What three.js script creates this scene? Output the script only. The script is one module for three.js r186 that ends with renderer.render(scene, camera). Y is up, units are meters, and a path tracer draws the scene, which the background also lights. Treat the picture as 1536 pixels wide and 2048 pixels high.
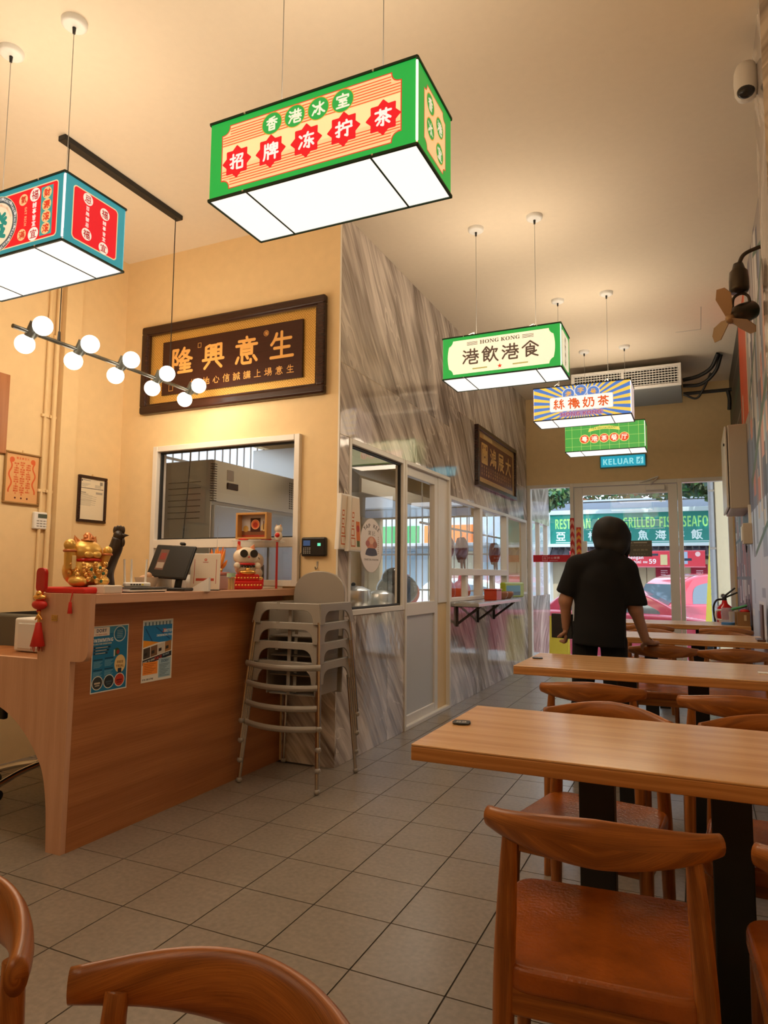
import * as THREE from 'three';
import { RoundedBoxGeometry } from 'three/addons/geometries/RoundedBoxGeometry.js';
import { mergeGeometries } from 'three/addons/utils/BufferGeometryUtils.js';
import { ImprovedNoise } from 'three/addons/math/ImprovedNoise.js';
import { MarchingCubes } from 'three/addons/objects/MarchingCubes.js';
import { RectAreaLightUniformsLib } from 'three/addons/lights/RectAreaLightUniformsLib.js';

// ---------------------------------------------------------------- camera, sky, sun, exposure
RectAreaLightUniformsLib.init();
const RAD = Math.PI / 180;
const scene = new THREE.Scene();
const camera = new THREE.PerspectiveCamera(73.97, 1536 / 2048, 0.05, 300);
camera.rotation.order = 'YXZ';
camera.rotation.set(5.289 * RAD, 24.704 * RAD, 0.449 * RAD);
camera.position.set(0, 1.1685, 0);
const renderer = new THREE.WebGLRenderer({ antialias: true });
renderer.toneMapping = THREE.LinearToneMapping;
renderer.toneMappingExposure = 1.0;
renderer.shadowMap.enabled = true;
renderer.shadowMap.type = THREE.PCFSoftShadowMap;
const noise3 = new ImprovedNoise();
const fbm = (x, y, z = 0, oct = 4) => { let s = 0, a = 0.5; for (let i = 0; i < oct; i++) { s += a * noise3.noise(x, y, z); x *= 2.03; y *= 2.03; z += 7.1; a *= 0.5; } return s; };
const SKY = 2.8, SUN = 3.2, LANTERN = 7, LANTERN_UP = 8.5, LANTERN_SIDE = 2, BULB = 0.32, WARM = [1, 0.80, 0.56];
{ // hazy bright tropical sky with soft clouds
  const W = 512, H = 256, data = new Float32Array(W * H * 4);
  for (let j = 0; j < H; j++) for (let i = 0; i < W; i++) {
    const up = Math.max(0, (j + 0.5) / H - 0.5) * 2, a = i / W * Math.PI * 2;
    const cl = Math.min(1, Math.max(0, 0.5 + 1.6 * fbm(Math.cos(a) * 2.2, Math.sin(a) * 2.2, up * 4 + 3, 4)));
    const base = [0.62 - 0.25 * up, 0.80 - 0.18 * up, 1.0 - 0.05 * up], k = (j * W + i) * 4;
    for (let c = 0; c < 3; c++) data[k + c] = SKY * (base[c] * (1 - cl) + [0.92, 0.98, 1.06][c] * cl);
    data[k + 3] = 1;
  }
  const t = new THREE.DataTexture(data, W, H, THREE.RGBAFormat, THREE.FloatType);
  t.mapping = THREE.EquirectangularReflectionMapping; t.magFilter = THREE.LinearFilter; t.needsUpdate = true;
  scene.background = t;
}
const sun = new THREE.DirectionalLight(new THREE.Color(1, 0.95, 0.86), SUN);
sun.name = 'sun'; sun.position.set(9, 22, 2); sun.target.position.set(0, 0, -14); sun.castShadow = true; sun.shadow.radius = 2;
sun.shadow.mapSize.set(2048, 2048);
Object.assign(sun.shadow.camera, { left: -25, right: 25, top: 25, bottom: -25, near: 1, far: 80 });
scene.add(sun, sun.target);

// ---------------------------------------------------------------- helpers
let seed = 12345;
const rnd = () => { seed = (seed * 1664525 + 1013904223) >>> 0; return seed / 4294967296; };
const rr = (a, b) => a + (b - a) * rnd();
const V = (x, y, z) => new THREE.Vector3(x, y, z);
const used = new Map();
function numbered(name) { const n = used.get(name) ?? 0; used.set(name, n + 1); return n ? name + '_' + String(n).padStart(3, '0') : name; }
function clean(g) {
  g = g.index ? g.toNonIndexed() : g;
  for (const k of Object.keys(g.attributes)) if (!['position', 'normal', 'uv'].includes(k)) g.deleteAttribute(k);
  if (!g.attributes.normal) g.computeVertexNormals();
  if (!g.attributes.uv) g.setAttribute('uv', new THREE.BufferAttribute(new Float32Array(g.attributes.position.count * 2), 2));
  g.clearGroups();
  return g;
}
const join = (list) => { list = [].concat(list); return list.length === 1 ? list[0] : mergeGeometries(list.map(clean), false); };
function mesh(parent, name, geo, mat, label) {
  const m = new THREE.Mesh(join(geo), mat); m.name = parent === scene ? numbered(name) : name; parent.add(m);
  if (label) m.userData.label = label;
  return m;
}
function tag(o, label, category, group, kind) { o.userData.label = label; o.userData.category = category; if (group) o.userData.group = group; if (kind) o.userData.kind = kind; return o; }
function thing(name, label, category, pos = [0, 0, 0], turn = 0, group) {
  const g = new THREE.Group(); g.name = numbered(name); g.position.set(...pos); g.rotation.y = turn; scene.add(g);
  return tag(g, label, category, group);
}
function struct(name, label) { const g = new THREE.Group(); g.name = numbered(name); scene.add(g); g.userData.kind = 'structure'; if (label) g.userData.label = label; return g; }
function one(name, label, category, geo, mat, group) { return tag(mesh(scene, name, geo, mat), label, category, group); }
function copyOf(src, pos, turn, label, group) {
  const c = src.clone(); c.name = numbered(src.name.replace(/_\d{3}$/, '')); c.userData = { ...src.userData }; scene.add(c);
  c.position.set(...pos); c.rotation.y = turn; if (label) c.userData.label = label; if (group) c.userData.group = group;
  return c;
}
const at = (g, x = 0, y = 0, z = 0) => g.translate(x, y, z);
const box = (w, h, d, x = 0, y = 0, z = 0) => new THREE.BoxGeometry(w, h, d).translate(x, y, z);
const span = (x0, x1, y0, y1, z0, z1) => box(Math.abs(x1 - x0), Math.abs(y1 - y0), Math.abs(z1 - z0), (x0 + x1) / 2, (y0 + y1) / 2, (z0 + z1) / 2);
const rbox = (w, h, d, r, x = 0, y = 0, z = 0, s = 2) => new RoundedBoxGeometry(w, h, d, s, Math.min(r, w / 2.01, h / 2.01, d / 2.01)).translate(x, y, z);
const rspan = (x0, x1, y0, y1, z0, z1, r = 0.004) => rbox(Math.abs(x1 - x0), Math.abs(y1 - y0), Math.abs(z1 - z0), r, (x0 + x1) / 2, (y0 + y1) / 2, (z0 + z1) / 2);
const cyl = (r0, r1, h, x = 0, y = 0, z = 0, seg = 20) => new THREE.CylinderGeometry(r0, r1, h, seg).translate(x, y, z);   // r0 on top
const ball = (r, x = 0, y = 0, z = 0, sx = 1, sy = 1, sz = 1, seg = 20) => new THREE.SphereGeometry(r, seg, Math.round(seg * 0.7)).scale(sx, sy, sz).translate(x, y, z);
const lathe = (pts, seg = 28) => new THREE.LatheGeometry(pts.map(([r, y]) => new THREE.Vector2(Math.max(r, 0.0001), y)), seg);
const wire = (pts, r, seg = 24, rad = 8, closed = false) => new THREE.TubeGeometry(new THREE.CatmullRomCurve3(pts.map((p) => V(...p)), closed, 'centripetal'), seg, r, rad, closed);
function rod(a, b, r0, r1 = r0, seg = 12) {   // cylinder from a (radius r0) to b (radius r1)
  const A = V(...a), B = V(...b), d = B.clone().sub(A), g = new THREE.CylinderGeometry(r1, r0, d.length(), seg).translate(0, d.length() / 2, 0);
  g.applyQuaternion(new THREE.Quaternion().setFromUnitVectors(V(0, 1, 0), d.clone().normalize())); return g.translate(...a);
}
function poly(pts, depth, bevel = 0, holes = []) {   // extrude an outline drawn in x, y along z
  const s = pts instanceof THREE.Shape ? pts : new THREE.Shape(pts.map(([x, y]) => new THREE.Vector2(x, y)));
  for (const h of holes) s.holes.push(new THREE.Path(h.map(([x, y]) => new THREE.Vector2(x, y))));
  return new THREE.ExtrudeGeometry(s, { depth, bevelEnabled: bevel > 0, bevelSize: bevel, bevelThickness: bevel, bevelSegments: 2, curveSegments: 16 });
}
function rrShape(w, h, r, x = 0, y = 0) { const s = new THREE.Shape(), a = x - w / 2, b = y - h / 2; s.moveTo(a + r, b); s.lineTo(a + w - r, b); s.quadraticCurveTo(a + w, b, a + w, b + r); s.lineTo(a + w, b + h - r); s.quadraticCurveTo(a + w, b + h, a + w - r, b + h); s.lineTo(a + r, b + h); s.quadraticCurveTo(a, b + h, a, b + h - r); s.lineTo(a, b + r); s.quadraticCurveTo(a, b, a + r, b); return s; }
function sweep(path, size, n = 28, m = 12) {   // size(t) -> [half width across, half height]; rings stand upright on a path of points
  const c = new THREE.CatmullRomCurve3(path.map((p) => V(...p))), pos = [], idx = [], uv = [], L = c.getLength(), span0 = c.getPoint(1).sub(c.getPoint(0)), REF = Math.abs(span0.y) > Math.hypot(span0.x, span0.z) ? V(0, 0, 1) : V(0, 1, 0);
  for (let i = 0; i <= n; i++) {
    const t = i / n, p = c.getPoint(t), T = c.getTangent(t), up = REF, S = T.clone().cross(up).normalize(), U = S.clone().cross(T).normalize(), [a, b] = size(t);
    for (let j = 0; j <= m; j++) { const q = j / m * Math.PI * 2, v = p.clone().addScaledVector(S, Math.cos(q) * a).addScaledVector(U, Math.sin(q) * b); pos.push(v.x, v.y, v.z); uv.push(t * L, j / m * 2 * (a + b)); }
  }
  for (let i = 0; i < n; i++) for (let j = 0; j < m; j++) { const k = i * (m + 1) + j; idx.push(k, k + m + 1, k + 1, k + 1, k + m + 1, k + m + 2); }
  const ends = [0, n].map((i) => { const k = pos.length / 3, p = c.getPoint(i / n); pos.push(p.x, p.y, p.z); uv.push(0, 0); return k; });
  for (let j = 0; j < m; j++) { idx.push(ends[0], j, j + 1); const k = n * (m + 1) + j; idx.push(ends[1], k + 1, k); }
  const g = new THREE.BufferGeometry(); g.setAttribute('position', new THREE.Float32BufferAttribute(pos, 3)); g.setAttribute('uv', new THREE.Float32BufferAttribute(uv, 2)); g.setIndex(idx); g.computeVertexNormals();
  return g;
}
// texture coordinates in metres from the side a face points to; u runs along the grain axis
function metric(geo, grain = 'x', ou = 0, ov = 0) {
  const g = clean(join(geo)), p = g.attributes.position, n = g.attributes.normal, uv = new Float32Array(p.count * 2);
  for (let i = 0; i < p.count; i += 3) {
    const nx = Math.abs(n.getX(i) + n.getX(i + 1) + n.getX(i + 2)), ny = Math.abs(n.getY(i) + n.getY(i + 1) + n.getY(i + 2)), nz = Math.abs(n.getZ(i) + n.getZ(i + 1) + n.getZ(i + 2));
    const ax = nx >= ny && nx >= nz ? ['z', 'y'] : ny >= nz ? ['x', 'z'] : ['x', 'y'];
    if (ax[1] === grain) ax.reverse();
    for (let k = i; k < i + 3; k++) { const c = { x: p.getX(k), y: p.getY(k), z: p.getZ(k) }; uv[k * 2] = c[ax[0]] + ou; uv[k * 2 + 1] = c[ax[1]] + ov; }
  }
  g.setAttribute('uv', new THREE.BufferAttribute(uv, 2)); return g;
}
// ---------------------------------------------------------------- materials
const lin = (r, g, b) => new THREE.Color().setRGB(r, g, b);
const col = (c) => (Array.isArray(c) ? lin(...c) : new THREE.Color(c));
const std = (c, roughness = 0.6, metalness = 0, more = {}) => new THREE.MeshStandardMaterial({ color: col(c), roughness, metalness, ...more });
const phys = (c, roughness, more = {}) => new THREE.MeshPhysicalMaterial({ color: col(c), roughness, ...more });
function noiseMap(W, H, f, size, srgb = true) {   // f(x, y in 0..1) -> [r, g, b] in 0..255; the map repeats every size metres
  const d = new Uint8Array(W * H * 4);
  for (let j = 0; j < H; j++) for (let i = 0; i < W; i++) { const c = f(i / W, j / H), k = (j * W + i) * 4; d[k] = c[0]; d[k + 1] = c[1]; d[k + 2] = c[2]; d[k + 3] = 255; }
  const t = new THREE.DataTexture(d, W, H); t.magFilter = THREE.LinearFilter; t.wrapS = t.wrapT = THREE.MirroredRepeatWrapping; if (srgb) t.colorSpace = THREE.SRGBColorSpace;
  t.repeat.set(1 / size[0], 1 / size[1]); t.needsUpdate = true; return t;
}
function print(W, H, draw) { const c = document.createElement('canvas'); c.width = W; c.height = H; const g = c.getContext('2d'); draw(g, W, H); const t = new THREE.CanvasTexture(c); t.colorSpace = THREE.SRGBColorSpace; t.magFilter = THREE.LinearFilter; return t; }
const printed = (W, H, draw, roughness = 0.5, more = {}) => new THREE.MeshStandardMaterial({ map: print(W, H, draw), roughness, ...more });
const lerp3 = (a, b, t) => [a[0] + (b[0] - a[0]) * t, a[1] + (b[1] - a[1]) * t, a[2] + (b[2] - a[2]) * t];
const clamp = (x, a = 0, b = 1) => Math.min(b, Math.max(a, x));
function woodMap(lo, hi, sx = 2, sy = 0.6, k = 1) {   // grain along u
  return noiseMap(1024, 512, (x, y) => {
    const w = fbm(x * 1.6, y * 3, 1.7, 3) * 0.7, v = y * 10 + w * 3.2;
    const band = 0.5 + 0.5 * Math.sin(v * 3.1 + fbm(x * 3, y * 16, 5, 2) * 2.6), fine = fbm(x * 7, y * 190, 3, 2), pore = fbm(x * 30, y * 260, 9, 2);
    const t = clamp(0.5 + (band - 0.5) * 0.42 * k + fine * 0.75 * k + (pore > 0.28 ? -0.22 : 0) * k + w * 0.2);
    return lerp3(lo, hi, t);
  }, [sx, sy]);
}
const marbleMap = noiseMap(1536, 1536, (x, y) => {      // slabs 3 m square, streaks run steeply down and away
  const u = x * 2.36 + y * 1.85, v = -x * 1.85 + y * 2.36;
  const warp = fbm(u * 1.1, v * 0.5, 0.3, 3), s = fbm(u * 5.5 + warp * 3.0, v * 0.75 + warp, 2, 5), fine = fbm(u * 24 + warp * 7, v * 2.2, 6, 3), hair = fbm(u * 60 + warp * 4, v * 3.2, 9, 2);
  let t = clamp(0.66 + s * 1.15 + fine * 0.75 + hair * 0.3);
  const crack = Math.abs(fbm(u * 2.2 + warp * 1.5, v * 0.8, 11, 4)); if (crack < 0.008) t = Math.min(1, t + 0.25);
  return lerp3([108, 95, 88], [226, 216, 207], t);
}, [3, 3]);
const marbleBump = noiseMap(256, 256, (x, y) => { const v = 128 + 200 * fbm(x * 9, y * 5, 4, 3); return [v, v, v]; }, [1.2, 1.2], false);
const M = {
  marble: phys([1, 1, 1], 0.07, { map: marbleMap, bumpMap: marbleBump, bumpScale: 0.0012, specularIntensity: 1 }),
  marbleJoint: std([0.20, 0.14, 0.08], 0.6),
  brass: std([0.75, 0.58, 0.34], 0.3, 1),
  ceiling: std([0.84, 0.73, 0.58], 0.85, 0, { map: noiseMap(256, 256, (x, y) => { const v = 250 + 4 * fbm(x * 30, y * 30, 1, 3); return [v, v, v]; }, [1.3, 1.3]) }),
  wall: std([0.88, 0.66, 0.37], 0.75, 0, { map: noiseMap(256, 256, (x, y) => { const v = 248 + 7 * fbm(x * 24, y * 24, 8, 3); return [v, v, v - 2]; }, [1.7, 1.7]) }),
  tile: std([1, 1, 1], 0.27, 0, { map: noiseMap(512, 512, (x, y) => { const n = fbm(x * 60, y * 60, 2, 3), b = fbm(x * 6, y * 6, 4, 3); const v = 1 + n * 0.12 + b * 0.05; return [clamp(141 * v, 0, 255), clamp(131 * v, 0, 255), clamp(120 * v, 0, 255)]; }, [1.1, 1.1]) }),
  grout: std([0.05, 0.042, 0.035], 0.9),
  oak: std([1, 1, 1], 0.24, 0, { map: woodMap([196, 146, 96], [236, 192, 140], 1.9, 0.5, 0.8) }),
  oakEdge: std([1, 1, 1], 0.42, 0, { map: woodMap([176, 116, 60], [214, 156, 92], 0.9, 0.12, 1.3) }),
  counterFront: std([1, 1, 1], 0.42, 0, { map: woodMap([150, 90, 48], [192, 130, 80], 2.4, 0.7, 0.8) }),
  counterSide: std([1, 1, 1], 0.45, 0, { map: woodMap([196, 148, 118], [222, 178, 148], 1.4, 0.5, 0.7) }),
  chairWood: std([1, 1, 1], 0.33, 0, { map: woodMap([120, 66, 20], [184, 112, 46], 0.5, 0.11, 1.1) }),
  leather: phys([0.43, 0.115, 0.014], 0.27, { map: noiseMap(256, 256, (x, y) => { const b = fbm(x * 5, y * 5, 3, 4), v = 225 + 70 * b; return [v, v - 3, v - 8]; }, [0.5, 0.5]), bumpMap: noiseMap(256, 256, (x, y) => { const v = 128 + 260 * fbm(x * 26, y * 26, 2, 3); return [v, v, v]; }, [0.22, 0.22], false), bumpScale: 0.0006 }),
  black: std([0.012, 0.012, 0.012], 0.5),
  blackGloss: std([0.015, 0.015, 0.016], 0.22),
  blackMetal: std([0.02, 0.02, 0.02], 0.45, 0.3),
  white: std([0.82, 0.82, 0.80], 0.45),
  whiteAlu: std([0.78, 0.74, 0.68], 0.35),
  cream: std([0.80, 0.74, 0.62], 0.5),
  steel: std([0.62, 0.61, 0.59], 0.28, 1),
  steelDull: std([0.50, 0.49, 0.47], 0.45, 1),
  chrome: std([0.80, 0.80, 0.80], 0.12, 1),
  darkWood: std([1, 1, 1], 0.26, 0, { map: woodMap([32, 15, 10], [64, 31, 19], 1.2, 0.2) }),
  red: std([0.62, 0.02, 0.015], 0.45), redGloss: std([0.60, 0.012, 0.012], 0.15),
  gold: std([0.90, 0.52, 0.16], 0.25, 1),
  goldPaint: std([0.83, 0.52, 0.13], 0.32, 0.55),
  grey: std([0.34, 0.33, 0.31], 0.5), darkGrey: std([0.07, 0.07, 0.07], 0.5), green: std([0.05, 0.32, 0.10], 0.5),
  yellow: std([0.86, 0.70, 0.06], 0.5), orange: std([0.85, 0.20, 0.02], 0.5), blue: std([0.05, 0.22, 0.55], 0.5),
  paper: std([0.86, 0.85, 0.82], 0.8), greyPlastic: phys([0.30, 0.27, 0.235], 0.3, { clearcoat: 0.3, clearcoatRoughness: 0.25 }),
  glass: phys([1, 1, 1], 0.0, { transmission: 1, thickness: 0, ior: 1.5 }),
  skin: phys([0.44, 0.22, 0.13], 0.5), hair: std([0.003, 0.0028, 0.0026], 0.7), cloth: std([0.004, 0.004, 0.0045], 1),
};
// ---------------------------------------------------------------- brush strokes of the characters on the signs, drawn on a 100 x 100 square
const WATER = 'M12 12L24 22M8 38L20 48M8 88L24 62';
const SAY = 'M16 6L24 14M4 24H38M10 38H32M10 52H32M10 64H32V90H10Z';
const EARTH = 'M4 36H36M20 10V76M2 80L38 66';
const ROOF = 'M50 4L54 14M10 30V18H90V30';
const GLYPH = {
  香: 'M70 8L30 16M12 28H88M50 14V50M48 30L14 52M52 30L86 52M30 58H70V94H30ZM30 76H70',
  港: WATER + 'M34 22H94M52 6V42M76 6V42M30 42H98M48 42L30 62M80 42L98 62M46 56H80V72H46V88Q46 94 54 94H92V82',
  冰: 'M10 16L22 28M8 86L24 58M60 6V92L48 86M30 34H52L30 70M62 36L88 22M62 44Q74 70 96 82',
  室: ROOF + 'M24 38H78M50 38L30 54H72M62 46L78 58M50 56V92M24 74H78M8 92H94',
  招: 'M8 28H40M26 6V86L14 80M8 60L40 48M48 14H88Q86 38 74 40M64 14Q62 36 46 46M52 54H88V92H52Z',
  牌: 'M14 8V50Q14 80 6 94M32 6V32M14 32H40M16 52H34V92M66 4L58 14M48 14H92V44H48ZM48 29H92M70 14V44Q64 56 48 62M44 66H96M78 52V96',
  冻: 'M10 18L22 30M8 86L24 58M36 22H92M60 6L42 52H92M68 38V92L56 86M50 64L38 82M80 62L94 80',
  拧: 'M6 28H38M24 6V86L12 80M6 60L38 48M66 4L70 14M46 32V18H94V32M46 44H96M72 44V90L60 84',
  茶: 'M8 18H92M34 6V30M66 6V30M50 28L10 58M50 28L90 58M26 56H74M50 46V92L40 88M32 68L18 84M66 68L84 84',
  财: 'M12 12H42V62M12 12V62M27 24V50Q24 76 8 90M32 70L44 86M50 30H96M78 8V88L64 82M74 34Q66 60 48 74',
  源: WATER + 'M32 12H96M36 12V40Q36 74 26 92M64 14L58 26M46 26H88V54H46ZM46 40H88M67 54V92L58 88M52 64L40 82M80 64L92 80',
  滚: WATER + 'M62 4L64 12M34 16H94M50 22L38 36M78 22L90 34M62 32L48 52H82M72 44L84 54M64 54L34 78M50 66V92L66 84M90 56L70 70M62 62Q76 84 96 92',
  福: 'M20 6L28 14M8 24H38L8 60M24 46V94M28 50L40 60M46 10H94M54 22H86V42H54ZM48 52H92V94H48ZM48 73H92M70 52V94',
  宜: ROOF + 'M30 34V88M70 34V88M30 34H70M30 52H70M30 70H70M8 88H94',
  發: 'M12 14H40Q34 40 8 54M20 26L32 36M60 8Q70 34 96 50M88 14L70 26M94 30L78 38M20 56H42V68H20V80H42Q40 94 30 92M60 54V66Q58 70 50 72M60 54H78V66Q80 70 88 70M54 78H84Q72 92 50 96M58 80Q70 92 92 96',
  忌: 'M18 10H82V32H22V50Q22 56 30 56H84V46M16 70L8 88M32 66V86Q32 94 40 94H70V84M50 64L56 74M80 68L92 84',
  氣: 'M28 4L14 24M22 14H88M24 26H78M16 38H76Q76 70 94 90V76M42 46V90M20 62H64M28 50L34 58M58 48L50 58M40 64L20 84M44 66L64 84',
  滿: WATER + 'M34 20H96M50 8V34M78 8V34M50 34H78M36 44V94M36 44H94V90L86 88M65 36V88M50 56L44 74M50 56L58 74M80 56L73 74M80 56L88 74',
  飲: 'M30 4L6 34M30 4L52 28M30 20V30M16 34H44V62H16ZM16 48H44M16 62V88L32 78M32 66L46 86M66 6Q62 28 50 42M60 24H94L86 40M74 34Q70 74 48 94M74 50Q80 80 98 94',
  食: 'M50 4L6 38M50 4L94 38M50 22V34M28 38H72V64H28ZM28 51H72M28 64V92L52 80M84 64L64 74M44 66Q62 84 92 94',
  老: 'M22 20H72M46 4V40M8 40H94M86 10Q56 50 10 78M38 58V86Q38 92 46 92H88V80M82 56L42 70',
  字: ROOF + 'M28 36H72L50 50V90L38 86M8 60H94',
  号: 'M26 8H74V34H26ZM8 46H92M36 46L30 62H76Q76 92 64 94L54 88',
  絲: 'M26 6L10 26H28M38 16L10 46H38M22 50V92M10 66L6 82M34 62L40 76M72 6L56 26H74M86 16L56 46H86M70 50V92M56 66L50 82M84 62L94 76',
  襪: 'M20 4L28 14M6 24H36L6 60M22 46V94M28 48L38 58M40 14H74M50 6V24M64 6V24M44 28H74V42H44ZM54 28V42M64 28V42M38 54H98M48 66H70M48 54V78H72M78 30Q80 70 98 92V80M94 44Q80 80 60 94M84 24L92 34',
  奶: 'M22 6Q18 40 10 56Q26 70 40 90M36 28Q32 70 8 92M4 32H42M48 14H86L80 40H96Q96 86 84 92L74 86M62 14V46Q60 76 44 92',
  粤: 'M50 2L42 12M20 12H80V54H20ZM50 18V48M32 22L40 30M68 22L60 30M28 34H72M46 36L30 48M54 36L70 48M6 62H94M38 62L32 76H76Q76 94 64 96L52 92',
  餐: 'M26 4V24M26 10H44M10 26H40M26 26L10 46M38 14Q36 34 12 48M56 8H84Q76 32 54 44M60 18Q74 34 92 42M50 40L10 66M50 40L92 66M34 62H66V80H34ZM34 71H66M34 80V96L50 90M80 74L62 84M48 82Q64 92 84 96',
  厅: 'M16 10H92M16 10V50Q16 80 6 94M32 34H94M64 34V88L50 82',
  生: 'M30 8Q24 30 10 44M24 28H86M50 4V90M22 58H80M8 90H94',
  意: 'M50 2L52 10M18 14H82M36 18L42 28M64 18L58 28M8 30H92M28 38H72V62H28ZM28 50H72M16 72L8 90M32 70V86Q32 94 42 94H68V84M50 68L56 78M80 72L92 88',
  興: 'M34 10L18 16V58M18 30H30M18 44H30M68 10H84V58M72 30H84M72 44H84M40 12H62V56M40 12V56M44 24H58M46 34H56V46H46ZM6 62H94M34 70L14 92M64 70L86 92',
  隆: 'M12 8V94M12 8H34L22 34Q40 46 30 62L20 60M62 4Q54 22 40 34M54 16H84Q72 36 40 48M56 24Q74 40 96 46M46 52H82M56 48L46 64M44 66H90M66 54V92M46 78H88M38 92H98',
  亞: 'M8 10H92M34 10V32H14V66H34V90M66 10V32H86V66H66V90M34 32H66M34 66H66M6 90H94',
  檳: 'M4 26H38M22 4V94M22 28L6 62M24 34L36 48M68 2V8M44 20V10H94V20M50 24H88M60 24Q56 36 44 40M74 24V36H90M50 46H90V80H50ZM50 57H90M50 68H90M60 82L46 94M80 82L94 94',
  燒: 'M12 26L8 44M34 20L26 38M22 6V50Q20 76 6 92M24 56L34 74M46 16H70M58 6V26M76 16H98M86 6V26M44 34H98M44 46H68M56 36V56M74 46H98M86 36V56M40 62H98M58 62Q56 84 38 94M76 62V86Q76 92 84 92H96V82',
  魚: 'M38 2L14 26M34 12H64L54 26M22 26H80V66H22ZM22 46H80M51 26V66M16 76L8 92M36 74L40 90M60 74L66 90M82 74L94 92',
  海: WATER + 'M46 4L32 26M42 14H94M44 26H86L80 92L68 88M44 26L38 76H94M30 52H98M60 32L66 44M58 58L64 70',
  鮮: 'M26 2L8 22M22 12H44L36 22M12 22H46V56H12ZM12 39H46M29 22V56M10 64L6 80M22 64L24 78M34 64L38 78M46 62L50 76M58 6L64 18M88 6L80 18M54 24H96M58 42H92M50 62H98M75 24V94',
  飯: 'M26 4L4 30M26 4L44 24M26 16V26M12 30H38V58H12ZM12 44H38M12 58V86L28 74M28 62L42 82M52 10L94 6M56 10V50Q56 76 46 92M56 34H88Q82 72 54 92M60 40Q70 76 96 92',
  店: 'M50 2L54 12M16 14H94M16 14V50Q16 80 6 94M54 22V56M54 36H84M32 56H80V90H32Z',
  小: 'M50 6V90L38 84M28 32L10 68M70 32L92 68', 心: 'M20 44L10 72M32 30V78Q32 90 44 90H74V74M48 14L60 34M80 34L94 62',
  玻: 'M6 16H40M8 46H38M4 80L42 70M23 16V76M50 22H94L86 38M50 22V50Q50 76 38 92M72 6V44M50 48H86Q78 76 52 92M56 54Q68 78 96 92',
  璃: 'M6 16H38M8 46H36M4 80L40 70M22 16V76M66 2V10M44 14H98M54 22L86 44M84 22L56 44M50 22V48H90V22M46 58V94M46 58H94V90M70 48V60L58 78H82M76 68L84 80',
  記: SAY + 'M52 14H90V46H54V80Q54 90 64 90H94V76',
  葉: 'M8 14H92M34 4V24M66 4V24M10 36H90M30 26V58H72M50 26V46H72V26M10 66H90M50 58V96M46 68L12 92M54 68L88 92',
  諸: SAY + 'M50 22H88M68 6V40M44 40H96M94 10Q74 44 46 58M56 56H88V92H56ZM56 74H88',
  事: 'M10 14H90M26 24H74V38H26ZM50 4V90L38 88M20 50H78V76M8 62H94M20 76H78',
  皆: 'M20 8V44L40 36M20 24H40M82 12L58 24M54 6V36Q54 42 62 42H88V32M52 46L44 56M26 56H76V94H26ZM26 75H76',
  百: 'M8 12H92M52 12L42 32M22 32H80V92H22ZM22 62H80',
  無: 'M30 4L12 28M22 16H86M18 34H90M6 58H94M28 20V56M44 20V56M62 20V56M78 20V56M14 72L8 88M36 72L40 88M60 72L66 88M82 72L92 88',
  禁: 'M8 18H46M28 4V46M28 20L8 42M30 22L44 36M54 18H94M74 4V46M74 20L54 42M76 22L96 40M26 54H76M10 68H92M50 68V96L40 92M32 76L18 92M68 76L84 92',
  上: 'M50 6V88M50 40H84M8 88H94', 大: 'M8 34H92M52 6Q48 62 8 94M52 36Q62 74 94 94',
  場: EARTH + 'M50 8H84V38H50ZM50 23H84M40 48H98M56 50Q52 66 38 76M56 60H92Q92 90 80 92M70 62Q62 82 46 92',
  信: 'M30 4Q24 26 6 44M20 30V94M62 4L66 14M40 22H96M48 38H88M48 52H88M48 66H88V92H48Z',
  地: EARTH + 'M38 52L92 34V66L82 66M66 8V72M50 22V80Q50 90 60 90H96V76', 坦: EARTH + 'M50 14H88V66H50ZM50 40H88M40 88H98',
  誠: SAY + 'M46 24H96M46 24V56Q46 76 36 90M48 46H64V72L58 70M74 6Q78 60 96 90V76M92 46Q82 70 64 90M84 8L92 18',
  講: SAY + 'M44 16H96M58 6V44M82 6V44M46 30H94M42 44H98M48 54H92V92M48 54V92M70 44V90M48 66H92M40 78H98',
  圖: 'M10 6H90V94H10ZM34 14H66V28H34ZM22 36H80M50 28V42M24 46H78V86H24ZM38 56H64V76H38Z',
  鴻: WATER + 'M30 30H48M39 30V70M28 74L50 66M66 4L62 12M58 14H88V44H58ZM58 29H88M58 44V60H96Q96 88 84 92M56 70L52 84M68 68V80M80 68L84 80',
  展: 'M18 10H86V30H18M18 10V40Q18 74 6 94M30 42H88M42 32V58M70 32V58M22 58H96M42 58V90L60 80M82 66L60 74M58 60Q70 82 96 92',
};
function glyph(g, ch, cx, cy, size, colour, weight = 9, sx = 1) {
  if (!GLYPH[ch]) return;
  g.save(); g.translate(cx - size * sx / 2, cy - size / 2); g.scale(size / 100 * sx, size / 100);
  g.strokeStyle = colour; g.lineWidth = weight; g.lineCap = 'round'; g.lineJoin = 'round'; g.stroke(new Path2D(GLYPH[ch])); g.restore();
}
const glyphs = (g, text, cx, cy, size, step, colour, weight, down = false) => [...text].forEach((ch, i) => { const o = (i - (text.length - 1) / 2) * step; glyph(g, ch, cx + (down ? 0 : o), cy + (down ? o : 0), size, colour, weight); });
function text(g, s, x, y, px, colour, font = 'sans-serif', weight = 'bold', align = 'center', wide) {
  g.fillStyle = colour; g.font = weight + ' ' + px + 'px ' + font; g.textAlign = align; g.textBaseline = 'middle';
  if (wide) { const w = g.measureText(s).width; g.save(); g.translate(x, y); g.scale(wide / w, 1); g.fillText(s, 0, 0); g.restore(); } else g.fillText(s, x, y);
}
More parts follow.
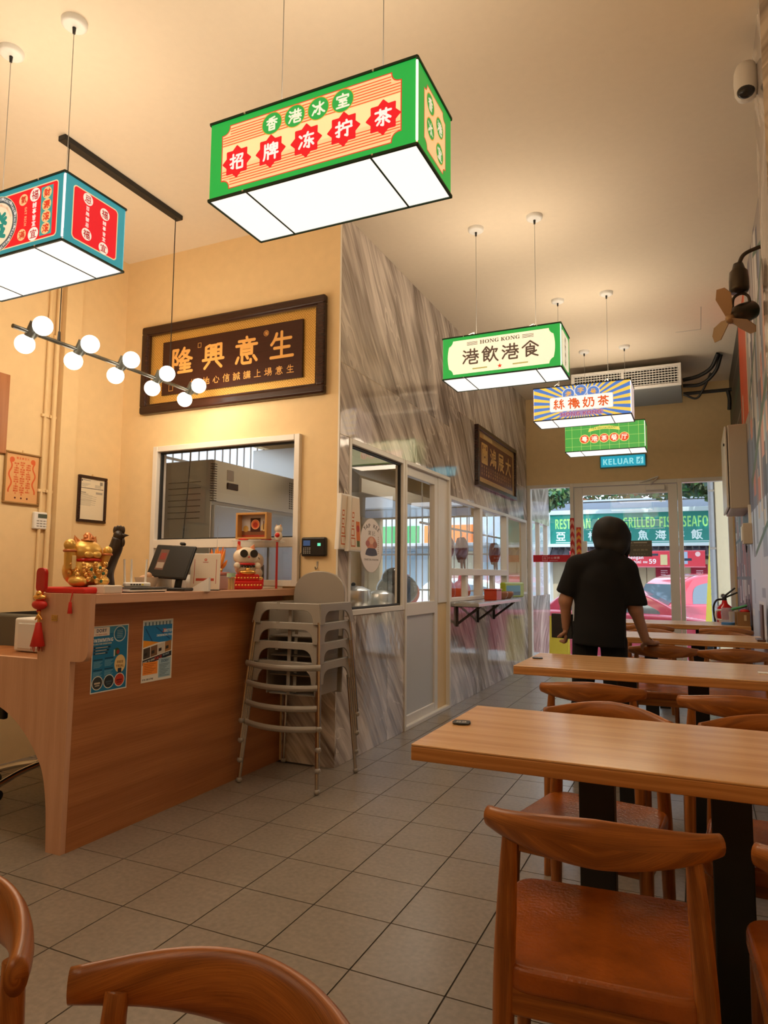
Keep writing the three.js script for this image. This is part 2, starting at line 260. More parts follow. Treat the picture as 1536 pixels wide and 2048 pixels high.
const disc = (g, x, y, r, fill, line, lw = 4) => { g.beginPath(); g.arc(x, y, r, 0, 7); g.fillStyle = fill; g.fill(); if (line) { g.strokeStyle = line; g.lineWidth = lw; g.stroke(); } };
function rrect(g, x, y, w, h, r, fill, line, lw = 4) { g.beginPath(); g.roundRect(x, y, w, h, r); if (fill) { g.fillStyle = fill; g.fill(); } if (line) { g.strokeStyle = line; g.lineWidth = lw; g.stroke(); } }
const fill = (g, c, x, y, w, h) => { g.fillStyle = c; g.fillRect(x, y, w, h); };
// ---------------------------------------------------------------- the room shell
const XM = -2.036, ZP = -3.7485, ZF = -8.976, XL = -3.9, XR = 0.42, H = 3.534, XK = -4.5;
{ // floor: grey stoneware tiles 30 cm square on dark joints
  const f = struct('floor', 'grey beige square floor tiles with dark joints');
  mesh(f, 'screed', span(XK - 0.1, XR + 0.13, -0.12, -0.003, 4.1, ZF - 0.12), M.grout);
  const list = [], v = new THREE.Vector3(); camera.updateMatrixWorld();
  const inv = camera.matrixWorld.clone().invert();
  for (let i = -9; i <= 7; i++) for (let j = -13; j < 30; j++) {
    let x0 = -1.8763 + 0.3 * i, x1 = x0 + 0.3, z1 = -0.1026 - 0.3 * j, z0 = z1 - 0.3;
    x0 = Math.max(x0, XK); x1 = Math.min(x1, XR); z0 = Math.max(z0, ZF); z1 = Math.min(z1, 4);
    if (x1 - x0 < 0.02 || z1 - z0 < 0.02) continue;
    if ((x0 + x1) / 2 < XM - 0.05 && (z0 + z1) / 2 < ZP - 0.1) continue;      // kitchen floor is laid as one field below
    v.set((x0 + x1) / 2, 0, (z0 + z1) / 2).applyMatrix4(inv);
    const inFrame = v.z < -0.4 && Math.abs(v.x / v.z) < 0.66 && v.y / -v.z > -0.86;
    list.push({ x0, x1, z0, z1, d: inFrame ? v.length() : 1e3 + v.length() });
  }
  list.sort((a, b) => a.d - b.d);
  const shape = (t) => metric(span(t.x0 + 0.0025, t.x1 - 0.0025, -0.011, 0, t.z0 + 0.0025, t.z1 - 0.0025), 'x', Math.floor(t.x0 * 7.3) * 0.37, Math.floor(t.z0 * 5.1) * 0.53);
  list.slice(0, 300).forEach((t) => mesh(f, 'tile', shape(t), M.tile));
  mesh(f, 'tile_field', list.slice(300).map(shape), M.tile).userData.kind = 'stuff';
  mesh(f, 'kitchen_paving', metric(span(XK, XM - 0.1, -0.01, 0, ZP - 0.1, ZF)), M.tile);
}
{ const c = struct('ceiling', 'flat cream plaster ceiling'); mesh(c, 'plaster', metric(span(XK - 0.1, XR + 0.13, H, H + 0.14, 4.1, ZF - 0.12)), M.ceiling);
  mesh(c, 'access_panel_joint', [span(-0.12, 0.10, H - 0.0012, H, -7.00, -6.995), span(0.10, 0.104, H - 0.0012, H, -7.0, -6.4)], M.grey); }
{ const w = struct('wall_rear'); mesh(w, 'plaster', metric(span(XL - 0.1, XR + 0.13, 0, H, 4, 4.1)), M.wall); }
{ const w = struct('wall_left', 'yellow painted side wall with a pilaster and two conduits');
  mesh(w, 'plaster', metric([span(XL - 0.1, XL, 0, H, ZP - 0.1, 4)]), M.wall);
  mesh(w, 'pilaster', metric([span(XL, XL + 0.05, 0, H, -3.30, -3.17)]), M.wall);
  for (const [z, x] of [[-3.075, 0.014], [-3.135, 0.02]]) mesh(w, 'conduit', [rod([XL + x, 1.0, z], [XL + x, H, z], x - 0.004), ...[1.7, 2.2, 2.75].map((y) => rbox(0.02, 0.02, 0.05, 0.003, XL + 0.012, y, z))], M.wall);
  mesh(w, 'plank', metric(rspan(XL, XL + 0.02, 1.9, 2.4, -2.81, -2.2), 'y'), M.counterFront, 'brown wooden panel');
  mesh(w, 'skirting', span(XL, XL + 0.012, 0.86, 0.92, -3.7, 1), M.black, 'black strip');
}
{ const w = struct('wall_back', 'yellow painted wall behind the counter with a serving window');
  const z0 = ZP - 0.1;
  mesh(w, 'plaster', metric([span(XK, -3.557, 0, H, z0, ZP), span(-2.318, XM - 0.014, 0, H, z0, ZP), span(-3.557, -2.318, 2.08, H, z0, ZP), span(-3.557, -2.318, 0, 1.09, z0, ZP)]), M.wall);
  mesh(w, 'marble_slab', metric(span(-2.42, XM, 0, 0.86, ZP, ZP + 0.013), 'x', 2.9, 0.4), M.marble, 'marble cladding at the foot of the wall');
  mesh(w, 'corner_trim', [span(XM - 0.014, XM - 0.002, 0.86, H, ZP, ZP + 0.004)], M.whiteAlu, 'pale metal corner trim');
}
function slab(x0, x1, y0, y1, za, zb, i) {   // uv: u away from the room, v up, each slab cut from its own place of the block
  const g = clean(span(x0, x1, y0, y1, za, zb)), p = g.attributes.position, uv = g.attributes.uv, L = Math.abs(za - zb), ou = ((i * 0.618) % 1) * Math.max(0, 2.95 - L), ov = ((i * 0.382 + 0.2) % 1) * Math.max(0, 2.95 - (y1 - y0));
  for (let k = 0; k < p.count; k++) uv.setXY(k, za - p.getZ(k) + (p.getX(k) - x0) + ou, p.getY(k) - y0 + ov);
  return g;
}
{ const w = struct('wall_marble', 'side wall clad with polished grey brown marble slabs');
  const X0 = XM - 0.104, X1 = XM - 0.014;
  mesh(w, 'core', metric([span(X0, X1, 2.06, H, -5.866, ZP - 0.1), span(X0, X1, 1.9, H, ZF, -5.866), span(X0, X1, 0, 2.06, -3.876, ZP - 0.1), span(X0, X1, 0, 0.905, -4.808, -3.876), span(X0, X1, 0, 0.93, ZF, -5.866), span(X0, X1, 0.93, 1.9, ZF, -8.93)], 'x'), M.wall);
  const slabs = [[ZP, -5.856, 2.53, H], [ZP, -5.856, 2.06, 2.53], [-5.856, -6.62, 2.74, H], [-5.856, -6.62, 1.9, 2.74], [-6.62, ZF, 2.33, H], [-6.62, ZF, 1.9, 2.33],
    [ZP, -3.876, 0.905, 2.06], [ZP, -4.006, 0, 0.905], [-4.006, -4.504, 0, 0.905], [-4.504, -4.808, 0, 0.905], [-5.878, -6.68, 0, 0.93], [-6.68, -7.45, 0, 0.93], [-7.45, -8.2, 0, 0.93], [-8.2, ZF, 0, 0.93], [-8.93, ZF, 0.93, 1.9]];
  slabs.forEach(([za, zb, y0, y1], i) => mesh(w, 'marble_slab', slab(X1, XM, y0 + 0.0015, y1 - 0.0015, za - 0.0015, zb + 0.0015, i), M.marble));
  mesh(w, 'joint_strip', [span(X1, XM - 0.0015, 2.527, 2.533, -5.856, ZP), span(X1, XM - 0.0015, 2.737, 2.743, -6.62, -5.856), span(X1, XM - 0.0015, 2.327, 2.333, ZF, -6.62)], M.brass, 'thin brass strip');
}
{ const w = struct('wall_far', 'yellow painted end wall above the glass front');
  mesh(w, 'plaster', metric([span(0.399, XR + 0.1, 0, 2.37, ZF - 0.12, ZF), span(XM - 0.1, XR + 0.1, 2.37, H, ZF - 0.12, ZF), span(XK - 0.1, -4.2, 0, H, ZF - 0.12, ZF), span(-2.35, XM - 0.03, 0, H, ZF - 0.12, ZF), span(-4.2, -2.35, 1.98, H, ZF - 0.12, ZF), span(-4.2, -2.35, 0, 0.72, ZF - 0.12, ZF)]), M.wall);
  for (let x = -4.12; x < -2.38; x += 0.095) mesh(w, 'bar', rod([x, 0.72, ZF - 0.06], [x, 1.98, ZF - 0.06], 0.009, 0.009, 6), M.whiteAlu);
  for (const y of [0.95, 1.45]) mesh(w, 'rail', span(-4.2, -2.35, y, y + 0.025, ZF - 0.07, ZF - 0.05), M.whiteAlu); }
{ const w = struct('wall_kitchen', 'kitchen wall with a barred opening'), o = [-8.6, -4.3, 0.95, 2.62];
  mesh(w, 'plaster', metric([span(XK - 0.1, XK, 0, o[2], ZF - 0.12, ZP), span(XK - 0.1, XK, o[3], H, ZF - 0.12, ZP), span(XK - 0.1, XK, o[2], o[3], o[1], ZP), span(XK - 0.1, XK, o[2], o[3], ZF - 0.12, o[0])]), M.wall);
  for (let z = o[0] + 0.08; z < o[1]; z += 0.125) mesh(w, 'bar', rod([XK - 0.05, o[2], z], [XK - 0.05, o[3], z], 0.009, 0.009, 6), M.whiteAlu);
  for (const y of [1.25, 1.75, 2.25]) mesh(w, 'rail', span(XK - 0.06, XK - 0.04, y, y + 0.025, o[0], o[1]), M.whiteAlu);
}
{ const w = struct('wall_right', 'side wall covered with a printed street mural');
  mesh(w, 'plaster', metric([span(XR, XR + 0.12, 0, H, ZF - 0.12, 4)]), M.wall);
  mesh(w, 'column', metric([span(0.303, XR, 0, H, -3.35, -2.98)], 'x', 1.2, 0), M.marble, 'marble clad column');
  const Zm = [ZF, -3.36], m = printed(1400, 880, (g, W, Hh) => {
    const X = (z) => (z - Zm[0]) / (Zm[1] - Zm[0]) * W, Y = (y) => (1 - y / H) * Hh, R = (z0, z1, y0, y1, c) => fill(g, c, X(z0), Y(y1), X(z1) - X(z0), Y(y0) - Y(y1));
    R(ZF, -3.3, 0, H, '#8f9db4'); R(-7.1, -3.3, 0, 1.7, '#c8d5ee'); R(-7.1, -3.3, 2.3, H, '#a79c95'); R(-7.1, -3.3, 1.7, 2.3, '#6f7d98');
    for (let i = 0; i < 90; i++) { const z = rr(-6.2, -3.4), y = rr(1.3, 3.3), w = rr(0.02, 0.16), h = rr(0.2, 0.9); R(z, z + w, y, y + h, ['#555a70', '#c9c2c0', '#7c86a0', '#8e7b80', '#3f4356', '#d8d2ce', '#98a9bd'][i % 7]); }
    for (let i = 0; i < 26; i++) { const z = rr(-6.0, -3.6), y = rr(1.7, 2.9), w = rr(0.06, 0.2), h = rr(0.15, 0.4); R(z, z + w, y, y + h, ['#d89484', '#c9806e', '#e0b09c'][i % 3]); }
    for (let i = 0; i < 40; i++) { const z = rr(-7.0, -3.4), y = rr(0, 1.5); R(z, z + rr(0.02, 0.5), y, y + rr(0.01, 0.3), ['#c6d2ea', '#a9b9d6', '#dde3f0', '#93a4c4'][i % 4]); }
    R(ZF, -7.0, 2.55, H, '#2b2722'); for (let i = 0; i < 24; i++) R(ZF + i * 0.085, ZF + i * 0.085 + 0.03, 2.6, 3.4, i % 3 ? '#3a342d' : '#1c1916'); R(ZF, -7.0, 2.98, 3.08, '#304434'); R(ZF, -7.0, 2.72, 2.74, '#8b8074'); R(ZF, -7, 3.26, 3.275, '#8b8074');
    R(-7.0, -6.1, 2.5, H, '#cc4a14'); R(-6.14, -6.08, 2.5, H, '#d8b894');
    R(ZF, -6.6, 0, 2.45, '#4a372c'); for (let i = 0; i < 110; i++) { const z = rr(ZF, -6.75), y = rr(0.9, 2.4); R(z, z + rr(0.04, 0.2), y, y + rr(0.03, 0.5), ['#a1472a', '#6d2c1a', '#c9beb0', '#8a7a68', '#2a1c16', '#d9d2c6', '#7c3a22'][i % 7]); }
    for (const y of [1.15, 1.55, 1.95]) R(ZF, -6.6, y, y + 0.03, '#26382a'); R(ZF, -6.6, 0.1, 0.85, '#241a15');
    const beam = (z0, y0, z1, y1, t) => { g.strokeStyle = '#4d6b5b'; g.lineWidth = t; g.beginPath(); g.moveTo(X(z0), Y(y0)); g.lineTo(X(z1), Y(y1)); g.stroke(); };
    beam(-6.0, 2.55, -3.5, 3.6, 16); beam(-6.1, 1.9, -3.5, 2.75, 22); beam(-6.0, 1.35, -3.5, 1.75, 10); beam(-5.2, 3.4, -3.5, 2.9, 8);
  }, 0.45);
  const g = new THREE.PlaneGeometry(Zm[1] - Zm[0], H).rotateY(-Math.PI / 2).translate(XR - 0.003, H / 2, (Zm[0] + Zm[1]) / 2);
  mesh(w, 'mural', g, m, 'printed street scene');
}
// ---------------------------------------------------------------- windows and doors
const barX = (x0, x1, y, z, t, d) => rspan(x0, x1, y - t / 2, y + t / 2, z - d / 2, z + d / 2, 0.003);
function frameZ(parent, name, x0, x1, y0, y1, z, t, d, mat = M.whiteAlu) {      // a frame standing across z
  mesh(parent, name, [rspan(x0, x0 + t, y0, y1, z - d / 2, z + d / 2), rspan(x1 - t, x1, y0, y1, z - d / 2, z + d / 2), rspan(x0 + t, x1 - t, y1 - t, y1, z - d / 2, z + d / 2), rspan(x0 + t, x1 - t, y0, y0 + t, z - d / 2, z + d / 2)], mat);
}
function frameX(parent, name, z0, z1, y0, y1, x, t, d, mat = M.whiteAlu) {      // a frame standing across x, z0 < z1
  mesh(parent, name, [rspan(x - d / 2, x + d / 2, y0, y1, z0, z0 + t), rspan(x - d / 2, x + d / 2, y0, y1, z1 - t, z1), rspan(x - d / 2, x + d / 2, y1 - t, y1, z0 + t, z1 - t), rspan(x - d / 2, x + d / 2, y0, y0 + t, z0 + t, z1 - t)], mat);
}
const paneZ = (x0, x1, y0, y1, z) => new THREE.PlaneGeometry(x1 - x0, y1 - y0).translate((x0 + x1) / 2, (y0 + y1) / 2, z);
const paneX = (z0, z1, y0, y1, x) => new THREE.PlaneGeometry(z1 - z0, y1 - y0).rotateY(Math.PI / 2).translate(x, (y0 + y1) / 2, (z0 + z1) / 2);
{ const w = struct('window_1', 'white framed serving window in the yellow wall'), z = ZP - 0.02;
  frameZ(w, 'frame', -3.557, -2.318, 1.09, 2.08, z, 0.04, 0.1); mesh(w, 'transom', barX(-3.52, -2.355, 1.375, z, 0.06, 0.1), M.whiteAlu);
  mesh(w, 'gasket', [barX(-3.517, -2.358, 2.035, z, 0.012, 0.03), barX(-3.517, -2.358, 1.41, z, 0.012, 0.03), rspan(-3.517, -3.505, 1.41, 2.03, z - 0.015, z + 0.015)], M.black);
  mesh(w, 'pane', paneZ(-3.517, -2.358, 1.405, 2.04, z), M.glass); mesh(w, 'pane', paneZ(-3.517, -2.358, 1.13, 1.345, z), M.glass); }
{ const w = struct('window_2', 'fixed kitchen window in the marble wall'), x = XM - 0.03;
  frameX(w, 'frame', -4.808, -3.876, 0.905, 2.06, x, 0.036, 0.07); mesh(w, 'gasket', [rspan(x - 0.01, x + 0.012, 2.008, 2.024, -4.77, -3.912), rspan(x - 0.01, x + 0.012, 0.941, 0.957, -4.77, -3.912), rspan(x - 0.01, x + 0.012, 0.941, 2.024, -4.772, -4.757)], M.black);
  mesh(w, 'pane', paneX(-4.772, -3.912, 0.941, 2.024, x), M.glass); }
{ const d = struct('door_2', 'white framed kitchen door with a glazed upper half'), x = XM - 0.045;
  frameX(d, 'door_frame', -5.856, -4.808, 0.0, 2.06, x + 0.01, 0.03, 0.09); mesh(d, 'filler_panel', rspan(x - 0.02, x + 0.03, 0.93, 2.03, -5.83, -5.60), M.whiteAlu); mesh(d, 'filler_wall', span(x - 0.02, x + 0.02, 0.0, 0.93, -5.83, -5.61), M.wall);
  frameX(d, 'leaf_frame', -5.60, -4.838, 0.02, 2.03, x, 0.075, 0.05); mesh(d, 'mid_rail', rspan(x - 0.025, x + 0.025, 0.85, 0.95, -5.53, -4.91), M.whiteAlu); mesh(d, 'lower_panel', span(x - 0.01, x + 0.01, 0.09, 0.86, -5.53, -4.91), std([0.55, 0.56, 0.56], 0.35));
  mesh(d, 'pane', paneX(-5.53, -4.91, 0.95, 1.96, x), M.glass); mesh(d, 'threshold', rspan(x - 0.04, x + 0.045, 0, 0.02, -5.6, -4.84), M.whiteAlu); }
{ const w = struct('window_3', 'long row of kitchen windows with small sliding panes below'), x = XM - 0.03;
  frameX(w, 'frame', -8.93, -5.866, 0.93, 1.9, x, 0.035, 0.07);
  for (const z of [-6.85, -7.92]) mesh(w, 'mullion', rspan(x - 0.035, x + 0.035, 0.965, 1.865, z - 0.045, z + 0.045), M.whiteAlu);
  mesh(w, 'transom', rspan(x - 0.035, x + 0.04, 1.17, 1.235, -7.9, -5.9), M.whiteAlu);
  for (const z of [-6.38, -7.36]) mesh(w, 'sliding_stile', rspan(x - 0.02, x + 0.025, 0.965, 1.17, z - 0.04, z + 0.04), M.whiteAlu);
  for (const [a, b, y0] of [[-6.81, -5.9, 1.235], [-7.875, -6.895, 1.235], [-8.895, -7.965, 0.965]]) mesh(w, 'pane', paneX(a, b, y0, 1.865, x), M.glass);
  for (const [a, b] of [[-6.34, -5.9], [-6.81, -6.42], [-7.32, -6.895], [-7.875, -7.4]]) mesh(w, 'pane', paneX(a, b, 0.965, 1.17, x), M.glass); }
const doorZ = ZF - 0.05;
{ const w = struct('window_4', 'glass sidelight left of the street door');
  frameZ(w, 'frame', -2.034, -1.43, 0, 2.37, doorZ, 0.045, 0.1, M.whiteAlu); mesh(w, 'pane', paneZ(-1.99, -1.475, 0.045, 2.325, doorZ), M.glass); }
{ const w = struct('window_5', 'glass sidelight right of the street door');
  frameZ(w, 'frame', -0.19, 0.40, 0, 2.37, doorZ, 0.05, 0.1, M.whiteAlu); mesh(w, 'pane', paneZ(-0.14, 0.35, 0.05, 2.32, doorZ), M.glass); }
{ const d = struct('door_1', 'white aluminium framed glass street door');
  mesh(d, 'door_head', rspan(-1.43, -0.19, 2.32, 2.37, doorZ - 0.05, doorZ + 0.05), M.whiteAlu);
  frameZ(d, 'leaf_frame', -1.425, -0.195, 0.01, 2.315, doorZ, 0.105, 0.05); mesh(d, 'pane', paneZ(-1.32, -0.30, 0.115, 2.21, doorZ), M.glass);
  mesh(d, 'handle', [rod([-1.37, 0.85, doorZ + 0.07], [-1.37, 1.25, doorZ + 0.07], 0.012), rod([-1.37, 0.9, doorZ + 0.02], [-1.37, 0.9, doorZ + 0.07], 0.008), rod([-1.37, 1.2, doorZ + 0.02], [-1.37, 1.2, doorZ + 0.07], 0.008)], M.chrome);
  mesh(d, 'lock_box', rspan(-1.33, -1.27, 1.35, 1.62, doorZ + 0.025, doorZ + 0.06), M.whiteAlu);
  mesh(d, 'door_closer', [rspan(-0.55, -0.33, 2.24, 2.30, doorZ + 0.03, doorZ + 0.08), rod([-0.5, 2.31, doorZ + 0.05], [-0.40, 2.40, doorZ + 0.12], 0.008), rod([-0.40, 2.40, doorZ + 0.12], [-0.62, 2.34, doorZ + 0.06], 0.008)], M.whiteAlu); }
// ---------------------------------------------------------------- hanging sign lanterns
const LW = 0.77, LH = 0.283, LD = 0.31;
function burst(g, x, y, r, c) { g.beginPath(); for (let i = 0; i < 16; i++) { const a = i / 16 * Math.PI * 2 - Math.PI / 2, q = i % 2 ? r * 0.80 : r * 1.06; g.lineTo(x + Math.cos(a) * q, y + Math.sin(a) * q); } g.closePath(); g.fillStyle = c; g.strokeStyle = c; g.lineWidth = r * 0.14; g.lineJoin = 'round'; g.fill(); g.stroke(); }
function ticket(g, x, y, w, h, r, fillc, line) { g.beginPath(); g.moveTo(x + r, y); g.lineTo(x + w - r, y); g.quadraticCurveTo(x + w - r, y + r, x + w, y + r); g.lineTo(x + w, y + h - r); g.quadraticCurveTo(x + w - r, y + h - r, x + w - r, y + h); g.lineTo(x + r, y + h); g.quadraticCurveTo(x + r, y + h - r, x, y + h - r); g.lineTo(x, y + r); g.quadraticCurveTo(x + r, y + r, x + r, y); g.closePath(); g.fillStyle = fillc; g.fill(); g.strokeStyle = line; g.lineWidth = 5; g.stroke(); }
const FACES = {
  lemonTea: [(g, W, H2) => { fill(g, '#22b34b', 0, 0, W, H2); ticket(g, 70, 34, W - 140, H2 - 68, 46, '#fbd9a0', '#e8402a');
    g.save(); g.beginPath(); g.rect(118, 40, W - 236, H2 - 80); g.rect(74, 82, W - 148, H2 - 164); g.clip(); g.strokeStyle = '#ee5a30'; g.lineWidth = 5; for (let y = 52; y < H2 - 40; y += 14) if (y < 138 || y > 262) { g.beginPath(); g.moveTo(74, y); g.lineTo(W - 74, y); g.stroke(); } fill(g, '#fdeeb0', 76, 142, W - 152, 112); g.restore();
    [...'香港冰室'].forEach((c, i) => { const x = W / 2 - 190 + i * 127; disc(g, x, 92, 56, '#2fae4e', '#f2a43c', 4); glyph(g, c, x, 92, 72, '#fffbe8', 13); });
    [...'招牌冻拧茶'].forEach((c, i) => { const x = 160 + i * 196; burst(g, x, 234, 75, '#ec1c28'); glyph(g, c, x, 234, 88, '#ffffff', 13); }); },
  (g, W, H2) => { fill(g, '#22b34b', 0, 0, W, H2); ticket(g, 80, 44, W - 160, H2 - 88, 36, '#fbd9a0', '#e8402a'); [...'香港冰室'].forEach((c, i) => { const x = W / 2 + (i % 2 ? 62 : -62), y = H2 / 2 + [-90, -50, 30, 80][i]; disc(g, x, y, 48, '#2fae4e', '#f2a43c', 4); glyph(g, c, x, y, 62, '#fffbe8', 13); }); }],
  fortune: [(g, W, H2) => { fill(g, '#2f96a4', 0, 0, W, H2); rrect(g, 46, 34, W - 92, H2 - 68, 22, '#ee1c2a', '#f6dcb0', 7);
    const cx = W / 2, cy = H2 / 2; disc(g, cx, cy, 176, '#4c5a60', '#f6dcb0', 4); disc(g, cx, cy, 138, '#f8e6c8'); glyph(g, '發', cx, cy + 4, 170, '#1d8f86', 15);
    for (let i = 0; i < 12; i++) { g.save(); g.translate(cx, cy); g.rotate(i / 12 * Math.PI * 2); text(g, 'WEALTH', 0, -157, 21, '#fff', 'serif'); g.restore(); }
    for (let i = 0; i < 5; i++) { g.save(); g.translate(cx, cy); g.rotate(-1 + i * 0.5); text(g, 'FORTUNE', 0, -118, 17, '#d9a58c', 'serif'); g.restore(); }
    for (const s of [-1, 1]) { const X = (d) => cx + s * d;
      for (const [c, y] of [['氣', 92], ['滿', H2 - 92]]) { disc(g, X(222), y, 36, '#f3c590'); glyph(g, c, X(222), y, 50, '#d3402a', 12); }
      g.save(); g.translate(X(246), cy); g.rotate(Math.PI / 2); text(g, 'GET RICH', 0, 0, 27, '#f3b183'); g.restore();
      for (const [c, y] of [['福', 82], ['宜', H2 - 78]]) { disc(g, X(318), y, 42, '#fffaf2'); glyph(g, c, X(318), y, 58, '#b3303a', 10); }
      glyphs(g, '諸事皆宜', X(318), cy + 2, 34, 38, '#ffffff', 13, true);
      fill(g, '#43a3a0', X(418) - 48, 52, 96, H2 - 104); [...'财源滚滚'].forEach((c, i) => { const y = 92 + i * 72; disc(g, X(418), y, 36, '#f5c88e'); glyph(g, c, X(418), y, 52, '#dc3a22', 13); }); } },
  (g, W, H2) => { fill(g, '#3aa0b4', 0, 0, W, H2); rrect(g, 56, 40, W - 112, H2 - 80, 24, '#ef1f30', '#f6dcb0', 7);
    for (const [x, a, b, mid, dy] of [[W / 2 - 62, '忌', '福', '百無禁忌', -20], [W / 2 + 66, '福', '宜', '諸事皆宜', 10]]) { disc(g, x, 100 + dy, 36, '#fffaf2'); glyph(g, a, x, 100 + dy, 50, '#b3303a', 11); disc(g, x, 316 + dy, 36, '#fffaf2'); glyph(g, b, x, 316 + dy, 50, '#b3303a', 11); glyphs(g, mid, x, 208 + dy, 27, 34, '#ffffff', 13, true); } }],
  drinkEat: [(g, W, H2) => { fill(g, '#27a84a', 0, 0, W, H2);
    g.beginPath(); g.moveTo(100, 34); g.lineTo(W - 100, 34); g.quadraticCurveTo(W - 96, 74, W - 60, 90); g.quadraticCurveTo(W - 34, H2 / 2, W - 60, H2 - 90); g.quadraticCurveTo(W - 96, H2 - 74, W - 100, H2 - 34); g.lineTo(100, H2 - 34); g.quadraticCurveTo(96, H2 - 74, 60, H2 - 90); g.quadraticCurveTo(34, H2 / 2, 60, 90); g.quadraticCurveTo(96, 74, 100, 34); g.fillStyle = '#fdf6da'; g.fill();
    text(g, 'HONG KONG', W / 2, 76, 50, '#4a4038', 'serif', 'bold', 'center', 380);
    for (const s of [-1, 1]) for (let i = 0; i < 3; i++) fill(g, '#4a4038', W / 2 + s * 262 - 52, 62 + i * 13, 104, 5);
    [...'港飲港食'].forEach((c, i) => glyph(g, c, W / 2 - 282 + i * 188, 205, 160, '#54443a', 10));
    for (const s of [-1, 1]) { fill(g, '#7a7a3a', W / 2 + s * 190 - 70, 322, 140, 12); fill(g, '#c8bf72', W / 2 + s * 190 - 66, 325, 132, 6); }
    g.beginPath(); for (let i = 0; i < 10; i++) { const a = i / 10 * Math.PI * 2 - Math.PI / 2, r = i % 2 ? 10 : 24; g.lineTo(W / 2 + Math.cos(a) * r, 330 + Math.sin(a) * r); } g.fillStyle = '#e03a20'; g.fill(); },
  (g, W, H2) => { fill(g, '#27a84a', 0, 0, W, H2); rrect(g, 44, 34, W - 88, H2 - 68, 40, '#fdf6da'); glyphs(g, '港飲港食', W / 2, H2 / 2, 66, 72, '#54443a', 10, true); }],
  milkTea: [(g, W, H2) => { fill(g, '#4f7fd6', 0, 0, W, H2); g.fillStyle = '#f9cf5a'; for (let i = 0; i < 40; i++) { const a = i / 40 * Math.PI * 2, b = a + 0.075; g.beginPath(); g.moveTo(W / 2, H2 * 0.62); g.lineTo(W / 2 + Math.cos(a) * 900, H2 * 0.62 + Math.sin(a) * 900); g.lineTo(W / 2 + Math.cos(b) * 900, H2 * 0.62 + Math.sin(b) * 900); g.fill(); }
    for (const [i, c] of [...'老字号'].entries()) { const x = W / 2 + (i - 1) * 142, y = i === 1 ? 70 : 102; disc(g, x, y, 70, '#5a84d4', '#dfe8ff', 8); glyph(g, c, x, y, 76, '#f2b43a', 12); }
    rrect(g, 190, 132, W - 380, 178, 20, '#ffffff', '#aab6dc', 5); [...'絲襪奶茶'].forEach((c, i) => glyph(g, c, W / 2 - 252 + i * 168, 222, 134, '#d4561c', 11));
    g.save(); g.globalAlpha = 0.8; fill(g, '#9a7cc0', 300, 318, W - 600, 62); g.restore(); text(g, 'HONG KONG', W / 2, 352, 58, '#e0823a', 'sans-serif', 'bold', 'center', 470); text(g, 'HONG KONG', W / 2 - 2, 350, 58, '#7a3aa0', 'sans-serif', 'normal', 'center', 470); },
  (g, W, H2) => { fill(g, '#efe2e0', 0, 0, W, H2); for (let j = 0; j < 9; j++) for (let i = 0; i < 4; i++) { g.beginPath(); g.arc(60 + i * 112 + (j % 2) * 40, 30 + j * 44, 34, 0.3, 3.4); g.strokeStyle = j % 2 ? '#b68ab0' : '#c8737a'; g.lineWidth = 7; g.stroke(); } }],
  canteen: [(g, W, H2) => { fill(g, '#4aa84e', 0, 0, W, H2); g.strokeStyle = '#b8e07e'; g.lineWidth = 4; for (let x = 96; x < W; x += 132) { g.beginPath(); g.moveTo(x, 0); g.lineTo(x, H2); g.stroke(); } for (let y = 70; y < H2; y += 132) { g.beginPath(); g.moveTo(0, y); g.lineTo(W, y); g.stroke(); }
    g.save(); g.beginPath(); g.moveTo(330, 122); g.quadraticCurveTo(W / 2, 60, W - 330, 122); g.lineTo(W - 342, 74); g.quadraticCurveTo(W / 2, 10, 342, 74); g.closePath(); g.fillStyle = '#f0e070'; g.fill(); g.restore(); text(g, 'TEA RESTAURANT', W / 2, 72, 40, '#5a9a3a', 'sans-serif', 'bold', 'center', 360);
    [...'粤港茶餐厅'].forEach((c, i) => { const x = W / 2 + (i - 2) * 138; disc(g, x, 226, 64, '#dc4a24', '#f8cf86', 10); glyph(g, c, x, 226, 84, '#fffdf4', 12); }); },
  (g, W, H2) => { fill(g, '#4aa84e', 0, 0, W, H2); glyphs(g, '粤港茶餐厅', W / 2, H2 / 2, 56, 66, '#dc4a24', 14, true); }],
};
const glowMat = (draw, W, k) => { const t = print(W, 400, draw); return new THREE.MeshStandardMaterial({ map: t, emissiveMap: t, emissive: new THREE.Color(1, 0.97, 0.90), emissiveIntensity: k, roughness: 0.35 }); };
const lampWhite = new THREE.MeshStandardMaterial({ color: lin(0.85, 0.83, 0.8), emissive: new THREE.Color(1, 0.95, 0.89), emissiveIntensity: 1.05, roughness: 0.4 });
const edgeDark = { lemonTea: '#14401f', fortune: '#12413f', drinkEat: '#0f3d1b', milkTea: '#27303f', canteen: '#1d4a28' };
const faceMats = Object.fromEntries(Object.entries(FACES).map(([k, [a, b]]) => [k, [glowMat(a, 1100, 0.8), glowMat(b, 443, 0.66)]]));
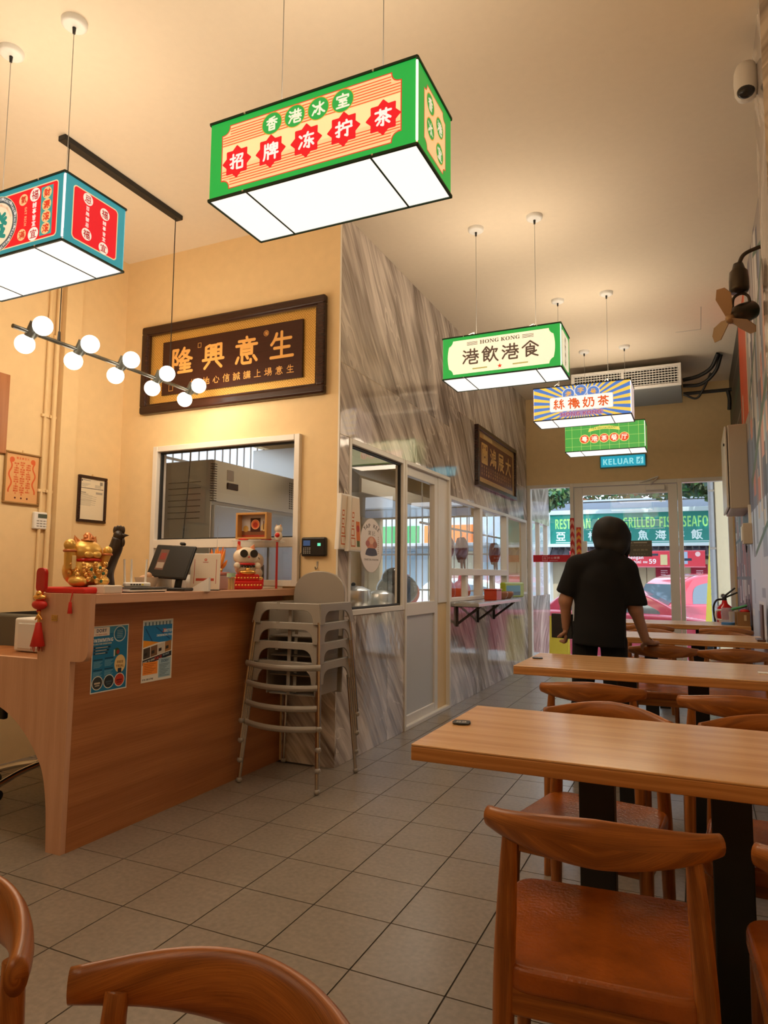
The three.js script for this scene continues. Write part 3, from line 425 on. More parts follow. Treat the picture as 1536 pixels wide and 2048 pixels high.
function lantern(kind, cx, cz, y0, label) {
  const t = thing('sign_lantern', label, 'lantern', [cx, y0, cz], 0, 'hanging box lanterns'), dark = std(edgeDark[kind], 0.5), [fm, em] = faceMats[kind];
  const w = LW / 2, d = LD / 2;
  for (const s of [1, -1]) mesh(t, 'sign_face', new THREE.PlaneGeometry(LW - 0.006, LH - 0.012).rotateY(s > 0 ? 0 : Math.PI).translate(0, LH / 2, s * d), fm);
  for (const s of [1, -1]) mesh(t, 'sign_end', new THREE.PlaneGeometry(LD - 0.012, LH - 0.012).rotateY(s * Math.PI / 2).translate(s * w, LH / 2, 0), em);
  mesh(t, 'edge_frame', [0.003, LH - 0.003].flatMap((y) => [box(LW + 0.004, 0.008, 0.008, 0, y, d), box(LW + 0.004, 0.008, 0.008, 0, y, -d), box(0.008, 0.008, LD, w, y, 0), box(0.008, 0.008, LD, -w, y, 0)]), dark);
  mesh(t, 'light_slit', [box(0.006, LH - 0.03, 0.006, w, LH / 2, d)], lampWhite, 'glowing gap at the corner');
  const sp = w * 0.60;
  for (const [a, b] of [[-w + 0.003, -sp - 0.003], [-sp + 0.003, sp - 0.003], [sp + 0.003, w - 0.003]]) mesh(t, 'light_diffuser', box(b - a, 0.004, LD - 0.01, (a + b) / 2, 0.004, 0), lampWhite, 'glowing white bottom panel');
  for (const s of [sp, -sp]) mesh(t, 'cross_bar', box(0.006, 0.006, LD, s, 0.003, 0), dark);
  for (const x of [-0.24, 0.24]) for (const y of [0.004, LH - 0.004]) mesh(t, 'screw', ball(0.004, x, y, d + 0.004, 1, 1, 1, 8), M.chrome);
  mesh(t, 'top_light_diffuser', box(LW - 0.01, 0.004, LD - 0.01, 0, LH - 0.006, 0), lampWhite);
  for (const s of [-1, 1]) {
    mesh(t, 'hanger', [rod([s * 0.2 - 0.02, LH, d - 0.004], [s * 0.2, LH + 0.05, 0.06], 0.0025, 0.0025, 6), rod([s * 0.2 + 0.02, LH, d - 0.004], [s * 0.2, LH + 0.05, 0.06], 0.0025, 0.0025, 6), rod([s * 0.2, LH + 0.05, 0.06], [s * 0.2, LH + 0.01, 0], 0.0025, 0.0025, 6)], M.white);
    mesh(t, 'cable', rod([s * 0.2, LH, 0], [s * 0.2, H - y0 - 0.03, 0], 0.0016, 0.0016, 6), M.grey);
    const c = mesh(t, 'ceiling_cup', lathe([[0, -0.028], [0.04, -0.026], [0.052, -0.018], [0.054, 0]], 24).translate(s * 0.2, H - y0, 0), M.white);
    mesh(c, 'cord_grip', rod([s * 0.2, H - y0 - 0.028, 0], [s * 0.2, H - y0 - 0.055, 0], 0.008, 0.006), M.black);
  }
  const down = new THREE.RectAreaLight(new THREE.Color(...WARM), LANTERN, LW - 0.03, LD - 0.03); down.name = 'lantern_light'; down.position.set(0, -0.006, 0); down.rotation.x = -Math.PI / 2; t.add(down);
  const up = new THREE.RectAreaLight(new THREE.Color(...WARM), LANTERN_UP, LW - 0.03, LD - 0.03); up.name = 'lantern_light'; up.position.set(0, LH + 0.004, 0); up.rotation.x = Math.PI / 2; t.add(up);
  for (const s of [1, -1]) { const l = new THREE.RectAreaLight(new THREE.Color(1, 0.78, 0.52), LANTERN_SIDE, LW - 0.03, LH - 0.04); l.name = 'lantern_light'; l.position.set(0, LH / 2, s * (d + 0.007)); if (s > 0) l.rotation.y = Math.PI; t.add(l); }
  return t;
}
lantern('fortune', -2.567, -1.912, 2.442, 'red and teal box lantern with round emblem beside the bulb pendant');
lantern('lemonTea', -1.100, -1.922, 2.438, 'large green box lantern with red star badges and orange stripes');
lantern('drinkEat', -1.104, -4.303, 2.450, 'green box lantern with cream panel and brown brush lettering');
lantern('milkTea', -0.819, -5.755, 2.452, 'blue and yellow sunray box lantern with orange lettering');
lantern('canteen', -0.812, -7.215, 2.438, 'green checked box lantern with five red discs above the exit sign');
lantern('drinkEat', -2.567, 0.95, 2.445, 'green box lantern with cream panel over the rear dining area by the yellow wall');
lantern('lemonTea', -1.100, 0.95, 2.445, 'green box lantern with red badges over the rear dining area by the mural wall');

// ---------------------------------------------------------------- bulb pendant over the counter
{ const t = thing('bulb_pendant', 'black bar pendant light with ten round white bulbs', 'pendant lamp', [-3.06, 2.39, -2.9]);
  const bulbMat = new THREE.MeshStandardMaterial({ color: 0xffffff, emissive: new THREE.Color(1, 0.96, 0.88), emissiveIntensity: 2.2, roughness: 0.3 });
  mesh(t, 'ceiling_plate', rbox(0.055, 0.03, 0.93, 0.004, 0, H - 2.39 - 0.015, 0.005), M.blackMetal);
  mesh(t, 'bar', rod([0, 0, 0.69], [0, 0, -0.69], 0.011, 0.011, 14), std([0.16, 0.16, 0.14], 0.22, 0.9));
  for (const z of [0.42, -0.42]) mesh(t, 'cable', [rod([0, 0, z], [0, H - 2.39 - 0.02, z], 0.003, 0.003, 6), rod([0, 0.01, z], [0, 0.06, z], 0.009, 0.006)], M.black);
  for (let i = 0; i < 5; i++) for (const dir of [[0.80, 0.42], [-0.48, -0.80]]) {
    const z = 0.58 - i * 0.3 + (dir[0] > 0 ? -0.012 : 0.012), n = Math.hypot(...dir), u = [dir[0] / n, dir[1] / n];
    mesh(t, 'socket', rod([-u[0] * 0.055, -u[1] * 0.055, z], [u[0] * 0.024, u[1] * 0.024, z], 0.021, 0.021, 16), std([0.16, 0.17, 0.15], 0.3, 0.8));
    const p = [u[0] * 0.068, u[1] * 0.068, z];
    mesh(t, 'bulb', ball(0.049, ...p, 1, 1, 1, 24), bulbMat, 'glowing round bulb');
    const l = new THREE.PointLight(new THREE.Color(...WARM), BULB); l.name = 'bulb_light'; l.position.set(...p); l.shadow.radius = 2.2; l.castShadow = true; t.add(l);
  } }
// ---------------------------------------------------------------- exit sign
{ const t = thing('exit_sign', 'turquoise lit exit sign lettered KELUAR above the street door', 'exit sign', [-0.81, 2.62, ZF]);
  const m = (() => { const x = print(560, 160, (g, W, h) => { fill(g, '#12a8c4', 0, 0, W, h); g.strokeStyle = '#0c7f9c'; g.lineWidth = 8; g.strokeRect(4, 4, W - 8, h - 8); text(g, 'KELUAR', 222, 84, 118, '#9af2ff', 'sans-serif', 'bold', 'center', 400); fill(g, '#9af2ff', 452, 34, 84, 96); g.strokeStyle = '#0f8fae'; g.lineWidth = 11; g.lineCap = 'round'; g.stroke(new Path2D('M500 56L486 84L508 100L500 124M486 84L468 112M494 66L472 76M494 66L518 84')); disc(g, 508, 46, 9, '#0f8fae'); }); return new THREE.MeshStandardMaterial({ map: x, emissiveMap: x, emissive: new THREE.Color(1, 1, 1), emissiveIntensity: 0.75, roughness: 0.3 }); })();
  mesh(t, 'sign_case', rbox(0.55, 0.158, 0.05, 0.006, 0, 0, 0.025), std([0.05, 0.35, 0.42], 0.4));
  mesh(t, 'sign_light_face', new THREE.PlaneGeometry(0.53, 0.14).translate(0, 0, 0.051), m);
  const l = new THREE.RectAreaLight(new THREE.Color(0.3, 0.85, 1), 0.6, 0.5, 0.12); l.name = 'exit_sign_light'; l.position.set(0, 0, 0.055); l.rotation.y = Math.PI; t.add(l);
}
// ---------------------------------------------------------------- framed boards and fittings on the walls
function picture(parentPos, turn, w, h, fw, fd, frameMat, artMat, name, label, category, hook = false) {
  const t = thing(name, label, category, parentPos, turn);
  mesh(t, 'frame', [rbox(w, fw, fd, 0.005, 0, h / 2 - fw / 2, fd / 2), rbox(w, fw, fd, 0.005, 0, -h / 2 + fw / 2, fd / 2), rbox(fw, h - 2 * fw, fd, 0.005, -w / 2 + fw / 2, 0, fd / 2), rbox(fw, h - 2 * fw, fd, 0.005, w / 2 - fw / 2, 0, fd / 2)], frameMat);
  mesh(t, 'print', new THREE.PlaneGeometry(w - 2 * fw, h - 2 * fw).translate(0, 0, fd * 0.4), artMat); mesh(t, 'backing', box(w - 0.01, h - 0.01, 0.006, 0, 0, 0.003), M.darkGrey);
  if (hook) mesh(t, 'hook', [rbox(0.012, 0.02, 0.006, 0.002, 0, h / 2 + 0.006, 0.006)], M.brass);
  return t;
}
const damask = noiseMap(512, 512, (x, y) => { const u = x * 26, v = y * 26, c = Math.sin(u * 6.28) * Math.sin(v * 6.28) + 0.7 * Math.sin((u + v) * 6.28) , n = fbm(x * 60, y * 60, 3, 2); return lerp3([164, 118, 48], [238, 198, 116], clamp(0.5 + c * 0.28 + n * 0.5)); }, [0.5, 0.5]);
{ const t = thing('calligraphy_plaque', 'large dark framed plaque with gold brush characters on yellow wall', 'plaque', [-2.915, 2.655, ZP]);
  const w = 1.56, h = 0.66;
  const rail = (sx, sy, ww, hh) => rbox(ww, hh, 0.05, 0.018, sx, sy, 0.025, 3);
  mesh(t, 'frame', [rail(0, h / 2 - 0.032, w, 0.064), rail(0, -h / 2 + 0.032, w, 0.064), rail(-w / 2 + 0.032, 0, 0.064, h - 0.1), rail(w / 2 - 0.032, 0, 0.064, h - 0.1)], M.darkWood);
  mesh(t, 'inner_bead', [rbox(w - 0.12, 0.012, 0.03, 0.005, 0, h / 2 - 0.066, 0.025), rbox(w - 0.12, 0.012, 0.03, 0.005, 0, -h / 2 + 0.066, 0.025), rbox(0.012, h - 0.12, 0.03, 0.005, -w / 2 + 0.066, 0, 0.025), rbox(0.012, h - 0.12, 0.03, 0.005, w / 2 - 0.066, 0, 0.025)], M.darkWood);
  mesh(t, 'gold_ground', metric(box(w - 0.12, h - 0.12, 0.008, 0, 0, 0.008)), std([1, 1, 1], 0.38, 0.45, { map: damask }), 'gold patterned ground');
  mesh(t, 'board', new THREE.BoxGeometry(1.19, 0.395, 0.014).translate(0.01, -0.005, 0.02), M.darkWood);
  const ink = printed(1600, 532, (g, W, h2) => { fill(g, '#35160f', 0, 0, W, h2); for (let i = 0; i < 500; i++) fill(g, i % 2 ? '#3c1a12' : '#2c110c', rnd() * W, rnd() * h2, 60 + rnd() * 300, 2);
    [...'隆興意生'].forEach((c, i) => { glyph(g, c, 230 + i * 385, 210, 270, '#dba45a', 11); });
    glyphs(g, '地心信誠講上場意生', 1010, 445, 82, 118, '#d8a45c', 9); glyph(g, '坦', 390, 445, 80, '#c08a4a', 8);
    g.strokeStyle = '#c9974f'; g.lineWidth = 4; g.strokeRect(430, 60, 36, 44); disc(g, 1216, 74, 26, '#5a2c1a', '#c9974f', 4); glyph(g, '福', 1216, 74, 34, '#c9974f', 12); g.strokeRect(84, 440, 50, 60); }, 0.3, { metalness: 0.15 });
  mesh(t, 'lettering', new THREE.PlaneGeometry(1.18, 0.387).translate(0.01, -0.005, 0.0275), ink);
}
{ const art = printed(1000, 400, (g, W, h) => { fill(g, '#b08a52', 0, 0, W, h); for (let i = 0; i < 600; i++) fill(g, i % 2 ? '#a17c46' : '#bd9a60', rnd() * W, rnd() * h, 8, 8); fill(g, '#d8b878', 150, 8, 220, 46); rrect(g, 50, 44, W - 100, h - 84, 4, '#5a2114', '#c09050', 6); [...'圖鴻展大'].forEach((c, i) => glyph(g, c, 175 + i * 215, 160, 165, '#d6a860', 11)); for (let i = 0; i < 15; i++) for (let j = 0; j < 3; j++) glyph(g, '誠信地心上生場意坦大展圖宜福事'[(i + j * 4) % 15], 110 + i * 55, 266 + j * 28, 23, '#c79a5c', 11); }, 0.35);
  picture([XM, 2.405, -7.44], Math.PI / 2, 1.63, 0.63, 0.045, 0.045, M.darkWood, art, 'calligraphy_plaque', 'brown framed plaque with small gold columns of characters on marble wall', 'plaque'); }
{ const art = printed(300, 400, (g, W, h) => { fill(g, '#e2ad74', 0, 0, W, h); g.strokeStyle = '#d8602a'; g.lineWidth = 13; for (const s of [-1, 1]) { g.beginPath(); for (let y = 60; y < 330; y += 6) g.lineTo(W / 2 + s * (108 + 12 * Math.sin(y / 22)), y); g.stroke(); disc(g, W / 2 + s * 96, 52, 22, '#d8602a'); } for (let k = 0; k < 5; k++) glyph(g, '福宜事百大'[k], 100 + k * 25, 34, 20, '#d8602a', 12); for (const [x, y0, n] of [[95, 80, 14], [150, 70, 15], [205, 84, 13]]) for (let i = 0; i < n; i++) for (const o of [-14, 0, 14]) { if (o && (i + x) % 4 === 0) continue; glyph(g, '意場信地誠講生心'[(i * 3 + o + x) & 7], x + o, y0 + i * 19, 15, '#cf5320', 13); } for (const x of [95, 150, 205]) disc(g, x, 366, 8, '#5a1f14'); }, 0.35);
  picture([XL, 1.762, -2.938], Math.PI / 2, 0.255, 0.33, 0.012, 0.018, std([0.34, 0.19, 0.06], 0.4), art, 'talisman_frame', 'thin framed orange talisman print on yellow wall', 'picture', true); }
{ const art = printed(300, 400, (g, W, h) => { fill(g, '#e6dcc4', 0, 0, W, h); fill(g, '#333', 14, 14, 14, 16); fill(g, '#777', 34, 16, 90, 5); fill(g, '#8a857c', 244, 20, 34, 34); for (let i = 0; i < 4; i++) fill(g, '#999', 14, 50 + i * 9, 110 - i * 18, 3); fill(g, '#3a3a3a', 10, 92, 280, 6); for (let i = 0; i < 4; i++) fill(g, '#8d8a82', 180, 56 + i * 8, 80, 3); fill(g, '#aaa498', 196, 124, 84, 22); fill(g, '#444', 12, 136, 60, 6); for (let i = 0; i < 12; i++) fill(g, i % 6 ? '#9a968c' : '#4a4843', 12, 152 + i * 10, 90 + ((i * 53) % 110), 3); }, 0.3);
  picture([XL, 1.686, -3.495], Math.PI / 2, 0.25, 0.33, 0.02, 0.02, M.darkWood, art, 'certificate_frame', 'dark brown framed printed certificate on yellow wall', 'picture', true); }
{ const t = thing('alarm_keypad', 'white alarm keypad with grey display on yellow wall', 'keypad', [XL, 1.503, -3.092], Math.PI / 2);
  mesh(t, 'case', rbox(0.128, 0.112, 0.026, 0.008, 0, 0, 0.013), M.white); mesh(t, 'display', box(0.075, 0.026, 0.002, 0, 0.03, 0.0265), std([0.10, 0.12, 0.09], 0.2));
  for (let i = 0; i < 4; i++) for (let j = 0; j < 3; j++) mesh(t, 'button', rbox(0.018, 0.008, 0.004, 0.002, -0.036 + i * 0.024, -0.002 - j * 0.017, 0.026), M.grey); }
{ const t = thing('fingerprint_reader', 'black fingerprint clock with green lit window beside serving window', 'time clock', [-2.20, 1.342, ZP]);
  mesh(t, 'case', rbox(0.178, 0.122, 0.035, 0.012, 0, 0, 0.0175, 3), M.blackGloss); mesh(t, 'screen', box(0.05, 0.034, 0.002, -0.046, 0.024, 0.0355), std([0.03, 0.05, 0.09], 0.1, 0, { emissive: lin(0.02, 0.05, 0.12), emissiveIntensity: 1 }));
  mesh(t, 'sensor_light', box(0.022, 0.018, 0.002, 0.044, 0.014, 0.0355), std([0.1, 0.5, 0.35], 0.2, 0, { emissive: lin(0.15, 0.8, 0.5), emissiveIntensity: 0.9 }));
  for (let i = 0; i < 4; i++) for (let j = 0; j < 4; j++) mesh(t, 'key', rbox(0.009, 0.006, 0.003, 0.0015, -0.066 + i * 0.0145, -0.008 - j * 0.0105, 0.0355), M.grey);
  mesh(t, 'cable', wire([[-0.088, -0.03, 0.012], [-0.105, -0.045, 0.012], [-0.108, -0.09, 0.01], [-0.11, -0.22, 0.008]], 0.0022), M.black); }
one('wall_hook', 'small metal hook on yellow wall below fingerprint clock', 'hook', [wire([[-2.185, 1.245, ZP + 0.003], [-2.185, 1.215, ZP + 0.004], [-2.185, 1.20, ZP + 0.02], [-2.185, 1.215, ZP + 0.03]], 0.0035), rbox(0.012, 0.03, 0.004, 0.001, -2.185, 1.236, ZP + 0.002)], M.steelDull);
{ // paper bags hanging at the marble corner
  const m = printed(256, 512, (g, W, h) => { fill(g, '#e9dac4', 0, 0, W, h); g.strokeStyle = '#c8602a'; g.lineWidth = 12; for (const [y, s] of [[150, 46], [230, 52], [310, 62], [400, 76]]) g.strokeRect(40, y, s + 10, s); fill(g, '#dd7a3c', 160, 230, 80, 190); fill(g, '#5a6a3a', 166, 420, 66, 60); disc(g, 200, 300, 34, '#c04028'); }, 0.7);
  const t = thing('takeaway_bag_bundle', 'bundle of printed paper bags hanging at the marble corner', 'paper bags', [XM, 1.50, -3.83], Math.PI / 2);
  for (const [i, dx] of [[0, -0.06], [1, 0.015]]) { const b = mesh(t, 'bag', poly([[-0.05, 0.17], [0.05, 0.17], [0.085, -0.17], [-0.085, -0.17]], 0.02, 0.006).translate(dx, -0.01 * i, 0.012 + i * 0.03), M.paper);
    const p = new THREE.PlaneGeometry(0.15, 0.33).translate(dx, -0.01 * i, 0.0395 + i * 0.03); const q = p.attributes.position; for (let k = 0; k < q.count; k++) q.setX(k, dx + (q.getX(k) - dx) * (q.getY(k) > 0 ? 0.68 : 1.08)); mesh(b, 'print', p, m); }
  mesh(t, 'string', [rod([-0.05, 0.16, 0.02], [-0.02, 0.21, 0.005], 0.002, 0.002, 6), rod([0.02, 0.16, 0.03], [-0.02, 0.21, 0.005], 0.002, 0.002, 6)], M.cream); }
{ const m = printed(420, 640, (g, W, h) => { g.clearRect(0, 0, W, h); g.save(); g.beginPath(); g.ellipse(W / 2, h / 2, W / 2 - 4, h / 2 - 4, 0, 0, 7); g.fillStyle = '#efe6e0'; g.fill(); g.strokeStyle = '#b9b0a6'; g.lineWidth = 8; g.stroke(); g.restore();
    for (const [i, c] of [...'YAP KEE'].entries()) { const a = -0.62 + i * 0.21; g.save(); g.translate(W / 2 + Math.sin(a) * 210, 300 - Math.cos(a) * 210); g.rotate(a); text(g, c, 0, 0, 64, '#5a5048'); g.restore(); }
    glyph(g, '葉', W / 2 - 36, 178, 58, '#8a7a6c', 8); glyph(g, '記', W / 2 + 36, 178, 58, '#8a7a6c', 8); g.fillStyle = '#d98c6c'; g.beginPath(); g.ellipse(W / 2, 300, 90, 84, 0, 0, 7); g.fill(); disc(g, W / 2 - 70, 300, 36, '#b86a60'); disc(g, W / 2 + 66, 310, 40, '#b07058'); disc(g, W / 2, 266, 40, '#e8b898'); g.fillStyle = '#4e4a58'; g.beginPath(); g.moveTo(W / 2 - 110, 430); g.quadraticCurveTo(W / 2 - 96, 360, W / 2 - 50, 352); g.lineTo(W / 2 + 50, 352); g.quadraticCurveTo(W / 2 + 96, 360, W / 2 + 110, 430); g.quadraticCurveTo(W / 2, 460, W / 2 - 110, 430); g.fill(); text(g, 'CHARCOAL ROASTER', W / 2, 486, 30, '#6a5a50', 'sans-serif', 'bold', 'center', 260); for (let i = 0; i < 9; i++) fill(g, '#b59a84', W - 92, 210 + i * 24, 14, 14); }, 0.5, { alphaTest: 0.5 });
  one('oval_window_sticker', 'white oval shop sticker lettered YAP KEE on kitchen window', 'sticker', new THREE.PlaneGeometry(0.37, 0.375 * 1.02).rotateY(Math.PI / 2).translate(XM - 0.027, 1.373, -4.28), m); }
{ const m = printed(720, 144, (g, W, h) => { fill(g, '#c8102a', 0, 0, W, h); g.strokeStyle = '#f4c8cc'; g.lineWidth = 6; g.strokeRect(176, 24, 90, 96); g.stroke(new Path2D('M205 44V104M222 40L236 60M205 70H240M236 60V104')); glyphs(g, '小心玻璃', 384, 58, 50, 56, '#f6dfe2', 9); text(g, 'CAUTION GLASS', 384, 112, 20, '#f0c4ca'); }, 0.4);
  one('caution_strip', 'red glass warning strip on the left sidelight', 'sticker', new THREE.PlaneGeometry(0.50, 0.092).translate(-1.72, 1.40, doorZ + 0.004), m); }
{ const chev = (a, b) => printed(64, 640, (g, W, h) => { fill(g, b, 0, 0, W, h); g.fillStyle = a; for (let y = -40; y < h; y += 106) { g.beginPath(); g.moveTo(0, y + 44); g.lineTo(W / 2, y); g.lineTo(W, y + 44); g.lineTo(W, y + 98); g.lineTo(W / 2, y + 54); g.lineTo(0, y + 98); g.fill(); } }, 0.4);
  const one_ = (x, y0, y1, m, label) => one('chevron_tape', label, 'tape', new THREE.PlaneGeometry(0.055, y1 - y0).translate(x, (y0 + y1) / 2, doorZ + 0.0525), m);
  one_(-1.452, 1.28, 1.92, chev('#c01c18', '#dd9a84'), 'red and pink chevron tape on the sidelight post'); one('chevron_tape', 'red and yellow chevron tape on the street door stile', 'tape', new THREE.PlaneGeometry(0.06, 0.52).translate(-1.375, 1.54, doorZ + 0.0262), chev('#c8281a', '#e8a030')); }
{ const m = printed(290, 220, (g, W, h) => { fill(g, '#57503f', 0, 0, W, h); fill(g, '#8a8272', 20, 18, 26, 22); fill(g, '#b8b09c', 60, 20, 170, 14); for (let i = 0; i < 5; i++) fill(g, '#8d8470', 30 + i * 50, 62, 34, 6); text(g, '06:21 00:10', W / 2, 128, 34, '#a89c78'); glyphs(g, '生意信誠地上', W / 2, 184, 22, 34, '#948a70', 9); }, 0.4);
  one('opening_hours_plate', 'olive brown opening hours plate on the street door glass', 'sign', new THREE.PlaneGeometry(0.27, 0.2).translate(-0.635, 1.52, doorZ + 0.004), m); }
// ---------------------------------------------------------------- fittings at the ceiling and the mural wall
{ const t = thing('ducted_air_conditioner', 'long ceiling air conditioner with white grille above the lanterns', 'air conditioner', [-0.66, 3.20, -7.72]);
  mesh(t, 'casing', [rbox(1.13, 0.012, 0.8, 0.003, 0, 0.006, -0.41), rbox(1.13, 0.012, 0.8, 0.003, 0, 0.226, -0.41), rbox(0.012, 0.22, 0.8, 0.003, -0.559, 0.116, -0.41), rbox(0.012, 0.22, 0.8, 0.003, 0.559, 0.116, -0.41), rbox(1.13, 0.22, 0.012, 0.003, 0, 0.116, -0.80)], std([0.24, 0.24, 0.23], 0.6)); mesh(t, 'coil', Array.from({ length: 28 }, (_, i) => box(0.004, 0.19, 0.16, -0.53 + i * 0.039, 0.116, -0.62)), M.steelDull); mesh(t, 'grille_frame', [rbox(1.14, 0.03, 0.03, 0.004, 0, 0.225, 0), rbox(1.14, 0.03, 0.03, 0.004, 0, 0.015, 0), ...[-0.555, -0.02, 0.555].map((x) => rbox(0.03, 0.2, 0.03, 0.004, x, 0.12, 0))], M.white);
  for (let i = 0; i < 7; i++) mesh(t, 'louver', box(1.1, 0.006, 0.02, 0, 0.042 + i * 0.027, 0), M.white);
  for (let i = 0; i < 36; i++) mesh(t, 'slat', box(0.005, 0.19, 0.014, -0.535 + i * 0.0305, 0.12, -0.002), M.white);
  for (const x of [-0.45, 0.45]) mesh(t, 'hanger_rod', rod([x, 0.22, -0.6], [x, H - 3.2, -0.6], 0.006), M.steelDull); }
one('refrigerant_pipes', 'black insulated pipes looping from air conditioner to mural wall', 'pipe', [wire([[-0.08, 3.31, -7.95], [0.08, 3.34, -7.95], [0.2, 3.40, -7.9], [0.27, 3.52, -7.8]], 0.022), wire([[-0.08, 3.26, -8.0], [0.1, 3.26, -8.0], [0.24, 3.36, -7.92], [0.3, 3.52, -7.85]], 0.02), wire([[-0.08, 3.18, -8.05], [0.05, 3.12, -8.05], [0.12, 3.2, -8.0], [0.2, 3.36, -7.95]], 0.012)], M.black);
one('drain_pipe', 'black drain pipe with white couplings running to mural wall', 'pipe', [rod([-0.08, 3.20, -8.12], [0.40, 3.20, -8.12], 0.02), wire([[0.36, 3.2, -8.12], [0.375, 3.1, -8.12], [0.37, 2.98, -8.12]], 0.02)], M.black);
{ const t = thing('switch_box', 'tall beige metal switch box on mural wall', 'switch box', [XR, 2.11, -6.85], -Math.PI / 2);
  mesh(t, 'case', rbox(0.86, 0.72, 0.15, 0.01, 0, 0, 0.075), std([0.46, 0.38, 0.28], 0.4)); mesh(t, 'door', rbox(0.84, 0.70, 0.018, 0.006, 0, 0, 0.165), std([0.62, 0.56, 0.46], 0.3)); mesh(t, 'lock', cyl(0.012, 0.012, 0.012, 0, 0, 0).rotateX(Math.PI / 2).translate(0.36, 0.2, 0.178), M.black); }
{ const t = thing('power_socket', 'beige socket box with trunking below switch box', 'socket', [XR, 1.53, -6.35], -Math.PI / 2);
  mesh(t, 'case', rbox(0.16, 0.17, 0.07, 0.008, 0, 0, 0.035), std([0.50, 0.41, 0.29], 0.45)); mesh(t, 'trunking', rbox(0.03, 0.16, 0.022, 0.003, 0.02, 0.16, 0.012), M.cream); mesh(t, 'face_plate', rbox(0.09, 0.12, 0.012, 0.004, 0, 0, 0.075), M.white); mesh(t, 'lead', wire([[0.02, -0.085, 0.05], [0.03, -0.13, 0.05], [-0.02, -0.15, 0.045], [-0.05, -0.1, 0.04]], 0.004), M.black); }
{ const t = thing('security_camera', 'white egg shaped security camera on the marble column', 'camera', [0.262, 3.335, -3.2]);
  mesh(t, 'body', lathe([[0, 0.088], [0.02, 0.087], [0.038, 0.076], [0.047, 0.05], [0.050, 0.0], [0.047, -0.05], [0.036, -0.074], [0.02, -0.083], [0, -0.086]], 28), std([0.72, 0.68, 0.62], 0.35));
  mesh(t, 'lens_window', ball(0.036, -0.004, -0.058, 0.024, 1, 0.8, 0.75), M.blackGloss); mesh(t, 'bracket', [rbox(0.05, 0.05, 0.05, 0.008, 0.035, 0.05, -0.035)], M.cream); }
{ const t = thing('wall_fan', 'dark bronze wall fan on a bent arm above mural', 'fan', [0.26, 2.75, -4.0]);
  const bronze = std([0.075, 0.055, 0.035], 0.28, 0.6), brass = std([0.38, 0.22, 0.10], 0.4, 0.5);
  mesh(t, 'arm', wire([[0.16, 0.19, 0], [0.08, 0.175, 0], [0.02, 0.15, 0], [-0.006, 0.10, 0]], 0.011), bronze);
  mesh(t, 'motor', lathe([[0, 0.085], [0.024, 0.085], [0.034, 0.052], [0.046, 0.038], [0.050, -0.01], [0.050, -0.055], [0.042, -0.075], [0, -0.078]], 24).translate(-0.008, 0.02, 0), bronze);
  mesh(t, 'yoke', wire([[-0.045, -0.14, 0.0], [-0.035, -0.08, 0], [0.0, -0.062, 0], [0.032, -0.08, 0], [0.04, -0.16, 0]], 0.008), bronze);
  const head = mesh(t, 'head', lathe([[0, -0.10], [0.03, -0.095], [0.05, -0.07], [0.056, 0.0], [0.05, 0.04], [0.034, 0.055], [0.03, 0.075], [0, 0.08]], 24), bronze);
  head.position.set(0.0, -0.175, 0.0); head.quaternion.setFromUnitVectors(V(0, 1, 0), V(-0.72, -0.42, 0.55).normalize());
  mesh(head, 'hub', lathe([[0, 0.105], [0.012, 0.104], [0.026, 0.09], [0.03, 0.07], [0, 0.068]], 20), brass);
  for (let i = 0; i < 3; i++) { const b = mesh(head, 'blade', poly([[0.02, -0.012], [0.06, -0.034], [0.13, -0.046], [0.165, -0.02], [0.168, 0.02], [0.12, 0.04], [0.05, 0.022], [0.02, 0.014]], 0.003, 0.001), brass); b.rotation.set(-Math.PI / 2 + 0.3, 0, 0); b.rotation.order = 'YXZ'; b.rotation.y = i * 2.094 + 2.6; b.position.y = 0.085; } }
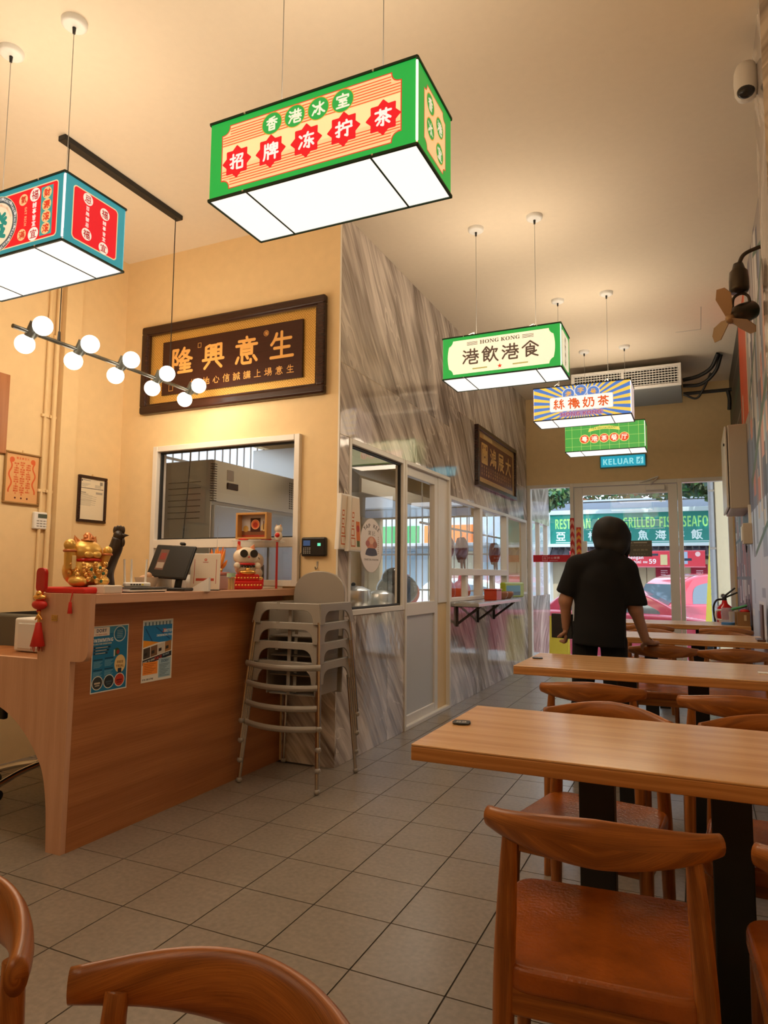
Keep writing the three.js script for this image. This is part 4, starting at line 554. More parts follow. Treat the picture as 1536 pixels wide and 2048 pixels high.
// ---------------------------------------------------------------- cashier counter
const CT = 1.077;      // height of the counter top
{ const t = thing('cashier_counter', 'wood laminate cashier counter with arched end panel', 'counter', [0, 0, 0]);
  const s = new THREE.Shape(); s.moveTo(-2.332, CT); s.lineTo(-2.333, 0.84); s.quadraticCurveTo(-2.335, 0.795, -2.38, 0.793); s.lineTo(-2.434, 0.792); s.lineTo(-2.438, 0); s.lineTo(-2.522, 0);
  s.splineThru([[-2.534, 0.18], [-2.562, 0.311], [-2.608, 0.386], [-2.67, 0.455], [-2.751, 0.518], [-2.86, 0.569], [-3.0, 0.59], [-3.14, 0.569], [-3.25, 0.518], [-3.33, 0.455], [-3.39, 0.386], [-3.438, 0.311], [-3.466, 0.18], [-3.478, 0]].map((p) => new THREE.Vector2(...p)));
  s.lineTo(-3.562, 0); s.lineTo(-3.562, 0.79); s.lineTo(-2.632, 0.79); s.lineTo(-2.64, CT - 0.04); s.lineTo(-2.64, CT);
  mesh(t, 'end_panel', metric(poly(s, 0.026, 0.0012).translate(0, 0, -2.137), 'y'), M.counterSide, 'pale pinkish wood end panel with arch');
  mesh(t, 'front_panel', metric(span(-2.456, -2.434, 0, CT - 0.04, -3.735, -2.137), 'z'), M.counterFront, 'brown wood grain front panel');
  mesh(t, 'counter_top', metric(rspan(-2.64, -2.332, CT - 0.042, CT, -3.735, -2.1385, 0.003), 'z'), M.counterSide);
  mesh(t, 'back_panel', metric(span(-2.64, -2.622, 0.79, CT - 0.042, -3.735, -2.137), 'z'), M.counterFront);
  mesh(t, 'desk_top', metric(span(-3.55, -2.47, 0.755, 0.785, -3.2, -2.137), 'z'), M.counterFront);
  mesh(t, 'gold_emblem', [-0.016, -0.005, 0.006, 0.016].flatMap((d) => [box(0.003, 0.026, 0.002, -2.537 + d, 0.972, -2.108), box(0.034, 0.003, 0.002, -2.537, 0.972 + d * 0.7, -2.108)]), M.goldPaint, 'small gold emblem'); }
// posters on the counter front
function poster(z0, z1, y0, y1, draw, label) { one('poster', label, 'poster', new THREE.PlaneGeometry(z1 - z0, y1 - y0).rotateY(Math.PI / 2).translate(-2.4325, (y0 + y1) / 2, (z0 + z1) / 2), printed(420, 594, draw, 0.4), 'posters on the counter front'); }
poster(-2.433, -2.223, 0.637, 0.931, (g, W, h) => { fill(g, '#e8e4da', 0, 0, W, h); fill(g, '#1d77a8', 10, 10, W - 20, h - 20); fill(g, '#3f93b8', 160, 10, 250, 60); fill(g, '#efe6dc', 14, 14, 178, 76); text(g, 'DORY', 100, 42, 44, '#1c3b5a'); text(g, 'THE SWIM SCHOOL', 100, 76, 15, '#b04a30');
  disc(g, 315, 84, 68, '#1f6f98', '#cfd8d4', 9); for (let i = 0; i < 5; i++) fill(g, '#9fb9bf', 280, 50 + i * 16, 70, 5); text(g, 'SWIMMING', 118, 128, 44, '#f4f2ea'); text(g, 'CLASS FOR EVERYONE', 118, 160, 20, '#e8d8b8'); for (let i = 0; i < 3; i++) fill(g, '#143a55', 20, 184 + i * 26, 190 - i * 16, 18); for (let i = 0; i < 3; i++) fill(g, '#d8dcd8', 40, 190 + i * 26, 140 - i * 14, 6);
  disc(g, 286, 246, 34, '#2a5a38'); disc(g, 300, 250, 20, '#a83a34'); fill(g, '#c8d2cc', 250, 226, 16, 60); for (const [x, y] of [[24, 296], [150, 290], [24, 388], [150, 384]]) { fill(g, '#12405e', x, y, 100, 10); for (let i = 0; i < 6; i++) fill(g, '#7fb2c8', x, y + 20 + i * 10, 100 - (i % 3) * 14, 4); }
  g.fillStyle = '#e9c98a'; g.beginPath(); g.ellipse(330, 360, 66, 82, 0, 0, 7); g.fill(); text(g, 'FREE', 330, 344, 34, '#7a4a1c'); text(g, 'TRIAL', 330, 380, 34, '#7a4a1c'); fill(g, '#16324a', 306, 400, 44, 64); for (const [x, c, d] of [[76, '#3a3f42', '#c8b9a0'], [206, '#2a3238', '#4a5a62'], [330, '#c0402a', '#7a2418']]) { disc(g, x, 506, 58, c, '#ece8dc', 7); fill(g, d, x - 34, 500, 66, 16); fill(g, d, x - 24, 524, 50, 10); } }, 'blue poster headed SWIMMING on the counter front');
poster(-2.731, -2.523, 0.643, 0.94, (g, W, h) => { fill(g, '#e9e6dd', 0, 0, W, h); fill(g, '#1f7fc0', 12, 12, W - 24, 210); fill(g, '#bcd0d4', 12, 12, W - 24, 40); for (let i = 0; i < 8; i++) fill(g, '#35586e', 30 + i * 48, 20, 14, 34); g.strokeStyle = '#12518a'; g.lineWidth = 12; g.beginPath(); g.moveTo(40, 80); g.lineTo(150, 230); g.stroke(); g.beginPath(); g.moveTo(180, 70); g.lineTo(380, 200); g.stroke(); text(g, '25', 300, 110, 50, '#e05a34'); text(g, 'METER', 356, 114, 40, '#eef0ec'); text(g, 'SWIMMING POOL', 310, 156, 28, '#eef0ec');
  g.fillStyle = '#f0a030'; g.beginPath(); g.moveTo(12, 190); g.lineTo(230, 222); g.lineTo(12, 262); g.fill(); g.save(); g.translate(0, 0); g.transform(1, -0.16, 0, 1, 0, 40); for (const [i, c] of ['#4a4038', '#7a5a40', '#d0c8bc', '#a87848'].entries()) { fill(g, c, 18 + i * 98, 236, 92, 100); fill(g, '#2e2620', 30 + i * 98, 280, 40, 30); } fill(g, '#15202c', 12, 344, W - 24, 48); text(g, 'ONE TO ONE', 96, 368, 26, '#e8e4d8'); text(g, 'FACE', 224, 368, 42, '#e8503a'); text(g, 'TO FACE', 330, 362, 24, '#b8d0e0'); g.restore();
  fill(g, '#f2933a', 18, 404, 200, 120); for (let i = 0; i < 6; i++) fill(g, '#b3581c', 34, 420 + i * 16, 160 - (i % 3) * 24, 5); fill(g, '#9fbccc', 230, 380, W - 246, 190); text(g, 'DORY', 320, 410, 40, '#244e78'); for (let i = 0; i < 9; i++) fill(g, '#3a5568', 246, 440 + i * 14, 140 - (i % 4) * 20, 4); text(g, '019-388 0798', 90, 568, 24, '#24262a'); }, 'white bordered poster with pool photographs on the counter front');
// ---------------------------------------------------------------- things on the counter
{ const t = thing('fortune_cat', 'large gold fortune cat statue on red cushion', 'statue', [-2.515, CT + 0.028, -2.235], 1.35); t.scale.setScalar(0.86);
  mesh(t, 'body', join([ball(0.105, 0, 0.085, -0.01, 1.0, 0.88, 0.92), ball(0.075, 0, 0.182, 0.008, 1.12, 0.84, 0.95), ball(0.045, -0.06, 0.03, 0.05, 1, 0.7, 1.2), ball(0.045, 0.06, 0.03, 0.05, 1, 0.7, 1.2), ball(0.022, -0.022, 0.166, 0.076, 1.2, 0.8, 0.6), ball(0.022, 0.022, 0.166, 0.076, 1.2, 0.8, 0.6)]), M.goldPaint);
  mesh(t, 'raised_arm', [rod([-0.085, 0.10, 0.02], [-0.10, 0.20, 0.03], 0.034, 0.026), ball(0.03, -0.10, 0.215, 0.03)], M.goldPaint); mesh(t, 'lowered_arm', [rod([0.085, 0.13, 0.03], [0.092, 0.18, 0.06], 0.026, 0.022), ball(0.024, 0.092, 0.19, 0.06)], M.goldPaint);
  for (const s of [-1, 1]) mesh(t, 'ear', new THREE.ConeGeometry(0.026, 0.045, 12).scale(1, 1, 0.6).rotateZ(-s * 0.35).translate(s * 0.052, 0.248, -0.005), std([0.55, 0.20, 0.05], 0.35, 0.5));
  mesh(t, 'headdress', [lathe([[0.03, 0], [0.034, 0.008], [0.02, 0.014], [0.024, 0.03], [0.012, 0.044], [0, 0.046]], 16).translate(0, 0.238, 0.02), ball(0.011, 0.018, 0.256, 0.03), ball(0.011, -0.018, 0.256, 0.03)], std([0.75, 0.28, 0.10], 0.3, 0.6), 'ornate copper headdress');
  mesh(t, 'collar', new THREE.TorusGeometry(0.07, 0.008, 8, 28).rotateX(1.5).translate(0, 0.135, 0.012), M.redGloss);
  mesh(t, 'coin_relief', Array.from({ length: 46 }, (_, i) => { const a = rr(-1.25, 1.25), y = rr(0.02, 0.12); return ball(rr(0.009, 0.017), Math.sin(a) * 0.104, y, Math.cos(a) * 0.098, 1, 1, 0.6, 10); }), std([0.92, 0.55, 0.18], 0.22, 0.8), 'moulded gold coins on the belly');
  mesh(t, 'jewel', [[-0.02, 0.09], [0.03, 0.10], [0.055, 0.07], [0.0, 0.05], [0.04, 0.03]].map(([x, y]) => ball(0.009, x, y, Math.sqrt(0.0112 - x * x), 1, 1, 0.5, 10)), std([0.05, 0.16, 0.10], 0.15));
  mesh(t, 'scroll', rbox(0.022, 0.07, 0.006, 0.003, -0.092, 0.125, 0.062), std([0.86, 0.66, 0.32], 0.4)); mesh(t, 'paw_band', [new THREE.TorusGeometry(0.027, 0.007, 8, 20).rotateX(1.57).translate(-0.098, 0.185, 0.028), new THREE.TorusGeometry(0.023, 0.006, 8, 20).rotateX(1.57).translate(0.092, 0.17, 0.056)], std([0.6, 0.2, 0.08], 0.3, 0.5)); }
{ const t = thing('red_cushion', 'red tasselled cushion under gold cat', 'cushion', [-2.51, CT, -2.235], 0);
  mesh(t, 'pad', rbox(0.25, 0.028, 0.22, 0.012, 0, 0.014, 0, 3), M.red); for (const [x, z] of [[-0.125, 0.115], [0.075, 0.125]]) { mesh(t, 'tassel', [rod([x, 0.012, z], [x, -0.035, z + 0.012], 0.0025, 0.0025, 6), lathe([[0, 0], [0.006, -0.002], [0.010, -0.05], [0, -0.05]], 10).translate(x, -0.033, z + 0.012)], M.red); } }
{ const t = thing('lucky_knot_charm', 'red hanging charm with gold ornament and tassel on counter end', 'charm', [-2.606, 0, -2.098]);
  mesh(t, 'tablet', poly(rrShape(0.05, 0.10, 0.022), 0.012, 0.003).translate(0, 1.135, 0), std([0.50, 0.02, 0.02], 0.25), 'red moulded plaque'); mesh(t, 'ingot', [ball(0.03, 0, 1.06, 0.012, 1.2, 0.5, 0.6), ball(0.016, 0, 1.075, 0.014)], M.gold, 'gold ingot'); mesh(t, 'pouch', ball(0.036, 0, 1.028, 0.012, 1.15, 0.62, 0.6), M.red);
  mesh(t, 'bow', [rod([0, 0.985, 0.012], [-0.02, 0.962, 0.014], 0.007, 0.003), rod([0, 0.985, 0.012], [0.022, 0.965, 0.014], 0.007, 0.003), rod([0, 1.0, 0.012], [0, 0.95, 0.012], 0.006)], M.gold, 'gold bow'); mesh(t, 'tassel', lathe([[0, 0.955], [0.012, 0.95], [0.016, 0.92], [0.03, 0.85], [0, 0.85]], 18).translate(0, 0, 0.012), M.red); mesh(t, 'fringe', Array.from({ length: 22 }, () => { const a = rr(0, 6.28), r = rr(0.012, 0.036); return rod([Math.cos(a) * 0.016, 0.88, 0.012 + Math.sin(a) * 0.016], [Math.cos(a) * r, rr(0.825, 0.845), 0.012 + Math.sin(a) * r * 0.6], 0.0014, 0.001, 5); }), M.red); }
one('card_reader', 'small white square box beside gold cat', 'box', [rbox(0.105, 0.036, 0.105, 0.006, -2.395, CT + 0.018, -2.245), ...[0, 1, 2].map((i) => rbox(0.018, 0.003, 0.014, 0.001, -2.42 + i * 0.024, CT + 0.037, -2.235))], std([0.78, 0.68, 0.60], 0.4));
{ const t = thing('magazine_pile', 'flat pile of dark papers and menus on counter', 'papers', [-2.45, CT, -2.49]); for (let i = 0; i < 4; i++) mesh(t, 'booklet', rbox(0.15, 0.006, 0.24, 0.001, rr(-0.008, 0.008), 0.003 + i * 0.006, rr(-0.01, 0.01), 1), [M.darkGrey, M.paper, M.grey, M.darkGrey][i]); }
{ const t = thing('wifi_router', 'white wifi router with three upright antennas on papers', 'router', [-2.49, CT + 0.024, -2.53], 0.9); mesh(t, 'case', rbox(0.12, 0.022, 0.09, 0.008, 0, 0.011, 0), M.white); for (const x of [-0.05, -0.02, 0.045]) mesh(t, 'antenna', rod([x, 0.012, -0.045], [x * 1.12, 0.135, -0.05], 0.0055, 0.0045), M.white); for (let i = 0; i < 5; i++) mesh(t, 'port', box(0.009, 0.007, 0.002, -0.03 + i * 0.013, 0.012, 0.0455), i < 4 ? M.darkGrey : M.yellow); }
{ const t = thing('rooster_statue', 'dark wooden rooster statue on counter', 'statue', [-2.585, CT, -2.465], 0.2); t.scale.setScalar(1.05); const m = std([0.035, 0.02, 0.012], 0.35);
  mesh(t, 'body', [sweep([[-0.045, 0.02, 0], [-0.045, 0.085, 0], [-0.018, 0.15, 0], [0.012, 0.205, 0], [0.020, 0.25, 0]], (u) => [0.050 - 0.026 * u, 0.056 - 0.030 * u], 20, 14), ball(0.026, 0.026, 0.258, 0), lathe([[0, 0], [0.058, 0], [0.05, 0.02], [0.03, 0.04], [0, 0.04]], 18).translate(-0.035, 0, 0)], m);
  mesh(t, 'tail', [0, 1, 2, 3].map((i) => sweep([[-0.07, 0.10, (i - 1.5) * 0.01], [-0.10, 0.17 + i * 0.014, (i - 1.5) * 0.012], [-0.14, 0.195 + i * 0.012, (i - 1.5) * 0.016], [-0.175, 0.15 - i * 0.012, (i - 1.5) * 0.02]], (u) => [0.008, 0.022 * (1 - u) + 0.004], 12, 8)), m); mesh(t, 'comb', [0, 1, 2, 3].map((i) => ball(0.014, 0.004 + i * 0.014, 0.29 - Math.abs(i - 1.5) * 0.004, 0, 0.8, 1.4, 0.5, 8)), m); mesh(t, 'wattle', ball(0.014, 0.048, 0.228, 0, 0.7, 1.5, 0.6), m); mesh(t, 'beak', new THREE.ConeGeometry(0.011, 0.032, 8).rotateZ(-1.57).translate(0.064, 0.26, 0), m); }
{ const t = thing('snack_bag', 'clear bag with white and red contents beside rooster', 'bag', [-2.595, CT, -2.36]); mesh(t, 'film', ball(0.07, 0, 0.085, 0, 0.95, 1.5, 0.6, 16), phys([0.9, 0.9, 0.9], 0.12, { transmission: 0.7, thickness: 0 })); mesh(t, 'content', [ball(0.05, -0.01, 0.06, 0, 1, 1.2, 0.6), ball(0.03, 0.005, 0.12, 0, 1, 1, 0.6)], M.cream); mesh(t, 'red_label', rbox(0.04, 0.08, 0.012, 0.005, 0.035, 0.075, 0.02), std([0.6, 0.16, 0.08], 0.5)); }
{ const t = thing('small_basket', 'small pale bowl with items behind router', 'bowl', [-2.60, CT, -2.71]); mesh(t, 'bowl', lathe([[0, 0.004], [0.03, 0], [0.05, 0.03], [0.062, 0.07], [0.058, 0.07], [0.046, 0.034], [0.028, 0.008], [0, 0.008]], 24), std([0.62, 0.55, 0.45], 0.4)); mesh(t, 'content', [ball(0.03, 0, 0.065, 0, 1.4, 0.6, 1.2), ball(0.018, 0.02, 0.078, 0.01)], std([0.6, 0.36, 0.22], 0.6)); }
for (const [i, z] of [-2.82, -2.93, -3.03].entries()) one('tissue_roll', ['white paper roll behind the order terminal', 'white paper roll between terminal and code stand', 'white paper roll behind the code stand'][i], 'paper roll', lathe([[0.012, 0], [0.042, 0], [0.042, 0.085], [0.012, 0.085]], 20).translate(-2.585, CT, z), M.paper);
{ const t = thing('order_terminal', 'black tilted touch screen order terminal on counter', 'terminal', [-2.49, CT, -2.78], 0.2);
  mesh(t, 'base', rbox(0.17, 0.018, 0.13, 0.008, 0.03, 0.009, 0.02), M.blackGloss); mesh(t, 'neck', sweep([[0.03, 0.015, 0.0], [0.035, 0.06, -0.005], [0.05, 0.12, -0.01]], () => [0.02, 0.014], 10, 10), M.black);
  const s = mesh(t, 'screen_case', rbox(0.25, 0.19, 0.018, 0.008, 0, 0, 0, 3), M.blackGloss); s.position.set(-0.01, 0.15, 0.0); s.rotation.set(-0.42, -0.1, -0.10);
  mesh(s, 'screen', new THREE.PlaneGeometry(0.23, 0.17).translate(0, 0, 0.0095), printed(300, 175, (g, W, h) => { fill(g, '#0b0907', 0, 0, W, h); fill(g, '#6a4636', 40, 20, 70, 120); fill(g, '#8a2c20', 52, 40, 46, 40); fill(g, '#a8988a', 46, 96, 58, 34); }, 0.45)); mesh(s, 'camera_bump', rbox(0.03, 0.014, 0.02, 0.005, 0.03, 0.107, 0), M.black); }
{ const t = thing('code_stand', 'white payment stand with red bars on counter', 'stand', [-2.42, CT, -2.955], 0.55); const m = printed(320, 400, (g, W, h) => { fill(g, '#e6d8c6', 0, 0, W, h); disc(g, W / 2, 66, 15, '#c8402a'); disc(g, W / 2, 66, 7, '#e6d8c6'); fill(g, '#b05a44', W / 2 - 30, 90, 60, 8); fill(g, '#c6452c', 60, 278, 200, 30); for (const x of [36, W - 42]) fill(g, '#b84632', x, 60, 6, 280); disc(g, W / 2, 350, 14, '#4a4440'); }, 0.4);
  const s = mesh(t, 'card', rbox(0.158, 0.198, 0.006, 0.003, 0, 0, 0), M.white); s.position.set(0, 0.102, 0.01); s.rotation.x = -0.16; mesh(s, 'print', new THREE.PlaneGeometry(0.152, 0.19).translate(0, 0, 0.0035), m); const b = mesh(t, 'prop', rbox(0.10, 0.17, 0.004, 0.002, 0, 0, 0), M.white); b.position.set(0, 0.085, -0.045); b.rotation.x = 0.3; mesh(t, 'foot', rbox(0.15, 0.004, 0.09, 0.001, 0, 0.002, -0.01), M.black); }
one('note_block', 'white folded paper leaning beside code stand', 'paper', poly([[-0.06, 0], [0.05, 0], [0.05, 0.07]], 0.05, 0.001).rotateY(0.5).translate(-2.38, CT, -2.87), M.paper);
{ const t = thing('straw_jar', 'pink topped clear tub of packets behind toothpick jar', 'tub', [-2.50, CT, -3.13]); mesh(t, 'tub', rbox(0.12, 0.085, 0.12, 0.012, 0, 0.043, 0), phys([0.85, 0.62, 0.58], 0.15, { transmission: 0.55, thickness: 0 })); mesh(t, 'content', rbox(0.10, 0.06, 0.10, 0.01, 0, 0.034, 0), std([0.55, 0.20, 0.17], 0.6)); mesh(t, 'lid', rbox(0.128, 0.016, 0.128, 0.006, 0, 0.092, 0), phys([0.72, 0.28, 0.24], 0.15, { transmission: 0.3, thickness: 0 })); mesh(t, 'foil', [ball(0.03, 0.02, 0.11, 0.01, 1.3, 0.7, 1)], M.gold); }
{ const t = thing('dried_flower_bunch', 'bunch of orange dried plumes on counter', 'dried flowers', [-2.565, CT, -3.22]); mesh(t, 'vase', lathe([[0, 0], [0.034, 0], [0.04, 0.05], [0.03, 0.10], [0.032, 0.115], [0.026, 0.115], [0, 0.02]], 18), M.redGloss); for (let i = 0; i < 22; i++) { const a = i * 2.4, r = 0.012 + 0.05 * Math.sqrt(i / 22), h = rr(0.20, 0.29) - r; mesh(t, 'plume', sweep([[Math.cos(a) * r * 0.3, 0.10, Math.sin(a) * r * 0.3], [Math.cos(a) * r * 0.8, 0.10 + (h - 0.1) * 0.5, Math.sin(a) * r * 0.8], [Math.cos(a) * r * 1.15, h, Math.sin(a) * r * 1.15]], (u) => { const q = 0.002 + 0.009 * Math.sin(Math.PI * clamp(u * 1.1 - 0.1)); return [q, q]; }, 8, 6), i % 3 ? std([0.82, 0.22, 0.03], 0.7) : std([0.9, 0.34, 0.05], 0.7)); } mesh(t, 'wire', rod([0.005, 0.2, 0], [0.01, 0.37, 0], 0.001, 0.001, 4), M.steelDull); }
{ const t = thing('sunglasses_cat', 'white ceramic cat with black sunglasses on red stand', 'statue', [-2.455, CT, -3.36], 0.95); t.scale.setScalar(0.9); const ivory = std([0.78, 0.70, 0.56], 0.18);
  mesh(t, 'stand', [rbox(0.20, 0.055, 0.15, 0.012, 0, 0.028, 0), rbox(0.16, 0.05, 0.12, 0.012, 0, 0.075, 0)], M.redGloss, 'red lacquered stand'); mesh(t, 'stand_ornament', Array.from({ length: 18 }, (_, i) => ball(0.008, -0.085 + (i % 9) * 0.021, i < 9 ? 0.028 : 0.075, i < 9 ? 0.075 : 0.06, 1, 0.8, 0.5, 8)), M.gold); mesh(t, 'ingot', [ball(0.045, 0, 0.112, 0.045, 1.3, 0.45, 0.6), ball(0.02, 0, 0.128, 0.045)], M.gold);
  mesh(t, 'body', [ball(0.06, 0, 0.14, 0, 1.2, 0.9, 0.9), ball(0.072, 0, 0.215, 0, 1.15, 0.9, 0.95)], ivory); for (const s of [-1, 1]) { mesh(t, 'ear', new THREE.ConeGeometry(0.024, 0.04, 12).rotateZ(-s * 0.4).translate(s * 0.05, 0.282, 0), std([0.62, 0.2, 0.08], 0.3)); mesh(t, 'sunglass_lens', cyl(0.026, 0.026, 0.006, 0, 0, 0, 22).rotateX(1.45).translate(s * 0.034, 0.234, 0.068), M.blackGloss); mesh(t, 'paw', ball(0.022, s * 0.07, 0.155, 0.04), ivory); }
  mesh(t, 'nose', ball(0.006, 0, 0.212, 0.07), M.red); mesh(t, 'collar', new THREE.TorusGeometry(0.06, 0.008, 8, 24).rotateX(1.57).translate(0, 0.165, 0), M.redGloss); mesh(t, 'bell_row', [-0.04, -0.02, 0, 0.02, 0.04].map((x) => ball(0.009, x, 0.152, 0.055, 1, 1, 1, 8)), M.blackGloss); }
{ const t = thing('smiling_cat', 'round beige smiling cat figure in clear case', 'statue', [-2.56, CT + 0.012, -3.585], 0.7); const b = std([0.66, 0.50, 0.36], 0.25); mesh(t, 'body', [ball(0.062, 0, 0.16, 0, 1.1, 0.95, 0.95), ball(0.055, 0, 0.085, 0, 1.1, 0.8, 0.9)], b); mesh(t, 'base', rbox(0.13, 0.055, 0.1, 0.01, 0, 0.028, 0), M.redGloss); mesh(t, 'hat', ball(0.02, 0, 0.222, 0, 1.2, 0.6, 1), M.black); for (const s of [-1, 1]) mesh(t, 'eye', new THREE.TorusGeometry(0.012, 0.002, 6, 12, Math.PI).translate(s * 0.022, 0.17, 0.058), M.black); mesh(t, 'gold_trim', Array.from({ length: 8 }, (_, i) => ball(0.012, -0.05 + i * 0.014, 0.05, 0.045, 1, 1, 0.6, 8)), M.goldPaint); }
{ const t = thing('display_case', 'clear acrylic display case with red ribbons on counter', 'display case', [-2.535, CT, -3.60]); const w = 0.24, d = 0.21, h = 0.295; const acr = phys([0.97, 0.99, 1], 0.02, { transmission: 1, thickness: 0 });
  mesh(t, 'floor_panel', box(w, 0.01, d, 0, 0.006, 0), M.cream); mesh(t, 'front_panel', paneZ(-w / 2, w / 2, 0, h, d / 2), acr); mesh(t, 'side_panel', paneX(-d / 2, d / 2, 0, h, w / 2), acr); mesh(t, 'side_panel', paneX(-d / 2, d / 2, 0, h, -w / 2), acr); mesh(t, 'lid', rbox(w + 0.01, 0.006, d + 0.01, 0.001, 0, h + 0.003, 0, 1), phys([0.9, 0.93, 0.95], 0.03, { transmission: 0.8, thickness: 0 })); mesh(t, 'ribbon', [box(0.022, h, 0.002, -0.07, h / 2, d / 2 + 0.002), box(0.002, h, 0.022, w / 2 + 0.002, h / 2, -0.03), box(w + 0.012, 0.002, 0.022, 0, h + 0.008, -0.03), box(0.022, 0.002, d + 0.012, -0.07, h + 0.0085, 0)], M.red); mesh(t, 'bow', [ball(0.03, 0.04, h + 0.016, -0.03, 1.3, 0.3, 0.7), ball(0.03, -0.10, h + 0.016, 0.02, 1.2, 0.3, 0.7)], M.red); }
{ const t = thing('photo_box', 'wooden box frame with a red emblem picture on display case', 'picture frame', [-2.575, CT + 0.312, -3.60], 0.05); mesh(t, 'frame', [rbox(0.23, 0.014, 0.06, 0.002, 0, 0.163, 0), rbox(0.23, 0.012, 0.06, 0.002, 0, 0.006, 0), rbox(0.014, 0.15, 0.06, 0.002, -0.108, 0.085, 0), rbox(0.014, 0.15, 0.06, 0.002, 0.108, 0.085, 0)], std([0.52, 0.27, 0.08], 0.4)); mesh(t, 'picture', new THREE.PlaneGeometry(0.204, 0.146).translate(0, 0.085, -0.02), printed(300, 215, (g, W, h) => { fill(g, '#b8b2b0', 0, 0, W, h); fill(g, '#7a4a30', 0, 150, W, 65); fill(g, '#a03a22', 0, 190, W, 25); fill(g, '#3a120c', 96, 30, 110, 130); disc(g, 150, 90, 44, '#d86a3a', '#e8b890', 5); disc(g, 150, 94, 26, '#a82a1a'); disc(g, 46, 130, 30, '#b8924a'); disc(g, 250, 120, 36, '#c8b078'); fill(g, '#6a3a20', 236, 60, 10, 80); }, 0.4)); mesh(t, 'back', box(0.22, 0.16, 0.006, 0, 0.085, -0.027), M.darkWood); }
{ const t = thing('small_white_cat', 'tiny white cat figure on display case lid', 'statue', [-2.405, CT + 0.302, -3.63]); mesh(t, 'body', [ball(0.026, 0, 0.03, 0, 1, 1.25, 0.9), ball(0.026, 0, 0.073, 0)], std([0.8, 0.72, 0.6], 0.25)); mesh(t, 'bib', ball(0.016, 0.004, 0.034, 0.016), M.red); for (const s of [-1, 1]) mesh(t, 'ear', new THREE.ConeGeometry(0.009, 0.016, 8).translate(s * 0.015, 0.098, 0), std([0.6, 0.3, 0.15], 0.4)); }
{ const t = thing('toothpick_jar', 'clear toothpick jar with pale green lid', 'jar', [-2.375, CT, -3.12]); mesh(t, 'sticks', Array.from({ length: 20 }, (_, i) => { const a = i * 2.4, r = 0.018 * Math.sqrt(i / 20); return rod([Math.cos(a) * r, 0.004, Math.sin(a) * r], [Math.cos(a) * r, 0.068, Math.sin(a) * r], 0.002, 0.002, 5); }), std([0.75, 0.52, 0.22], 0.7)); mesh(t, 'jar', cyl(0.023, 0.023, 0.072, 0, 0.037, 0, 24), phys([1, 1, 1], 0.03, { transmission: 1, thickness: 0 })); mesh(t, 'lid', cyl(0.024, 0.025, 0.022, 0, 0.084, 0, 24), std([0.42, 0.62, 0.42], 0.4)); }
// ---------------------------------------------------------------- behind the counter
{ const t = thing('desk_printer', 'white printer box on the low desk behind counter', 'printer', [-2.84, 0.787, -2.46], 0); mesh(t, 'case', rbox(0.38, 0.16, 0.34, 0.012, 0, 0.08, 0), M.white); mesh(t, 'front_panel', rbox(0.33, 0.12, 0.008, 0.003, 0.01, 0.075, 0.171), std([0.75, 0.75, 0.74], 0.4)); mesh(t, 'tray', rbox(0.24, 0.02, 0.2, 0.004, 0.05, 0.172, 0.02), M.darkGrey); mesh(t, 'cable', wire([[0.0, 0.18, 0.0], [0.05, 0.22, 0.02], [0.12, 0.26, 0.04], [0.17, 0.29, 0.03]], 0.004), M.white); }
{ const t = thing('office_chair', 'office swivel chair with chrome star base behind counter', 'office chair', [-3.30, 0, -2.72]); for (let i = 0; i < 5; i++) { const a = i * 1.2566 + 0.3; mesh(t, 'base_leg', sweep([[0, 0.13, 0], [Math.cos(a) * 0.15, 0.11, Math.sin(a) * 0.15], [Math.cos(a) * 0.28, 0.075, Math.sin(a) * 0.28]], (u) => [0.022 - 0.008 * u, 0.016], 8, 8), M.chrome); mesh(t, 'caster', cyl(0.028, 0.028, 0.04, 0, 0, 0, 14).rotateX(1.57).rotateY(-a).translate(Math.cos(a) * 0.28, 0.03, Math.sin(a) * 0.28), M.black); } mesh(t, 'gas_lift', rod([0, 0.1, 0], [0, 0.43, 0], 0.026), M.chrome); mesh(t, 'seat', rbox(0.46, 0.07, 0.46, 0.03, 0, 0.465, 0), M.black); mesh(t, 'backrest', rbox(0.42, 0.42, 0.04, 0.03, 0, 0.74, 0.24), std([0.12, 0.11, 0.08], 0.8)); mesh(t, 'back_support', rbox(0.06, 0.3, 0.03, 0.01, 0, 0.56, 0.265), M.black); }
